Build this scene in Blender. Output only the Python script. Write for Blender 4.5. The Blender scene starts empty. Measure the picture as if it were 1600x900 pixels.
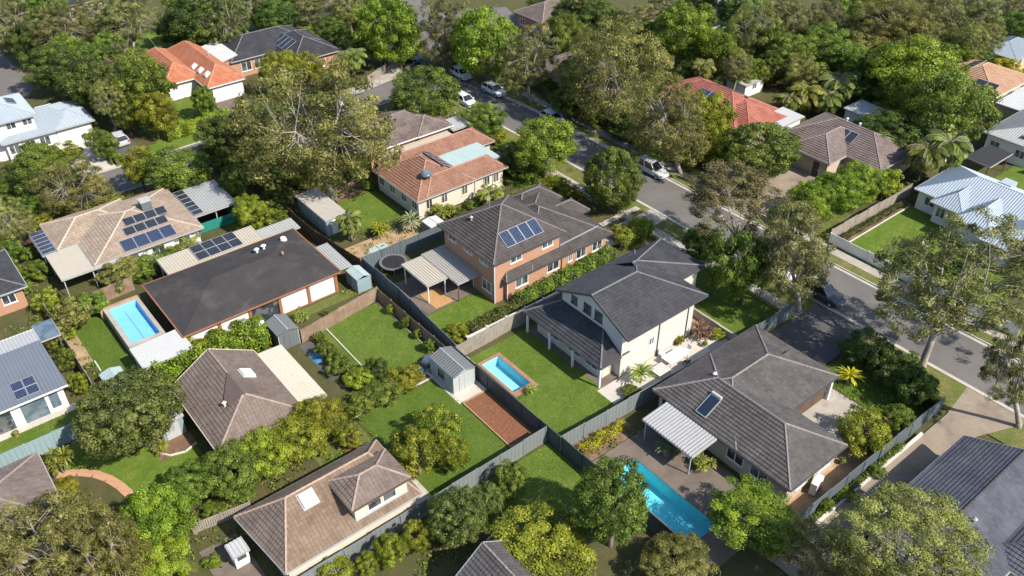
import bpy, math, random
import numpy as np
from mathutils import Vector, Matrix
S = bpy.context.scene
COL = S.collection
R = math.radians
# ------------------------------------------------------------------ camera, sky, sun, exposure
cd = bpy.data.cameras.new('camera'); cam = bpy.data.objects.new('camera', cd); COL.objects.link(cam)
cam.location = (0, 0, 55); cam.rotation_euler = (R(90 - 36.62), 0, R(51.1 - 90))
cd.sensor_width = 36; cd.lens = 1359 / 1600 * 36; cd.clip_end = 6000; cd.clip_start = 1
S.camera = cam
SUN_EL = 44.0; SUN_DIR = (0.30, -0.954)
wd = bpy.data.worlds.new('World'); S.world = wd; wd.use_nodes = True
nt = wd.node_tree; bg = nt.nodes['Background']
sky = nt.nodes.new('ShaderNodeTexSky'); sky.sky_type = 'NISHITA'; sky.sun_disc = False
sky.sun_elevation = R(SUN_EL); sky.sun_rotation = math.atan2(SUN_DIR[0], SUN_DIR[1])
sky.air_density = 1.0; sky.dust_density = 0.8; sky.ozone_density = 1.0
nt.links.new(sky.outputs[0], bg.inputs[0]); bg.inputs[1].default_value = 0.125
sl = bpy.data.lights.new('sun', 'SUN'); sun = bpy.data.objects.new('sun', sl); COL.objects.link(sun)
sl.energy = 4.6; sl.angle = R(0.55); sl.color = (1.0, 0.92, 0.80)
ce = math.cos(R(SUN_EL)); sd = Vector((SUN_DIR[0] * ce, SUN_DIR[1] * ce, math.sin(R(SUN_EL))))
sun.rotation_euler = sd.to_track_quat('Z', 'Y').to_euler(); sun.location = sd * 300
S.view_settings.view_transform = 'Standard'; S.view_settings.look = 'None'
S.view_settings.exposure = 0.78; S.view_settings.gamma = 1.0; S.view_settings.use_curve_mapping = False
S.render.engine = 'CYCLES'
cy = S.cycles; cy.max_bounces = 5; cy.diffuse_bounces = 3; cy.glossy_bounces = 2; cy.transmission_bounces = 3
cy.transparent_max_bounces = 8; cy.caustics_reflective = False; cy.caustics_refractive = False
cy.use_denoising = True; cy.use_adaptive_sampling = True; cy.adaptive_threshold = .02

# ------------------------------------------------------------------ materials
def nd(t, k, **kw):
    n = t.nodes.new(k)
    for a, b in kw.items(): setattr(n, a, b)
    return n
def math_n(t, op, a, b=None):
    n = nd(t, 'ShaderNodeMath', operation=op)
    for i, v in enumerate((a, b)):
        if v is None: continue
        if isinstance(v, (int, float)): n.inputs[i].default_value = v
        else: t.links.new(v, n.inputs[i])
    return n.outputs[0]
def mixc(t, f, a, b, mode='MIX'):
    n = nd(t, 'ShaderNodeMix', data_type='RGBA', blend_type=mode)
    for i, v in ((0, f), (6, a), (7, b)):
        if isinstance(v, (int, float)): n.inputs[i].default_value = v
        elif isinstance(v, tuple): n.inputs[i].default_value = (*v[:3], 1)
        else: t.links.new(v, n.inputs[i])
    return n.outputs[2]
def noise(t, vec, sc, det=4, rough=.6):
    n = nd(t, 'ShaderNodeTexNoise'); n.inputs['Scale'].default_value = sc; n.inputs['Detail'].default_value = det
    n.inputs['Roughness'].default_value = rough
    t.links.new(vec, n.inputs['Vector']); return n.outputs['Fac']
def ramp(t, f, *stops):
    n = nd(t, 'ShaderNodeValToRGB'); e = n.color_ramp.elements
    while len(e) < len(stops): e.new(.5)
    for q, (p, c) in zip(e, stops):
        q.position = p; q.color = (*c, 1) if isinstance(c, tuple) else (c, c, c, 1)
    t.links.new(f, n.inputs[0]); return n.outputs[0]
def base(name, rough=.8, metal=0.0, spec=.35):
    m = bpy.data.materials.new(name); m.use_nodes = True; t = m.node_tree
    p = t.nodes['Principled BSDF']; p.inputs['Roughness'].default_value = rough
    p.inputs['Metallic'].default_value = metal; p.inputs['Specular IOR Level'].default_value = spec
    return m, t, p
def pos(t): return nd(t, 'ShaderNodeNewGeometry').outputs['Position']
def bump(t, p, h, strength=.4, dist=.05):
    b = nd(t, 'ShaderNodeBump'); b.inputs['Strength'].default_value = strength; b.inputs['Distance'].default_value = dist
    t.links.new(h, b.inputs['Height']); t.links.new(b.outputs[0], p.inputs['Normal'])
def sc(c, k): return tuple(min(1, x * k) for x in c)
MATS = {}
def M(name, c, rough=.8, var=.25, scale=.6, fine=9.0, metal=0.0, spec=.35, bmp=.15, c2=None, patch=None):
    """plain weathered surface: two octaves of uneven tone, optional blotches of c2"""
    if name in MATS: return MATS[name]
    m, t, p = base(name, rough, metal, spec); v = pos(t)
    a = noise(t, v, scale, 5); b = noise(t, v, fine, 3)
    col = mixc(t, ramp(t, a, (.3, 0.0), (.7, 1.0)), sc(c, 1 - var), sc(c, 1 + var))
    col = mixc(t, math_n(t, 'MULTIPLY', b, .45), col, sc(c, 1 - var * .9))
    if c2: col = mixc(t, ramp(t, noise(t, v, patch or scale * .7, 6, .7), (.5, 0.0), (.68, 1.0)), col, c2)
    t.links.new(col, p.inputs['Base Color'])
    if bmp: bump(t, p, b, bmp, .03)
    MATS[name] = m; return m
def tile_mat(name, c, c2, light, tw=.30, th=.34, rough=.75, lich=.35, prof=.35):
    """tiled roof: per-tile tone from the tile's own cell, weather blotches, lichen, rolled profile"""
    m, t, p = base(name, rough, 0, .3)
    uv = nd(t, 'ShaderNodeUVMap').outputs[0]; sx = nd(t, 'ShaderNodeSeparateXYZ'); t.links.new(uv, sx.inputs[0])
    cv = math_n(t, 'FLOOR', math_n(t, 'DIVIDE', sx.outputs[1], th))
    off = 0.0
    us = math_n(t, 'ADD', math_n(t, 'DIVIDE', sx.outputs[0], tw), off)
    cu = math_n(t, 'FLOOR', us); fr = math_n(t, 'FRACT', us)
    cb = nd(t, 'ShaderNodeCombineXYZ'); t.links.new(cu, cb.inputs[0]); t.links.new(cv, cb.inputs[1])
    wn = nd(t, 'ShaderNodeTexWhiteNoise'); t.links.new(cb.outputs[0], wn.inputs['Vector'])
    v = pos(t)
    col = mixc(t, wn.outputs['Value'], c, c2)
    col = mixc(t, ramp(t, noise(t, v, .55, 6, .65), (.42, 0.0), (.72, 1.0)), col, mixc(t, .55, col, light))
    col = mixc(t, math_n(t, 'MULTIPLY', ramp(t, noise(t, v, 2.3, 5, .75), (.58, 0.0), (.7, 1.0)), lich), col, light)
    col = mixc(t, math_n(t, 'MULTIPLY', noise(t, v, 14, 3), .5), col, sc(c, .6))
    sv = nd(t, 'ShaderNodeCombineXYZ'); t.links.new(math_n(t, 'MULTIPLY', sx.outputs[0], 1.6), sv.inputs[0]); t.links.new(math_n(t, 'MULTIPLY', sx.outputs[1], .22), sv.inputs[1])
    col = mixc(t, math_n(t, 'MULTIPLY', ramp(t, noise(t, sv.outputs[0], 1.3, 5, .7), (.50, 0.0), (.70, 1.0)), .45), col, sc(c, .55))
    gr = math_n(t, 'LESS_THAN', fr, .13)
    col = mixc(t, math_n(t, 'MULTIPLY', gr, .35), col, sc(c, .4))
    t.links.new(col, p.inputs['Base Color'])
    h = math_n(t, 'ABSOLUTE', math_n(t, 'SUBTRACT', fr, .5))
    h = math_n(t, 'SUBTRACT', 1.0, math_n(t, 'POWER', math_n(t, 'MULTIPLY', h, 2.0), 3.0))
    bump(t, p, h, prof, .05); MATS[name] = m; return m
def metal_mat(name, c, rough=.6, var=.12, streak=.35):
    m, t, p = base(name, rough, .0, .25); v = pos(t)
    col = mixc(t, noise(t, v, .5, 5), sc(c, 1 - var), sc(c, 1 + var))
    col = mixc(t, math_n(t, 'MULTIPLY', ramp(t, noise(t, v, 1.8, 6, .7), (.5, 0.0), (.75, 1.0)), streak), col, sc(c, .62))
    oi = nd(t, 'ShaderNodeObjectInfo'); col = mixc(t, math_n(t, 'MULTIPLY', oi.outputs['Random'], .3), col, sc(c, .6))
    t.links.new(col, p.inputs['Base Color']); MATS[name] = m; return m
def foliage(name, dark, mid, pale_tone, hue=.045, trans=.40):
    m, t, p = base(name, .48, 0, .4)
    at = nd(t, 'ShaderNodeAttribute', attribute_name='tone')
    col = ramp(t, at.outputs['Fac'], (.1, dark), (.5, mid), (.92, pale_tone))  # random leaf tone, from dark through mid to pale
    oi = nd(t, 'ShaderNodeObjectInfo')
    hs = nd(t, 'ShaderNodeHueSaturation'); t.links.new(col, hs.inputs['Color'])
    t.links.new(math_n(t, 'ADD', math_n(t, 'MULTIPLY', oi.outputs['Random'], hue), .5 - hue / 2), hs.inputs['Hue'])
    t.links.new(math_n(t, 'ADD', math_n(t, 'MULTIPLY', oi.outputs['Random'], .4), .8), hs.inputs['Value'])
    t.links.new(hs.outputs[0], p.inputs['Base Color'])
    tr = nd(t, 'ShaderNodeBsdfTranslucent'); t.links.new(mixc(t, .6, hs.outputs[0], (.75, .9, .2), 'MULTIPLY'), tr.inputs[0])
    mx = nd(t, 'ShaderNodeMixShader'); mx.inputs[0].default_value = trans
    t.links.new(p.outputs[0], mx.inputs[1]); t.links.new(tr.outputs[0], mx.inputs[2])
    t.links.new(mx.outputs[0], t.nodes['Material Output'].inputs['Surface']); MATS[name] = m; return m
def grass(name, a, b, dry, amt=.5):
    m, t, p = base(name, .9, 0, .15); v = pos(t)
    col = mixc(t, ramp(t, noise(t, v, .38, 7, .7), (.40, 0.0), (.60, 1.0)), a, b)
    col = mixc(t, math_n(t, 'MULTIPLY', ramp(t, noise(t, v, .75, 7, .72), (.46, 0.0), (.66, 1.0)), amt), col, dry)
    col = mixc(t, ramp(t, noise(t, v, 7, 5, .8), (.35, 0.0), (.7, 1.0)), sc(a, .72), col)
    t.links.new(col, p.inputs['Base Color']); bump(t, p, noise(t, v, 16, 4, .8), .9, .06); MATS[name] = m; return m
def glass_mat(name, c=(.03, .04, .05), c2=(.25, .26, .26), amt=.35):
    """window glass seen from outside: dark room behind, a pale blind in part of it, glossy front"""
    m, t, p = base(name, .06, 0, .9); v = pos(t)
    col = mixc(t, math_n(t, 'MULTIPLY', ramp(t, noise(t, v, .9, 2), (.45, 0.0), (.52, 1.0)), amt), c, c2)
    t.links.new(col, p.inputs['Base Color']); MATS[name] = m; return m
def water_mat(name, tint):
    m = bpy.data.materials.new(name); m.use_nodes = True; t = m.node_tree; t.nodes.clear()
    o = nd(t, 'ShaderNodeOutputMaterial'); tr = nd(t, 'ShaderNodeBsdfTransparent'); tr.inputs[0].default_value = (*tint, 1)
    gl = nd(t, 'ShaderNodeBsdfGlossy'); gl.inputs['Roughness'].default_value = .04; fr = nd(t, 'ShaderNodeLayerWeight'); fr.inputs[0].default_value = .25
    b = nd(t, 'ShaderNodeBump'); b.inputs['Strength'].default_value = .25; b.inputs['Distance'].default_value = .05
    t.links.new(noise(t, pos(t), 2.2, 3), b.inputs['Height']); t.links.new(b.outputs[0], gl.inputs['Normal']); t.links.new(b.outputs[0], fr.inputs['Normal'])
    mx = nd(t, 'ShaderNodeMixShader'); t.links.new(math_n(t, 'ADD', math_n(t, 'MULTIPLY', math_n(t, 'POWER', fr.outputs['Facing'], 4.0), .5), .02), mx.inputs[0]); t.links.new(tr.outputs[0], mx.inputs[1]); t.links.new(gl.outputs[0], mx.inputs[2])
    t.links.new(mx.outputs[0], o.inputs[0]); MATS[name] = m; return m
def panel_mat(name, c, line, cell=.165, w=.07):
    """photovoltaic cells: dark squares between thin pale bus lines, in the panel's own metres"""
    m, t, p = base(name, .22, 0, .35)
    uv = nd(t, 'ShaderNodeUVMap').outputs[0]; sx = nd(t, 'ShaderNodeSeparateXYZ'); t.links.new(uv, sx.inputs[0])
    f = None
    for i in (0, 1):
        q = math_n(t, 'LESS_THAN', math_n(t, 'FRACT', math_n(t, 'DIVIDE', sx.outputs[i], cell)), w)
        f = q if f is None else math_n(t, 'MAXIMUM', f, q)
    col = mixc(t, f, mixc(t, noise(t, pos(t), 1.2, 2), sc(c, .7), sc(c, 1.3)), line)
    t.links.new(col, p.inputs['Base Color']); MATS[name] = m; return m
def brick_mat(name, a, b, mortar):
    m, t, p = base(name, .85, 0, .2)
    g = nd(t, 'ShaderNodeNewGeometry'); sx = nd(t, 'ShaderNodeSeparateXYZ'); t.links.new(g.outputs['Position'], sx.inputs[0])
    cb = nd(t, 'ShaderNodeCombineXYZ'); t.links.new(math_n(t, 'ADD', sx.outputs[0], sx.outputs[1]), cb.inputs[0]); t.links.new(sx.outputs[2], cb.inputs[1])
    br = nd(t, 'ShaderNodeTexBrick'); t.links.new(cb.outputs[0], br.inputs['Vector'])
    br.inputs['Scale'].default_value = 1.0; br.inputs['Brick Width'].default_value = .24; br.inputs['Row Height'].default_value = .086; br.inputs['Mortar Size'].default_value = .01
    br.inputs['Color1'].default_value = (*a, 1); br.inputs['Color2'].default_value = (*b, 1); br.inputs['Mortar'].default_value = (*mortar, 1)
    col = mixc(t, math_n(t, 'MULTIPLY', noise(t, g.outputs['Position'], .8, 5), .4), br.outputs['Color'], sc(a, .7))
    t.links.new(col, p.inputs['Base Color']); bump(t, p, br.outputs['Fac'], -.3, .01); MATS[name] = m; return m

TILE_CHAR = tile_mat('charcoal_tile', (.054, .047, .045), (.080, .070, .066), (.15, .13, .12), lich=.2)
TILE_SLATE = tile_mat('slate_tile', (.035, .035, .041), (.053, .053, .062), (.10, .10, .115), lich=.2)
TILE_GREYB = tile_mat('grey_brown_tile', (.066, .060, .060), (.100, .091, .090), (.18, .165, .16), lich=.25)
TILE_BROWN = tile_mat('brown_tile', (.125, .096, .080), (.185, .143, .120), (.26, .215, .185), lich=.3)
TILE_WARM = tile_mat('warm_brown_tile', (.150, .104, .074), (.235, .165, .115), (.32, .245, .18), lich=.35)
TILE_TERRA = tile_mat('terracotta_tile', (.20, .100, .068), (.29, .145, .098), (.36, .25, .19), lich=.3)
TILE_ORANGE = tile_mat('orange_tile', (.36, .125, .065), (.45, .17, .09), (.62, .33, .2), lich=.3)
TILE_RED = tile_mat('red_tile', (.28, .085, .06), (.36, .12, .085), (.55, .28, .2), lich=.25)
TILE_TAN = tile_mat('tan_tile', (.30, .235, .18), (.42, .335, .265), (.2, .16, .13), lich=.6)
TILE_DUST = tile_mat('dusty_brown_tile', (.13, .10, .092), (.20, .155, .14), (.28, .235, .21), lich=.4)
TILE_MUD = tile_mat('mottled_brown_tile', (.115, .085, .078), (.165, .125, .112), (.36, .32, .30), lich=.55)
TILE_NAVY = tile_mat('navy_tile', (.058, .062, .082), (.085, .09, .115), (.17, .175, .2), lich=.15)
TILE_TANB = tile_mat('tan_brown_tile', (.33, .19, .12), (.44, .27, .17), (.5, .36, .26), lich=.3)
def cap_of(m):
    k = m.name + '_cap'
    if k in MATS: return MATS[k]
    n = m.node_tree.nodes; c = CAPC.get(m.name, (.2, .18, .17)); return M(k, c, .85, .2, 1.5, 12)
CAPC = dict(charcoal_tile=(.16, .145, .135), slate_tile=(.14, .14, .15), grey_brown_tile=(.21, .19, .18), brown_tile=(.29, .225, .195), warm_brown_tile=(.36, .26, .20), terracotta_tile=(.36, .2, .14), orange_tile=(.45, .22, .14), red_tile=(.36, .16, .12), tan_tile=(.46, .38, .30), dusty_brown_tile=(.25, .205, .185), mottled_brown_tile=(.22, .18, .165), navy_tile=(.17, .175, .2), tan_brown_tile=(.44, .31, .22))
FELT = M('black_roof_felt', (.040, .037, .038), .95, .22, .5, 22, bmp=.5, c2=(.065, .058, .056), patch=.35)
MET_BLUE = metal_mat('pale_blue_steel', (.30, .355, .405)); MET_ICE = metal_mat('ice_blue_steel', (.36, .42, .48))
MET_STEEL = metal_mat('blue_grey_steel', (.19, .25, .34)); MET_WHITE = metal_mat('white_steel', (.43, .44, .45), streak=.2)
MET_CREAM = metal_mat('cream_steel', (.44, .40, .33), streak=.3); MET_GREY = metal_mat('grey_steel', (.36, .37, .37))
CB_PALE = metal_mat('pale_shed_steel', (.40, .43, .43), .5, .1, .25); MET_AWN = metal_mat('pale_awning_steel', (.33, .335, .34), streak=.4); MET_WEATH = metal_mat('weathered_steel', (.34, .325, .295), streak=.6); MET_DGREY = metal_mat('dark_grey_steel', (.13, .145, .15)); MET_AQUA = metal_mat('aqua_flat_roof', (.34, .44, .44), .6)
MET_DARK = metal_mat('dark_awning_cloth', (.03, .032, .036), .8); MET_GREYB = metal_mat('slate_blue_steel', (.145, .17, .21))
BRICK_OR = brick_mat('orange_brick', (.36, .170, .095), (.43, .215, .125), (.45, .36, .28))
BRICK_RED = brick_mat('red_brick', (.40, .16, .09), (.46, .2, .11), (.40, .32, .26))
BRICK_BLONDE = brick_mat('blonde_brick', (.50, .34, .20), (.56, .40, .25), (.48, .42, .34))
REN_CREAM = M('cream_render', (.54, .49, .40), .85, .08); REN_WHITE = M('white_render', (.64, .63, .61), .85, .06)
REN_PALE = M('pale_stone_render', (.50, .485, .455), .85, .08); REN_TAN = M('tan_render', (.44, .37, .29), .85, .1)
PAINT_W = M('white_paint', (.66, .66, .65), .5, .05); PAINT_G = M('grey_gutter_paint', (.33, .33, .33), .5, .08)
PAINT_D = M('dark_gutter_paint', (.07, .07, .075), .5, .1); PAINT_C = M('cream_paint', (.62, .56, .45), .5, .06)
RUST = M('orange_timber_trim', (.27, .112, .05), .7, .15); ALU = M('aluminium', (.6, .61, .62), .35, .05, metal=.6)
GLASS = glass_mat('window_glass'); GLASS_SKY = glass_mat('roof_glass', (.08, .12, .16), (.2, .25, .28), .4)
CARGLASS = glass_mat('car_glass', (.015, .018, .022), (.03, .03, .035), .3)
PV_BLUE = panel_mat('blue_solar_cells', (.014, .026, .062), (.16, .18, .24)); PV_BLACK = panel_mat('black_solar_cells', (.022, .025, .034), (.10, .11, .13), .33, .04)
COLLECT = M('collector_glass', (.016, .026, .045), .2, .1, spec=.4, bmp=0); PV_STRIPE = panel_mat('striped_solar_cells', (.035, .045, .08), (.14, .15, .2), .33, .05)
CONC = M('weathered_concrete', (.36, .33, .29), .9, .18, .5, 6, c2=(.25, .225, .2)); CONC_W = M('pale_concrete', (.46, .43, .385), .9, .12, .5, 6, c2=(.42, .39, .34))
CONC_B = M('brown_stained_concrete', (.25, .205, .16), .9, .2, .4, 5, c2=(.15, .122, .098)); KERB = M('kerb_concrete', (.40, .37, .33), .9, .15, .8, 6)
ASPH = M('asphalt', (.115, .108, .102), .92, .14, .25, 24, bmp=.3, c2=(.14, .132, .125), patch=.12); MATS.pop('asphalt')
def asphalt_mat():
    m, t, p = base('asphalt', .92, 0, .25); v = pos(t)
    col = mixc(t, ramp(t, noise(t, v, .22, 6, .65), (.35, 0.0), (.65, 1.0)), (.098, .093, .089), (.140, .132, .125))
    col = mixc(t, math_n(t, 'MULTIPLY', ramp(t, noise(t, v, .7, 6, .75), (.55, 0.0), (.72, 1.0)), .35), col, (.080, .076, .073))
    vo = nd(t, 'ShaderNodeTexVoronoi', feature='DISTANCE_TO_EDGE'); vo.inputs['Scale'].default_value = .33; w = nd(t, 'ShaderNodeVectorMath', operation='ADD')
    nz = nd(t, 'ShaderNodeTexNoise'); nz.inputs['Scale'].default_value = .8; t.links.new(v, nz.inputs['Vector']); t.links.new(v, w.inputs[0]); t.links.new(nz.outputs['Color'], w.inputs[1]); t.links.new(w.outputs[0], vo.inputs['Vector'])
    cr = math_n(t, 'MULTIPLY', math_n(t, 'LESS_THAN', vo.outputs['Distance'], .010), ramp(t, noise(t, v, .12, 3), (.48, 0.0), (.58, 1.0)))
    col = mixc(t, math_n(t, 'MULTIPLY', cr, .45), col, (.04, .039, .038)); col = mixc(t, math_n(t, 'MULTIPLY', noise(t, v, 26, 3), .4), col, (.17, .16, .15))
    t.links.new(col, p.inputs['Base Color']); bump(t, p, noise(t, v, 30, 3), .3, .02); MATS['asphalt'] = m; return m
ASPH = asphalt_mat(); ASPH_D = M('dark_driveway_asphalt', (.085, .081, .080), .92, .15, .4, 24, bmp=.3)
PAVE = M('brown_paving', (.15, .12, .10), .85, .2, .6, 5, c2=(.105, .085, .072)); POOL_AL = M('pale_aqua_plaster', (.30, .64, .74), .6, .1, .8, 3); BRICKPAVE = brick_mat('brick_paving', (.42, .22, .13), (.48, .28, .17), (.4, .3, .22))
BARK = M('red_bark_mulch', (.20, .085, .042), .95, .4, 5, 14, bmp=1.0, c2=(.115, .055, .034), patch=9); COPING = M('orange_brown_coping', (.29, .165, .10), .8, .2, 1.5, 8); SOIL = M('garden_soil', (.15, .095, .06), .95, .3, 1, 10, bmp=.8, c2=(.24, .16, .1))
SAND = M('sandy_soil', (.34, .235, .14), .95, .25, 1, 10, bmp=.6); TIMBER_O = M('orange_decking', (.40, .235, .10), .8, .15)
TIM = M('weathered_timber', (.24, .165, .115), .9, .25, 1.2, 14, c2=(.30, .24, .19)); TIM_D = M('dark_timber', (.105, .07, .05), .9, .25, 1.2, 14)
TIM_G = M('grey_timber', (.27, .235, .2), .9, .25, 1.2, 14); CB_BLUE = metal_mat('blue_grey_fence_steel', (.105, .13, .145), .5, .1, .2); CB_DARK = metal_mat('slate_fence_steel', (.075, .092, .10), .5, .1, .2)
CB_GREY = metal_mat('pale_grey_fence_steel', (.18, .20, .205), .5, .1, .2); CB_TEAL = metal_mat('pale_teal_fence_steel', (.24, .33, .36), .5, .1, .2)
SHADE = M('teal_shade_cloth', (.015, .19, .16), .8, .15); BLUETARP = M('blue_tarpaulin', (.05, .20, .36), .5, .2); WHITETARP = M('pale_tarpaulin', (.55, .58, .62), .6, .1)
POOL_AQ = M('aqua_pool_plaster', (.20, .64, .70), .6, .12, .8, 3); POOL_LB = M('light_blue_pool_liner', (.23, .50, .74), .6, .05)
WATER = water_mat('pool_water', (.86, .97, .99)); WATER_D = water_mat('deep_pool_water', (.76, .95, .98)); RUBBER = M('black_rubber', (.02, .02, .022), .8, .1)
WOOD_P = M('pale_bark', (.32, .285, .245), .9, .3, 1.2, 8, c2=(.20, .165, .14), patch=1.1); WOOD_G = M('grey_bark', (.25, .21, .175), .9, .25, 1.2, 8); WOOD_D = M('brown_bark', (.11, .08, .058), .95, .25, 2, 10)
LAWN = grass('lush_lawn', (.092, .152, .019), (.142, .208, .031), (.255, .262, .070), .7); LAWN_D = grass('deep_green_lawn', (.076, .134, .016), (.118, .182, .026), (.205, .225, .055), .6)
LAWN_P = grass('pale_green_lawn', (.095, .165, .018), (.155, .228, .032), (.29, .28, .075), .8); VERGE = grass('verge_grass', (.115, .145, .035), (.17, .185, .05), (.30, .22, .12), 1.0)  # first mix has a paler green and more dry patches
EARTH = grass('rough_ground', (.075, .085, .030), (.115, .105, .045), (.17, .115, .070), 1.0)
FOL = dict(
 olive=((.070, .078, .018), (.205, .200, .054), (.420, .390, .125)), olivey=((.082, .086, .017), (.245, .232, .050), (.480, .425, .112)),
 khaki=((.090, .092, .018), (.255, .236, .050), (.480, .425, .104)), brownish=((.088, .082, .024), (.235, .205, .066), (.450, .385, .140)),
 pinkish=((.13, .085, .045), (.27, .19, .10), (.44, .29, .19)), mid=((.052, .082, .009), (.165, .208, .023), (.345, .385, .050)),
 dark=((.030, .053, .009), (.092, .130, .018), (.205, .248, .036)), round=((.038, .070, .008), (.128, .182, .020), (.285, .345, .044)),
 bright=((.060, .104, .007), (.205, .275, .018), (.400, .470, .038)), lime=((.092, .110, .007), (.285, .305, .020), (.520, .510, .050)),
 sage=((.048, .073, .012), (.145, .182, .032), (.305, .338, .075)), weepmat=((.034, .068, .008), (.120, .188, .018), (.270, .360, .040)),
 citrus=((.080, .100, .008), (.245, .255, .020), (.600, .455, .036)), yellow=((.17, .13, .006), (.44, .35, .014), (.66, .52, .022)),
 palm=((.070, .095, .011), (.205, .232, .030), (.410, .405, .070)), silver=((.10, .12, .04), (.26, .275, .12), (.44, .445, .22)), bronze=((.08, .045, .03), (.21, .11, .07), (.39, .25, .14)),
 blade=((.095, .155, .018), (.148, .215, .030), (.255, .290, .062)))
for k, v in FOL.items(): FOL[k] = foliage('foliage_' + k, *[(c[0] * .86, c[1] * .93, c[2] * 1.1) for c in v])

# ------------------------------------------------------------------ mesh helpers
class MB:
    def __init__(s): s.v = []; s.f = []; s.m = []; s.uv = []
    def face(s, pts, m=0, uv=None):
        n = len(s.v); s.v.extend([tuple(p) for p in pts]); s.f.append(tuple(range(n, n + len(pts)))); s.m.append(m); s.uv.append(uv)
    def mesh(s, pts, faces, m=0):
        n = len(s.v); s.v.extend([tuple(p) for p in pts])
        for f in faces: s.f.append(tuple(n + i for i in f)); s.m.append(m); s.uv.append(None)
    def box(s, x0, x1, y0, y1, z0, z1, m=0):
        s.mesh([(x0, y0, z0), (x1, y0, z0), (x1, y1, z0), (x0, y1, z0), (x0, y0, z1), (x1, y0, z1), (x1, y1, z1), (x0, y1, z1)],
               [(3, 2, 1, 0), (4, 5, 6, 7), (0, 1, 5, 4), (1, 2, 6, 5), (2, 3, 7, 6), (3, 0, 4, 7)], m)
    def beam(s, p, q, w, h, m=0, up=Vector((0, 0, 1))):
        p = Vector(p); q = Vector(q); d = (q - p).normalized(); a = d.cross(up)
        if a.length < 1e-4: a = Vector((1, 0, 0))
        a.normalize(); b = a.cross(d).normalized(); a = a * w / 2; b = b * h / 2
        s.mesh([p - a - b, p + a - b, p + a + b, p - a + b, q - a - b, q + a - b, q + a + b, q - a + b],
               [(0, 1, 2, 3), (7, 6, 5, 4), (0, 4, 5, 1), (1, 5, 6, 2), (2, 6, 7, 3), (3, 7, 4, 0)], m)
    def tube(s, pts, rad, n=6, m=0, cap=True):
        rings = []; P = [Vector(p) for p in pts]; b0 = len(s.v)
        for i, p in enumerate(P):
            d = (P[min(i + 1, len(P) - 1)] - P[max(i - 1, 0)]).normalized()
            a = d.cross(Vector((0, 0, 1)) if abs(d.z) < .9 else Vector((1, 0, 0))).normalized(); b = d.cross(a)
            r = rad[i] if isinstance(rad, (list, tuple)) else rad
            for k in range(n):
                t = 2 * math.pi * k / n; s.v.append(tuple(p + a * (math.cos(t) * r) + b * (math.sin(t) * r)))
        for i in range(len(P) - 1):
            for k in range(n):
                k2 = (k + 1) % n
                s.f.append((b0 + i * n + k, b0 + i * n + k2, b0 + (i + 1) * n + k2, b0 + (i + 1) * n + k)); s.m.append(m); s.uv.append(None)
        if cap:
            s.f.append(tuple(b0 + k for k in reversed(range(n)))); s.m.append(m); s.uv.append(None)
            e = b0 + (len(P) - 1) * n; s.f.append(tuple(e + k for k in range(n))); s.m.append(m); s.uv.append(None)
    def disc(s, c, r, z, n=16, m=0, rx=None):
        s.face([(c[0] + math.cos(2 * math.pi * k / n) * r, c[1] + math.sin(2 * math.pi * k / n) * (rx or r), z) for k in range(n)], m)
    def data(s, name, mats, smooth=False):
        me = bpy.data.meshes.new(name); me.from_pydata(s.v, [], s.f)
        for m in (mats if isinstance(mats, (list, tuple)) else [mats]): me.materials.append(m)
        if any(s.m): me.polygons.foreach_set('material_index', s.m)
        if any(u is not None for u in s.uv):
            ul = me.uv_layers.new(name='UVMap'); flat = []
            for f, u in zip(s.f, s.uv):
                for i in range(len(f)): flat.extend(u[i] if u else (0.0, 0.0))
            ul.data.foreach_set('uv', flat)
        if smooth: me.polygons.foreach_set('use_smooth', [True] * len(s.f))
        me.update(); return me
    def build(s, name, mats, parent=None, smooth=False, loc=None):
        """link as one mesh object; vertices given in world metres are made relative to the parent (or to loc)"""
        o = Vector(loc) if loc is not None else (ORG.get(parent.name, Vector()) if parent else Vector())
        if o.length: s.v = [(a - o.x, b - o.y, c - o.z) for a, b, c in s.v]
        ob = bpy.data.objects.new(name, s.data(name, mats, smooth)); COL.objects.link(ob)
        if parent: ob.parent = parent; ORG[ob.name] = o
        else:
            ob.location = o; ORG[ob.name] = o
        return ob
ORG = {}
def tag(o, label, cat=None, group=None, kind=None):
    o['label'] = label
    if cat: o['category'] = cat
    if group: o['group'] = group
    if kind: o['kind'] = kind
    return o
def thing(name, label, cat, loc=(0, 0, 0), group=None):
    o = bpy.data.objects.new(name, None); COL.objects.link(o); o.location = loc; o.empty_display_size = .3
    ORG[o.name] = Vector(loc); return tag(o, label, cat, group)
def inst(name, me, parent, p, rz=0, rot=None, scale=None):
    """a part sharing mesh data, at world point p"""
    o = bpy.data.objects.new(name, me); COL.objects.link(o)
    off = ORG.get(parent.name, Vector()) if parent else Vector()
    o.location = Vector(p) - off
    if rot is not None: o.rotation_euler = rot
    else: o.rotation_euler = (0, 0, rz)
    if scale: o.scale = scale
    if parent: o.parent = parent
    return o
def struct(name, mb, mat, label): 
    o = mb.build(name, mat); return tag(o, label, kind='structure')
def sheet(name, rects, z, mat, label, polys=(), thick=0):
    mb = MB()
    for x0, x1, y0, y1 in rects:
        if thick: mb.box(x0, x1, y0, y1, z - thick, z)
        else: mb.face([(x0, y0, z), (x1, y0, z), (x1, y1, z), (x0, y1, z)])
    for p in polys: mb.face([(a, b, z) for a, b in p])
    return struct(name, mb, mat, label)

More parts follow.
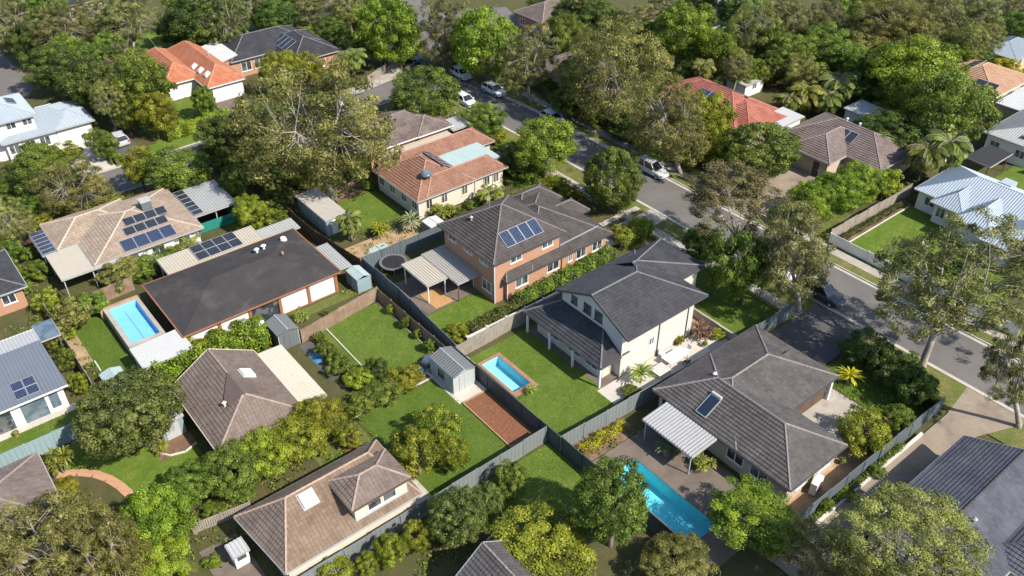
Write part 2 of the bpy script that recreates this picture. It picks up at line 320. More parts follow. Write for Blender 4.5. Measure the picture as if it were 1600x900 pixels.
# ------------------------------------------------------------------ roofs
def clip(poly, axis, lim, keep_ge):
    out = []
    for i in range(len(poly)):
        a, b = poly[i], poly[(i + 1) % len(poly)]
        ia = (a[axis] >= lim) if keep_ge else (a[axis] <= lim); ib = (b[axis] >= lim) if keep_ge else (b[axis] <= lim)
        if ia: out.append(a)
        if ia != ib:
            t = (lim - a[axis]) / (b[axis] - a[axis]); out.append((a[0] + (b[0] - a[0]) * t, a[1] + (b[1] - a[1]) * t))
    return out
class Plane:
    def __init__(s, pts):
        s.p = [Vector(q) for q in pts]; s.o = s.p[0]; s.u = (s.p[1] - s.p[0]).normalized()
        n = Vector()
        for i in range(len(s.p)):
            a, b = s.p[i], s.p[(i + 1) % len(s.p)]; n += Vector(((a.y - b.y) * (a.z + b.z), (a.z - b.z) * (a.x + b.x), (a.x - b.x) * (a.y + b.y)))
        n.normalize(); s.n = n if n.z > 0 else -n
        s.s = s.n.cross(s.u).normalized()
        if s.s.z < -1e-6: s.s = -s.s
        s.uv = [((q - s.o).dot(s.u), (q - s.o).dot(s.s)) for q in s.p]
    def at(s, u, v, h=0): return s.o + s.u * u + s.s * v + s.n * h
    def on(s, x, y):
        z = s.o.z - ((x - s.o.x) * s.n.x + (y - s.o.y) * s.n.y) / s.n.z; return Vector((x, y, z))
def cover(mb, pl, kind, course=.34, step=.065):
    vs = [q[1] for q in pl.uv]; us = [q[0] for q in pl.uv]; v0, v1 = min(vs), max(vs); u0, u1 = min(us), max(us)
    mb.face([pl.at(u, v, -.10) for u, v in reversed(pl.uv)])
    if kind == 'tile':
        k = 0
        while v0 + k * course < v1 - 1e-3:
            a = v0 + k * course; b = min(a + course, v1); q = clip(clip(pl.uv, 1, a, True), 1, b, False); k += 1
            if len(q) < 3: continue
            mb.face([pl.at(u, v, .012 + step * (1 - (v - a) / course)) for u, v in q], 0, q)
            lo = sorted([u for u, v in q if abs(v - a) < 1e-4])
            if len(lo) >= 2: mb.face([pl.at(lo[0], a, -.03), pl.at(lo[-1], a, -.03), pl.at(lo[-1], a, .012 + step), pl.at(lo[0], a, .012 + step)], 0, [(lo[0], a)] * 4)
    elif kind == 'metal':
        mb.face([pl.at(u, v, 0) for u, v in pl.uv], 0, pl.uv)
        p = .30; w = .09; k = 0
        while u0 + k * p < u1:
            a = u0 + k * p + .05; k += 1
            q = clip(clip(pl.uv, 0, a, True), 0, a + w, False)
            if len(q) < 3: continue
            lo = [t for t in q if abs(t[0] - a) < 1e-4]; hi = [t for t in q if abs(t[0] - a - w) < 1e-4]
            mb.face([pl.at(u, v, .06) for u, v in q], 0, q)
            for sd_ in (lo, hi):
                if len(sd_) >= 2:
                    c, d = sd_[0], sd_[-1]; e = -.03 if sd_ is lo else .03
                    mb.face([pl.at(c[0] + e, c[1], 0), pl.at(d[0] + e, d[1], 0), pl.at(*d, .06), pl.at(*c, .06)], 0, [c, d, d, c])
    else:
        mb.face([pl.at(u, v, .01) for u, v in pl.uv], 0, pl.uv)
def hip_planes(r, z, rise, ax='x', ends='hh', inset=None):
    """four faces of a hipped or gabled roof over rectangle r; first edge of each face is its eave"""
    x0, x1, y0, y1 = r
    if ax == 'x':
        h = (y1 - y0) / 2; ym = (y0 + y1) / 2; i0 = (inset or h) if ends[0] == 'h' else 0; i1 = (inset or h) if ends[1] == 'h' else 0
        if i0 + i1 > x1 - x0 - .02: f = (x1 - x0 - .02) / (i0 + i1); i0 *= f; i1 *= f
        A = (x0 + i0, ym, z + rise); B = (x1 - i1, ym, z + rise)
    else:
        h = (x1 - x0) / 2; xm = (x0 + x1) / 2; i0 = (inset or h) if ends[0] == 'h' else 0; i1 = (inset or h) if ends[1] == 'h' else 0
        if i0 + i1 > y1 - y0 - .02: f = (y1 - y0 - .02) / (i0 + i1); i0 *= f; i1 *= f
        A = (xm, y0 + i0, z + rise); B = (xm, y1 - i1, z + rise)
    a, b, c, d = (x0, y0, z), (x1, y0, z), (x1, y1, z), (x0, y1, z)
    P = {}
    if ax == 'x':
        P['-y'] = [a, b, B, A]; P['+y'] = [c, d, A, B]
        if ends[1] == 'h': P['+x'] = [b, c, B]
        if ends[0] == 'h': P['-x'] = [d, a, A]
        gab = [(d, a, A)] if ends[0] == 'g' else []
        gab += [(b, c, B)] if ends[1] == 'g' else []
    else:
        P['+x'] = [b, c, B, A]; P['-x'] = [d, a, A, B]
        if ends[0] == 'h': P['-y'] = [a, b, A]
        if ends[1] == 'h': P['+y'] = [c, d, B]
        gab = [(a, b, A)] if ends[0] == 'g' else []
        gab += [(c, d, B)] if ends[1] == 'g' else []
    caps = [(A, B)]
    for k, (e, R_) in zip(range(2), ((ends[0], A), (ends[1], B))):
        if e == 'h':
            for c_ in ((a, d) if (ax == 'x' and k == 0) else (b, c) if ax == 'x' else (a, b) if k == 0 else (c, d)): caps.append((c_, R_))
    eaves = [(p[0], p[1]) for p in P.values()]
    return {k: Plane(v) for k, v in P.items()}, caps, eaves, gab
def put_roof(root, planes, caps, eaves, mat, kind, capmat=None, gut=PAINT_G, course=.34, name='roof', step=.065, caprad=.10):
    if capmat is None and kind == 'tile': capmat = cap_of(mat)
    mb = MB()
    for p in planes.values(): cover(mb, p, kind, course, step)
    ro = mb.build(name, mat, root)
    for a, b in caps:
        a, b = Vector(a), Vector(b)
        if (b - a).length < .3: continue
        m = MB(); n = max(2, int((b - a).length / .42))
        # overlapping cap tiles: the radius saws along the line
        pts, rad = [], []
        for i in range(n):
            pts += [a.lerp(b, i / n) + Vector((0, 0, .03)), a.lerp(b, (i + .97) / n) + Vector((0, 0, .03))]; rad += [caprad, caprad * .8]
        if kind == 'tile': m.tube(pts, rad, 6)
        else: m.tube([a + Vector((0, 0, .02)), b + Vector((0, 0, .02))], caprad * (.55 if kind == 'metal' else .35), 6)
        m.build('ridge_cap', capmat or mat, ro)
    if eaves:
        g = MB()
        for a, b in eaves:
            a, b = Vector(a), Vector(b); d = (b - a).normalized(); o = Vector((d.y, -d.x, 0)) * .05
            g.beam(a + o - Vector((0, 0, .05)), b + o - Vector((0, 0, .05)), .11, .13)
        g.build('gutter', gut, root)
    return ro
WIN = {}
def window(root, side, wall, at, z, w, h, frame=PAINT_W, glass=GLASS, mull=1, name='window'):
    """window > pane, sill on wall plane `wall`; centre at along the wall, z its centre height"""
    k = (w, h, frame.name, glass.name, mull)
    if k not in WIN:
        f = MB(); t = .07
        f.box(-w / 2, w / 2, -.05, .02, h / 2 - t, h / 2); f.box(-w / 2, w / 2, -.05, .02, -h / 2, -h / 2 + t)
        for i in range(mull + 2):
            x = -w / 2 + (w - t) * i / (mull + 1); f.box(x, x + t, -.047, .02, -h / 2 + t, h / 2 - t)
        g = MB(); g.box(-w / 2 + t, w / 2 - t, -.018, .01, -h / 2 + t, h / 2 - t)
        s = MB(); s.box(-w / 2 - .06, w / 2 + .06, -.10, .02, -h / 2 - .07, -h / 2 - .004)
        WIN[k] = (f.data('window_frame', frame), g.data('window_pane', glass), s.data('window_sill', frame))
    rz = {'-y': 0, '+x': math.pi / 2, '+y': math.pi, '-x': -math.pi / 2}[side]
    p = (at, wall, z) if side[1] == 'y' else (wall, at, z)
    fo = inst(name, WIN[k][0], root, p, rz)
    for nm, me in (('pane', WIN[k][1]), ('sill', WIN[k][2])):
        c = bpy.data.objects.new(nm, me); COL.objects.link(c); c.parent = fo
    return fo
DOOR = {}
def door(root, side, wall, at, w, h, mat, name='door', rows=0, z0=.03):
    k = (w, h, mat.name, rows)
    if k not in DOOR:
        f = MB(); t = .06
        f.box(-w / 2 - t, -w / 2, -.05, .02, 0, h); f.box(w / 2, w / 2 + t, -.05, .02, 0, h); f.box(-w / 2 - t, w / 2 + t, -.05, .02, h, h + t)
        d = MB(); d.box(-w / 2, w / 2, -.01, .02, 0, h)
        n = rows or 3
        for i in range(n):
            d.box(-w / 2 + .05, w / 2 - .05, -.03, -.01, h * i / n + .04, h * (i + 1) / n - .03)
        hd = MB(); hd.box(w / 2 - .16, w / 2 - .08, -.09, -.028, h * .45, h * .45 + .12)
        DOOR[k] = (f.data('door_frame', PAINT_W), d.data('door_leaf', mat), hd.data('door_handle', ALU))
    rz = {'-y': 0, '+x': math.pi / 2, '+y': math.pi, '-x': -math.pi / 2}[side]
    p = (at, wall, z0) if side[1] == 'y' else (wall, at, z0)
    fo = inst(name, DOOR[k][1], root, p, rz)
    for nm, me in (('frame', DOOR[k][0]), ('handle', DOOR[k][2])):
        c = bpy.data.objects.new(nm, me); COL.objects.link(c); c.parent = fo
    return fo
PVM = {}
def solar(root, pl, x, y, nu, nv, w=1.0, h=1.65, mat=PV_BLUE, gap=.03, lift=.14, tilt=0.0):
    """a block of nu x nv panels on roof plane pl, its centre over (x, y); every panel a part with its frame"""
    k = (w, h, mat.name)
    if k not in PVM:
        g = MB(); g.box(-w / 2 + .025, w / 2 - .025, -h / 2 + .025, h / 2 - .025, -.02, .012)
        g.uv = [None] * 6; g.uv[1] = [(0, 0), (w, 0), (w, h), (0, h)]
        f = MB(); t = .035
        f.box(-w / 2, w / 2, -h / 2, -h / 2 + t, -.03, .02); f.box(-w / 2, w / 2, h / 2 - t, h / 2, -.03, .02)
        f.box(-w / 2, -w / 2 + t, -h / 2 + t, h / 2 - t, -.03, .018); f.box(w / 2 - t, w / 2, -h / 2 + t, h / 2 - t, -.03, .018)
        PVM[k] = (g.data('solar_cells', mat), f.data('panel_frame', ALU))
    c = pl.on(x, y); Mx = Matrix((pl.u, pl.s, pl.n)).transposed()
    if tilt: Mx = Mx @ Matrix.Rotation(tilt, 3, 'X')
    e = Mx.to_euler()
    for i in range(nu):
        for j in range(nv):
            p = c + Mx @ Vector(((i - (nu - 1) / 2) * (w + gap), (j - (nv - 1) / 2) * (h + gap), lift))
            o = inst('solar_panel', PVM[k][0], root, p, rot=e)
            q = bpy.data.objects.new('frame', PVM[k][1]); COL.objects.link(q); q.parent = o
def house(name, label, wings, cat='house', loc=None):
    """wings: dicts r=(x0,x1,y0,y1) roof rectangle, z eave, rise, ax, ends, mat, kind, ov, wall, gut"""
    r = wings[0]['r']; root = thing(name, label, cat, loc or ((r[0] + r[1]) / 2, (r[2] + r[3]) / 2, 0))
    root_planes = []
    for i, w in enumerate(wings):
        x0, x1, y0, y1 = w['r']; z = w['z'] + i * .013; ov = w.get('ov', .45) + i * .012
        planes, caps, eaves, gab = hip_planes(w['r'], z, w['rise'], w.get('ax', 'x'), w.get('ends', 'hh'), w.get('inset'))
        put_roof(root, planes, caps, eaves, w['mat'], w.get('kind', 'tile'), w.get('cap'), w.get('gut', PAINT_G), w.get('course', .34))
        root_planes.append(planes)
        if w.get('wall'):
            m = MB(); b = w.get('base', 0.0); m.box(x0 + ov, x1 - ov, y0 + ov, y1 - ov, b, z - .12)
            for (p, q, t) in gab:
                cen = Vector(((x0 + x1) / 2, (y0 + y1) / 2, 0)); pts = []
                for c in (p, q, t):
                    c = Vector(c); d = cen - c; f = Vector((math.copysign(min(ov, abs(d.x)), d.x), math.copysign(min(ov, abs(d.y)), d.y), 0)) if c != Vector(t) else Vector((math.copysign(ov, d.x) if abs(p[0] - q[0]) < .01 else 0, math.copysign(ov, d.y) if abs(p[1] - q[1]) < .01 else 0, -.16))
                    pts.append(c + f)
                pts[0].z = pts[1].z = z - .12; m.face(pts)
                back = [p_ + (cen - p_).normalized() * .1 for p_ in pts]
            m.build('wall', w['wall'], root)
            for (p, q, t) in gab:      # barge boards along the raked edges
                g = MB(); g.beam(Vector(p) - Vector((0, 0, .02)), Vector(t) - Vector((0, 0, .02)), .06, .2); g.beam(Vector(q) - Vector((0, 0, .02)), Vector(t) - Vector((0, 0, .02)), .06, .2)
                g.build('barge_board', w.get('gut', PAINT_G), root)
    return root, root_planes
def flat_roof(root, r, z, mat, kind='metal', fall=.12, ax='y', name='roof', posts=(), post_h=None, postmat=PAINT_W, gut=PAINT_G, th=.1):
    """skillion sheet roof over rectangle r with edge beams and real posts"""
    x0, x1, y0, y1 = r
    if ax == 'y': pl = Plane([(x0, y0, z), (x1, y0, z), (x1, y1, z + fall), (x0, y1, z + fall)])
    elif ax == '-y': pl = Plane([(x1, y1, z), (x0, y1, z), (x0, y0, z + fall), (x1, y0, z + fall)])
    elif ax == 'x': pl = Plane([(x0, y1, z), (x0, y0, z), (x1, y0, z + fall), (x1, y1, z + fall)])
    else: pl = Plane([(x1, y0, z), (x1, y1, z), (x0, y1, z + fall), (x0, y0, z + fall)])
    mb = MB(); cover(mb, pl, kind); mb.build(name, mat, root)
    g = MB()
    for i in range(4):
        a, b = pl.p[i], pl.p[(i + 1) % 4]; g.beam(a - Vector((0, 0, .09)), b - Vector((0, 0, .09)), .08, .14)
    g.build('edge_beam', gut, root)
    for (px, py) in posts:
        m = MB(); m.box(px - .05, px + .05, py - .05, py + .05, 0, pl.on(px, py).z - .1); m.build('post', postmat, root)
    return pl
def downpipe(root, x, y, z0, z1, mat=PAINT_W):
    m = MB(); m.tube([(x, y, z0), (x, y, z1)], .05, 6); m.build('downpipe', mat, root)
def skylight(root, pl, x, y, w=1.1, h=1.1):
    c = pl.on(x, y); Mx = Matrix((pl.u, pl.s, pl.n)).transposed(); m = MB(); m.box(-w / 2, w / 2, -h / 2, h / 2, -.05, .25)
    n = len(m.v); m.mesh([(-w / 2 + .06, -h / 2 + .06, .251), (w / 2 - .06, -h / 2 + .06, .251), (w / 2 - .06, h / 2 - .06, .251), (-w / 2 + .06, h / 2 - .06, .251), (-w / 2 + .22, -h / 2 + .22, .36), (w / 2 - .22, -h / 2 + .22, .36), (w / 2 - .22, h / 2 - .22, .36), (-w / 2 + .22, h / 2 - .22, .36)],
                 [(0, 1, 5, 4), (1, 2, 6, 5), (2, 3, 7, 6), (3, 0, 4, 7), (4, 5, 6, 7)])
    o = inst('skylight', m.data('skylight', PAINT_W), root, c, rot=Mx.to_euler())
    f = MB(); f.box(-w / 2 - .12, w / 2 + .12, -h / 2 - .12, h / 2 + .12, -.04, .075); q = bpy.data.objects.new('flashing', f.data('flashing', MET_GREY)); COL.objects.link(q); q.parent = o
def heater(root, pl, x, y, w=1.1, h=2.0, rz=0):
    c = pl.on(x, y); Mx = Matrix((pl.u, pl.s, pl.n)).transposed(); e = Mx.to_euler()
    m = MB(); m.box(-w / 2, w / 2, -h / 2, h / 2, .06, .16); o = inst('solar_collector', m.data('solar_collector', COLLECT), root, c, rot=e)
    f = MB(); t = .06
    f.box(-w / 2 - t, w / 2 + t, -h / 2 - t, -h / 2, .04, .18); f.box(-w / 2 - t, w / 2 + t, h / 2, h / 2 + t, .04, .18); f.box(-w / 2 - t, -w / 2, -h / 2, h / 2, .04, .178); f.box(w / 2, w / 2 + t, -h / 2, h / 2, .04, .178)
    q = bpy.data.objects.new('frame', f.data('frame', ALU)); COL.objects.link(q); q.parent = o
    k = MB(); k.tube([(-w / 2, h / 2 + .22, .2), (w / 2, h / 2 + .22, .2)], .15, 12)
    inst('water_tank', k.data('water_tank', MET_WHITE), root, c, rot=e)
def vent(root, pl, x, y, mat=MET_GREY, r=.14):
    c = pl.on(x, y); m = MB(); m.tube([c, c + Vector((0, 0, .35))], r * .7, 8); m.tube([c + Vector((0, 0, .35)), c + Vector((0, 0, .45)), c + Vector((0, 0, .58))], [r, r * 1.5, r * .5], 8)
    m.build('roof_vent', mat, root)
def ac_unit(label, x, y, rz=0, z=0, s=1):
    t = thing('air_conditioner', label, 'air conditioner', (x, y, z)); t.rotation_euler = (0, 0, rz); t.scale = (s, s, s)
    def add(n, m, mt):
        o = bpy.data.objects.new(n, m.data(n, mt)); COL.objects.link(o); o.parent = t
    m = MB(); m.box(-.45, .45, -.18, .18, .1, .9); add('casing', m, PAINT_W)
    m = MB(); m.tube([(0, -.181, .5), (0, -.215, .5)], .3, 16); add('fan_grille', m, PAINT_D)
    m = MB(); m.box(-.4, -.3, -.16, .16, 0, .1); m.box(.3, .4, -.16, .16, 0, .1); add('feet', m, PAINT_D)

# ------------------------------------------------------------------ ground, roads, paths, lawns
POOLS = [(36.55, 38.55, 45.05, 49.9), (36.45, 39.45, 23.6, 32.4), (38.3, 42.4, 72.45, 73.45)]
mb = MB()
xs = sorted({-2500, 2500} | {v for p in POOLS for v in p[:2]}); ys = sorted({-2500, 2500} | {v for p in POOLS for v in p[2:]})
for i in range(len(xs) - 1):
    for j in range(len(ys) - 1):
        cx, cy_ = (xs[i] + xs[i + 1]) / 2, (ys[j] + ys[j + 1]) / 2
        if not any(p[0] < cx < p[1] and p[2] < cy_ < p[3] for p in POOLS):
            mb.face([(xs[i], ys[j], 0), (xs[i + 1], ys[j], 0), (xs[i + 1], ys[j + 1], 0), (xs[i], ys[j + 1], 0)])
struct('ground', mb, EARTH, 'rough grassy ground of the whole suburb')
def strip(name, line, w0, w1, z, mat, label, th=0, zb=0):
    """a ribbon along a polyline, from offset w0 to w1 to its right-hand side"""
    P = [Vector((a, b)) for a, b in line]; L = []
    for i, p in enumerate(P):
        d = (P[min(i + 1, len(P) - 1)] - P[max(i - 1, 0)]).normalized(); n = Vector((d.y, -d.x)); L.append((p + n * w0, p + n * w1))
    mb = MB()
    for i in range(len(P) - 1):
        a, b, c, d = L[i][0], L[i][1], L[i + 1][1], L[i + 1][0]
        mb.face([(*a, z), (*b, z), (*c, z), (*d, z)][::-1])
        if th:
            mb.face([(*a, z - th), (*a, z), (*d, z), (*d, z - th)]); mb.face([(*b, z), (*b, z - th), (*c, z - th), (*c, z)])
    return struct(name, mb, mat, label)
def smooth(line, n=5):
    out = []
    for i in range(len(line) - 1):
        p0, p1, p2, p3 = (Vector(line[max(0, min(len(line) - 1, k))]) for k in (i - 1, i, i + 1, i + 2))
        for t in range(n):
            t /= n; out.append(tuple(.5 * ((2 * p1) + (p2 - p0) * t + (2 * p0 - 5 * p1 + 4 * p2 - p3) * t * t + (3 * p1 - p0 - 3 * p2 + p3) * t ** 3)))
    return out + [tuple(line[-1])]
ROAD = smooth([(73.1, -40), (73.1, 0), (73.1, 40), (73.1, 70), (72.9, 88), (72.3, 100), (73.5, 112), (78.5, 124), (86, 137), (96, 152), (110, 170)])
strip('road', ROAD, -3.6, 3.6, .012, ASPH, 'grey asphalt street curving away between the houses')
SIDE = [(-40, 106.9), (0, 106.9), (30, 106.9), (55, 108.0), (66, 109.0), (70.2, 109)]
strip('road', SIDE, -3.3, 3.3, .016, ASPH, 'grey asphalt side street running left from the junction')
strip('road', [(12, 190), (18, 160), (19, 146), (12, 132), (0, 130)], -3.5, 3.5, .012, ASPH, 'shaded asphalt street at the far left')
sheet('road', [], .020, ASPH, 'asphalt court beside the far brown roof', [[(90.5, 113), (96, 112), (101, 127), (95, 131), (84, 133), (80, 127), (88, 122)]])
for nm, ln, a, b in (('street', ROAD[:26], 3.6, 3.75), ('street', ROAD[:26], -3.75, -3.6), ('upper street', ROAD[28:], 3.6, 3.75), ('upper street', ROAD[31:], -3.75, -3.6), ('side street', SIDE[:-1], -3.45, -3.3), ('side street', SIDE[:-1], 3.3, 3.45)):
    strip('kerb', ln, a, b, .13, KERB, 'concrete kerb along the %s' % nm, .13)
strip('gutter', ROAD[:26], 3.2, 3.599, .018, KERB, 'pale concrete gutter along the far street edge')
strip('gutter', ROAD[:26], -3.599, -3.2, .018, KERB, 'pale concrete gutter along the near street edge')
strip('verge', ROAD[:27], 3.751, 8.2, .10, VERGE, 'patchy grass verge on the far side of the street', .10)
strip('verge', [(73.1, -40), (73.1, 95), (72.6, 100)], -8.0, -3.751, .10, VERGE, 'patchy grass verge on the near side of the street', .10)
strip('verge', [(-40, 110.4), (30, 110.4), (55, 111.4)], -3.2, 0, .10, LAWN_P, 'sunny grass verge of the side street', .10)
strip('footpath', [(78.2, -40), (78.2, 95)], 0, 1.3, .104, CONC, 'concrete footpath beyond the street')
strip('footpath', [(65.6, 26.6), (65.6, 96)], 0, 1.3, .104, CONC, 'concrete footpath on the near verge')
LAWNS = []
def pad(name, r, mat, label, z=.03, polys=()):
    if name == 'lawn' and r: LAWNS.append((*r, z))
    return sheet(name, [r] if r else [], z, mat, label, polys)
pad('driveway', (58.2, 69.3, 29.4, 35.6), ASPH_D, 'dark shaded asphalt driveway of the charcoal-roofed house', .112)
pad('driveway', (51.8, 59.6, 22.6, 27.6), CONC, 'grey concrete apron before the open garage', .04)
pad('driveway', None, CONC_B, 'long brown stained concrete driveway at the lower right', .114, [[(40, 15.7), (64, 15.7), (69.3, 13.6), (69.3, 19.4), (64.6, 18.75), (40, 18.75)]])
pad('driveway', (59.6, 69.3, 56.6, 59.4), CONC, 'concrete driveway of the two-storey brick house', .113)
pad('driveway', (77, 92.4, 50.4, 55.2), CONC_B, 'brown driveway of the grey-brown roofed house', .115)
pad('driveway', (59.8, 69.3, 79.6, 82.6), CONC, 'concrete driveway of the terracotta-roofed house', .113)
pad('driveway', (18.4, 22.9, 110.4, 121), CONC_W, 'pale concrete driveway before the white garage door', .115)
pad('driveway', (24.2, 27.2, 110.4, 121), ASPH_D, 'dark driveway under the silver hatchback', .116)
pad('driveway', (40.6, 46, 110.4, 120.8), PAVE, 'paved driveway of the orange-roofed house', .115)
pad('driveway', (77, 90, 57.5, 60.2), CONC_B, 'shaded driveway of the red tiled house', .117)
strip('footpath', [(57, 112.6), (66.8, 114.2), (70, 119)], 0, 2.6, .118, CONC, 'curved concrete path round the street corner')
pad('footpath', (60.4, 68.5, 60.2, 61.0), CONC, 'narrow path across the brick house front garden', .112)
pad('lawn', (26.5, 34.0, 54.2, 64.4), LAWN, 'square bright green back lawn inside timber fences', .02)
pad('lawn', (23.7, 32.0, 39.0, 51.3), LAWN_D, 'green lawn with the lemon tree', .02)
mbl = MB()
for r in ((38.95, 44.6, 37.6, 51.4), (35.4, 38.95, 37.6, 44.35), (35.4, 38.95, 50.3, 51.4)): mbl.face([(r[0], r[2], .02), (r[1], r[2], .02), (r[1], r[3], .02), (r[0], r[3], .02)])
struct('lawn', mbl, LAWN, 'lawn wrapped round the plunge pool')
pad('lawn', (25.5, 34.9, 29.5, 38.3), LAWN, 'lawn at the bottom garden by the round bush', .02)
pad('lawn', (7.9, 11.0, 67, 80.6), LAWN_D, 'narrow lawn beside the raised pool', .02)
pad('lawn', (-8, 6.3, 64.6, 67.9), LAWN, 'strip of lawn before the blue metal house', .02)
pad('lawn', None, LAWN_P, 'curved lawn with brick edging at the left', .02, [[(1.5, 63.6), (11.4, 63.6), (11.4, 54), (9.5, 52.5), (5.5, 53.0), (5.2, 55.5), (4.6, 57.8), (3.2, 60), (1.2, 61.2)]])
pad('lawn', (39.4, 45.8, 77.0, 84.4), LAWN, 'small lawn behind the cream-walled house', .02)
pad('lawn', (36.4, 43.3, 53.6, 59.3), LAWN_P, 'lawn beside the pergola of the brick house', .02)
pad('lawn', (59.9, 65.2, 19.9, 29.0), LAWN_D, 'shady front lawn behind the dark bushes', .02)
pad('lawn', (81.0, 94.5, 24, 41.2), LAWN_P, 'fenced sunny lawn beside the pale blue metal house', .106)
pad('lawn', (58.0, 65.0, 37.0, 48.5), LAWN, 'shaded front lawn under the drooping tree', .02)
pad('lawn', (29.5, 40.2, 113.7, 125.4), LAWN, 'front lawn behind the clipped lime hedge', .02)
pad('lawn', (104, 118, 26, 37.2), LAWN, 'lawn behind the pale blue metal house', .02)
pad('lawn', (60.2, 65.0, 68, 79), LAWN, 'front lawn of the terracotta-roofed house', .02)
pad('lawn', (40, 52, 143, 156), LAWN_P, 'far sunny lawn behind the orange roof', .02)
pad('lawn', (66, 76, 128, 142), LAWN_P, 'far sunny lawn beyond the grey roof', .02)
pad('lawn', (28, 33.5, 79, 88), LAWN, 'lawn beside the teal shade cloth', .02)
pad('lawn', (112, 124, 54, 60), LAWN_P, 'small grass clearing among the far trees', .02)
pad('lawn', (11.5, 34.0, 66.9, 68.2), VERGE, 'grass strip along the white panelled wall', .02)
pad('lawn', (18.5, 23.4, 46.0, 51), VERGE, 'grass patch behind the dormer house', .02)
pad('lawn', (81, 87, 41.6, 50), VERGE, 'grass patch before the grey-brown house', .11)
pad('patio', (45.9, 57.6, 37.0, 40.45), CONC_W, 'pale concrete patio beside the two-storey cream house', .03)
pad('patio', (42.6, 46, 38.2, 40.4), CONC_W, 'pale slab at the porch corner', .034)
pad('patio', (55.9, 57.6, 40.5, 48), SAND, 'sandy strip behind the two-storey cream house', .03)
pad('patio', (43.2, 45.8, 40.4, 51), PAVE, 'paved porch floor under the lean-to roof', .03)
pad('patio', (35.2, 36.2, 50.4, 51.8), CONC_W, 'pale slab at the fence corner', .034)
pad('patio', (31.8, 34.9, 46.9, 52.6), CONC_W, 'concrete slab around the gabled garden shed', .034)
pad('patio', (21.5, 23.9, 38.9, 44.9), CONC_W, 'pale concrete yard at the end of the dormer house', .034)
pad('patio', (24.3, 26.2, 56.8, 63.2), ASPH_D, 'dark matting yard beside the cream patio roof', .03)
pad('patio', (36.9, 43.8, 59.4, 66), PAVE, 'paving under the pergola of the brick house', .034)
pad('deck', (38.1, 40.3, 59.6, 62.6), TIMBER_O, 'orange timber deck under the cream pergola', .08)
pad('patio', (7.2, 10.2, 38.9, 46.4), PAVE, 'paved yard with the white box unit', .03)
pad('patio', (35.8, 46, 70.6, 75.2), SAND, 'sandy garden round the small covered pool', .012)
pad('patio', (44.6, 62.0, 19.8, 22.5), SAND, 'sandy side yard of the charcoal-roofed house', .03)
pad('patio', (-8, 5.0, 67.9, 68.8), CONC_W, 'pale paving along the glass doors', .03)
pad('garden_bed', (32.15, 34.75, 39.95, 46.75), BARK, 'rectangular red bark garden bed', .05)
pad('garden_bed', (7.0, 8.1, 73.5, 80), SAND, 'sandy planting strip by the pool garden fence', .03)
pad('garden_bed', (20.9, 22.4, 47.8, 49.6), BARK, 'square red bark bed behind the dormer house', .05)
pad('garden_bed', (40, 58, 18.76, 19.35), SAND, 'planting strip between driveway and fence', .03)
pad('garden_bed', (33.95, 34.28, 53, 64.3), SOIL, 'narrow soil border along the right lawn fence', .03)
pad('garden_bed', (23.3, 34, 51.35, 54.1), SOIL, 'planted soil strip between two lawns', .024)
pad('garden_bed', (35.4, 42, 34.5, 36.9), SOIL, 'mulched border with yellow shrubs', .024)
pad('garden_bed', (80.9, 95, 40.2, 41.35), SOIL, 'soil border along the timber boundary fence', .112)
pad('garden_bed', (8.4, 11.6, 57, 59.9), SOIL, 'curved garden bed beside the sage tree', .026)
pad('garden_bed', (36.0, 45, 84.5, 88), SOIL, 'leaf litter under the huge gum', .012)
mb = MB()
for r in ((36.25, 36.55, 44.4, 50.25), (38.55, 38.95, 44.4, 50.25), (36.55, 38.55, 44.4, 45.05), (36.55, 38.55, 49.9, 50.25)): mb.box(*r, 0, .06)
struct('pool_coping', mb, COPING, 'brown coping round the plunge pool')
mb = MB()
for r in ((35.3, 36.45, 21, 34.4), (39.45, 44.4, 21, 34.4), (36.45, 39.45, 32.4, 34.4), (36.45, 39.45, 21, 23.6)): mb.face([(r[0], r[2], .04), (r[1], r[2], .04), (r[1], r[3], .04), (r[0], r[3], .04)])
struct('pool_deck', mb, PAVE, 'brown paved surround of the big pool')
def edging(label, pts, w=.12, h=.12, mat=CONC_W, name='garden_edging'):
    m = MB()
    for a, b in zip(pts, pts[1:]): m.beam((a[0], a[1], h / 2), (b[0], b[1], h / 2), w, h)
    return tag(m.build(name, mat), label, 'edging')
edging('pale edging along the top of the lemon tree lawn', [(23.6, 51.35), (31.9, 51.35)])
edging('pale edging strip splitting the square lawn', [(27.75, 64.3), (27.6, 56.2)])
edging('timber frame round the red bark bed', [(34.8, 39.85), (32.08, 39.85), (32.08, 46.8), (34.8, 46.8)], .1, .16, SAND)
edging('stone edging along the right side of the square lawn', [(33.95, 64.3), (33.95, 54)], .1, .1, TIM_G)
edging('low concrete wall beside the long brown driveway', [(43, 18.8), (60.5, 18.8)], .22, .4, REN_PALE)
edging('curved brick edging of the left lawn', [(1.2, 61.0), (2.6, 60.2), (3.6, 59.2), (4.3, 58), (4.8, 56.6), (5.1, 55.2), (5.2, 53.6)], .75, .06, BRICKPAVE)
edging('curved pale edging round the sage tree bed', [(8.2, 59.9), (8.4, 58.4), (9.2, 57.2), (10.4, 56.8), (11.5, 57.2)], .14, .14, REN_PALE)
edging('pale edging below the timber boundary fence', [(81, 40.15), (94, 40.15)], .12, .2, REN_PALE)
edging('curved edging of the bottom garden bed', [(24.2, 30.6), (24.6, 33.6), (27.0, 34.4), (27.6, 36.2), (27.0, 37.8)], .12, .14, CONC_W)
edging('grey coping beside the raised pool lawn', [(8.2, 73.4), (8.2, 68)], .12, .12, REN_PALE)
mb = MB(); mb.box(37.2, 64.2, 53.05, 53.3, 0, .9)
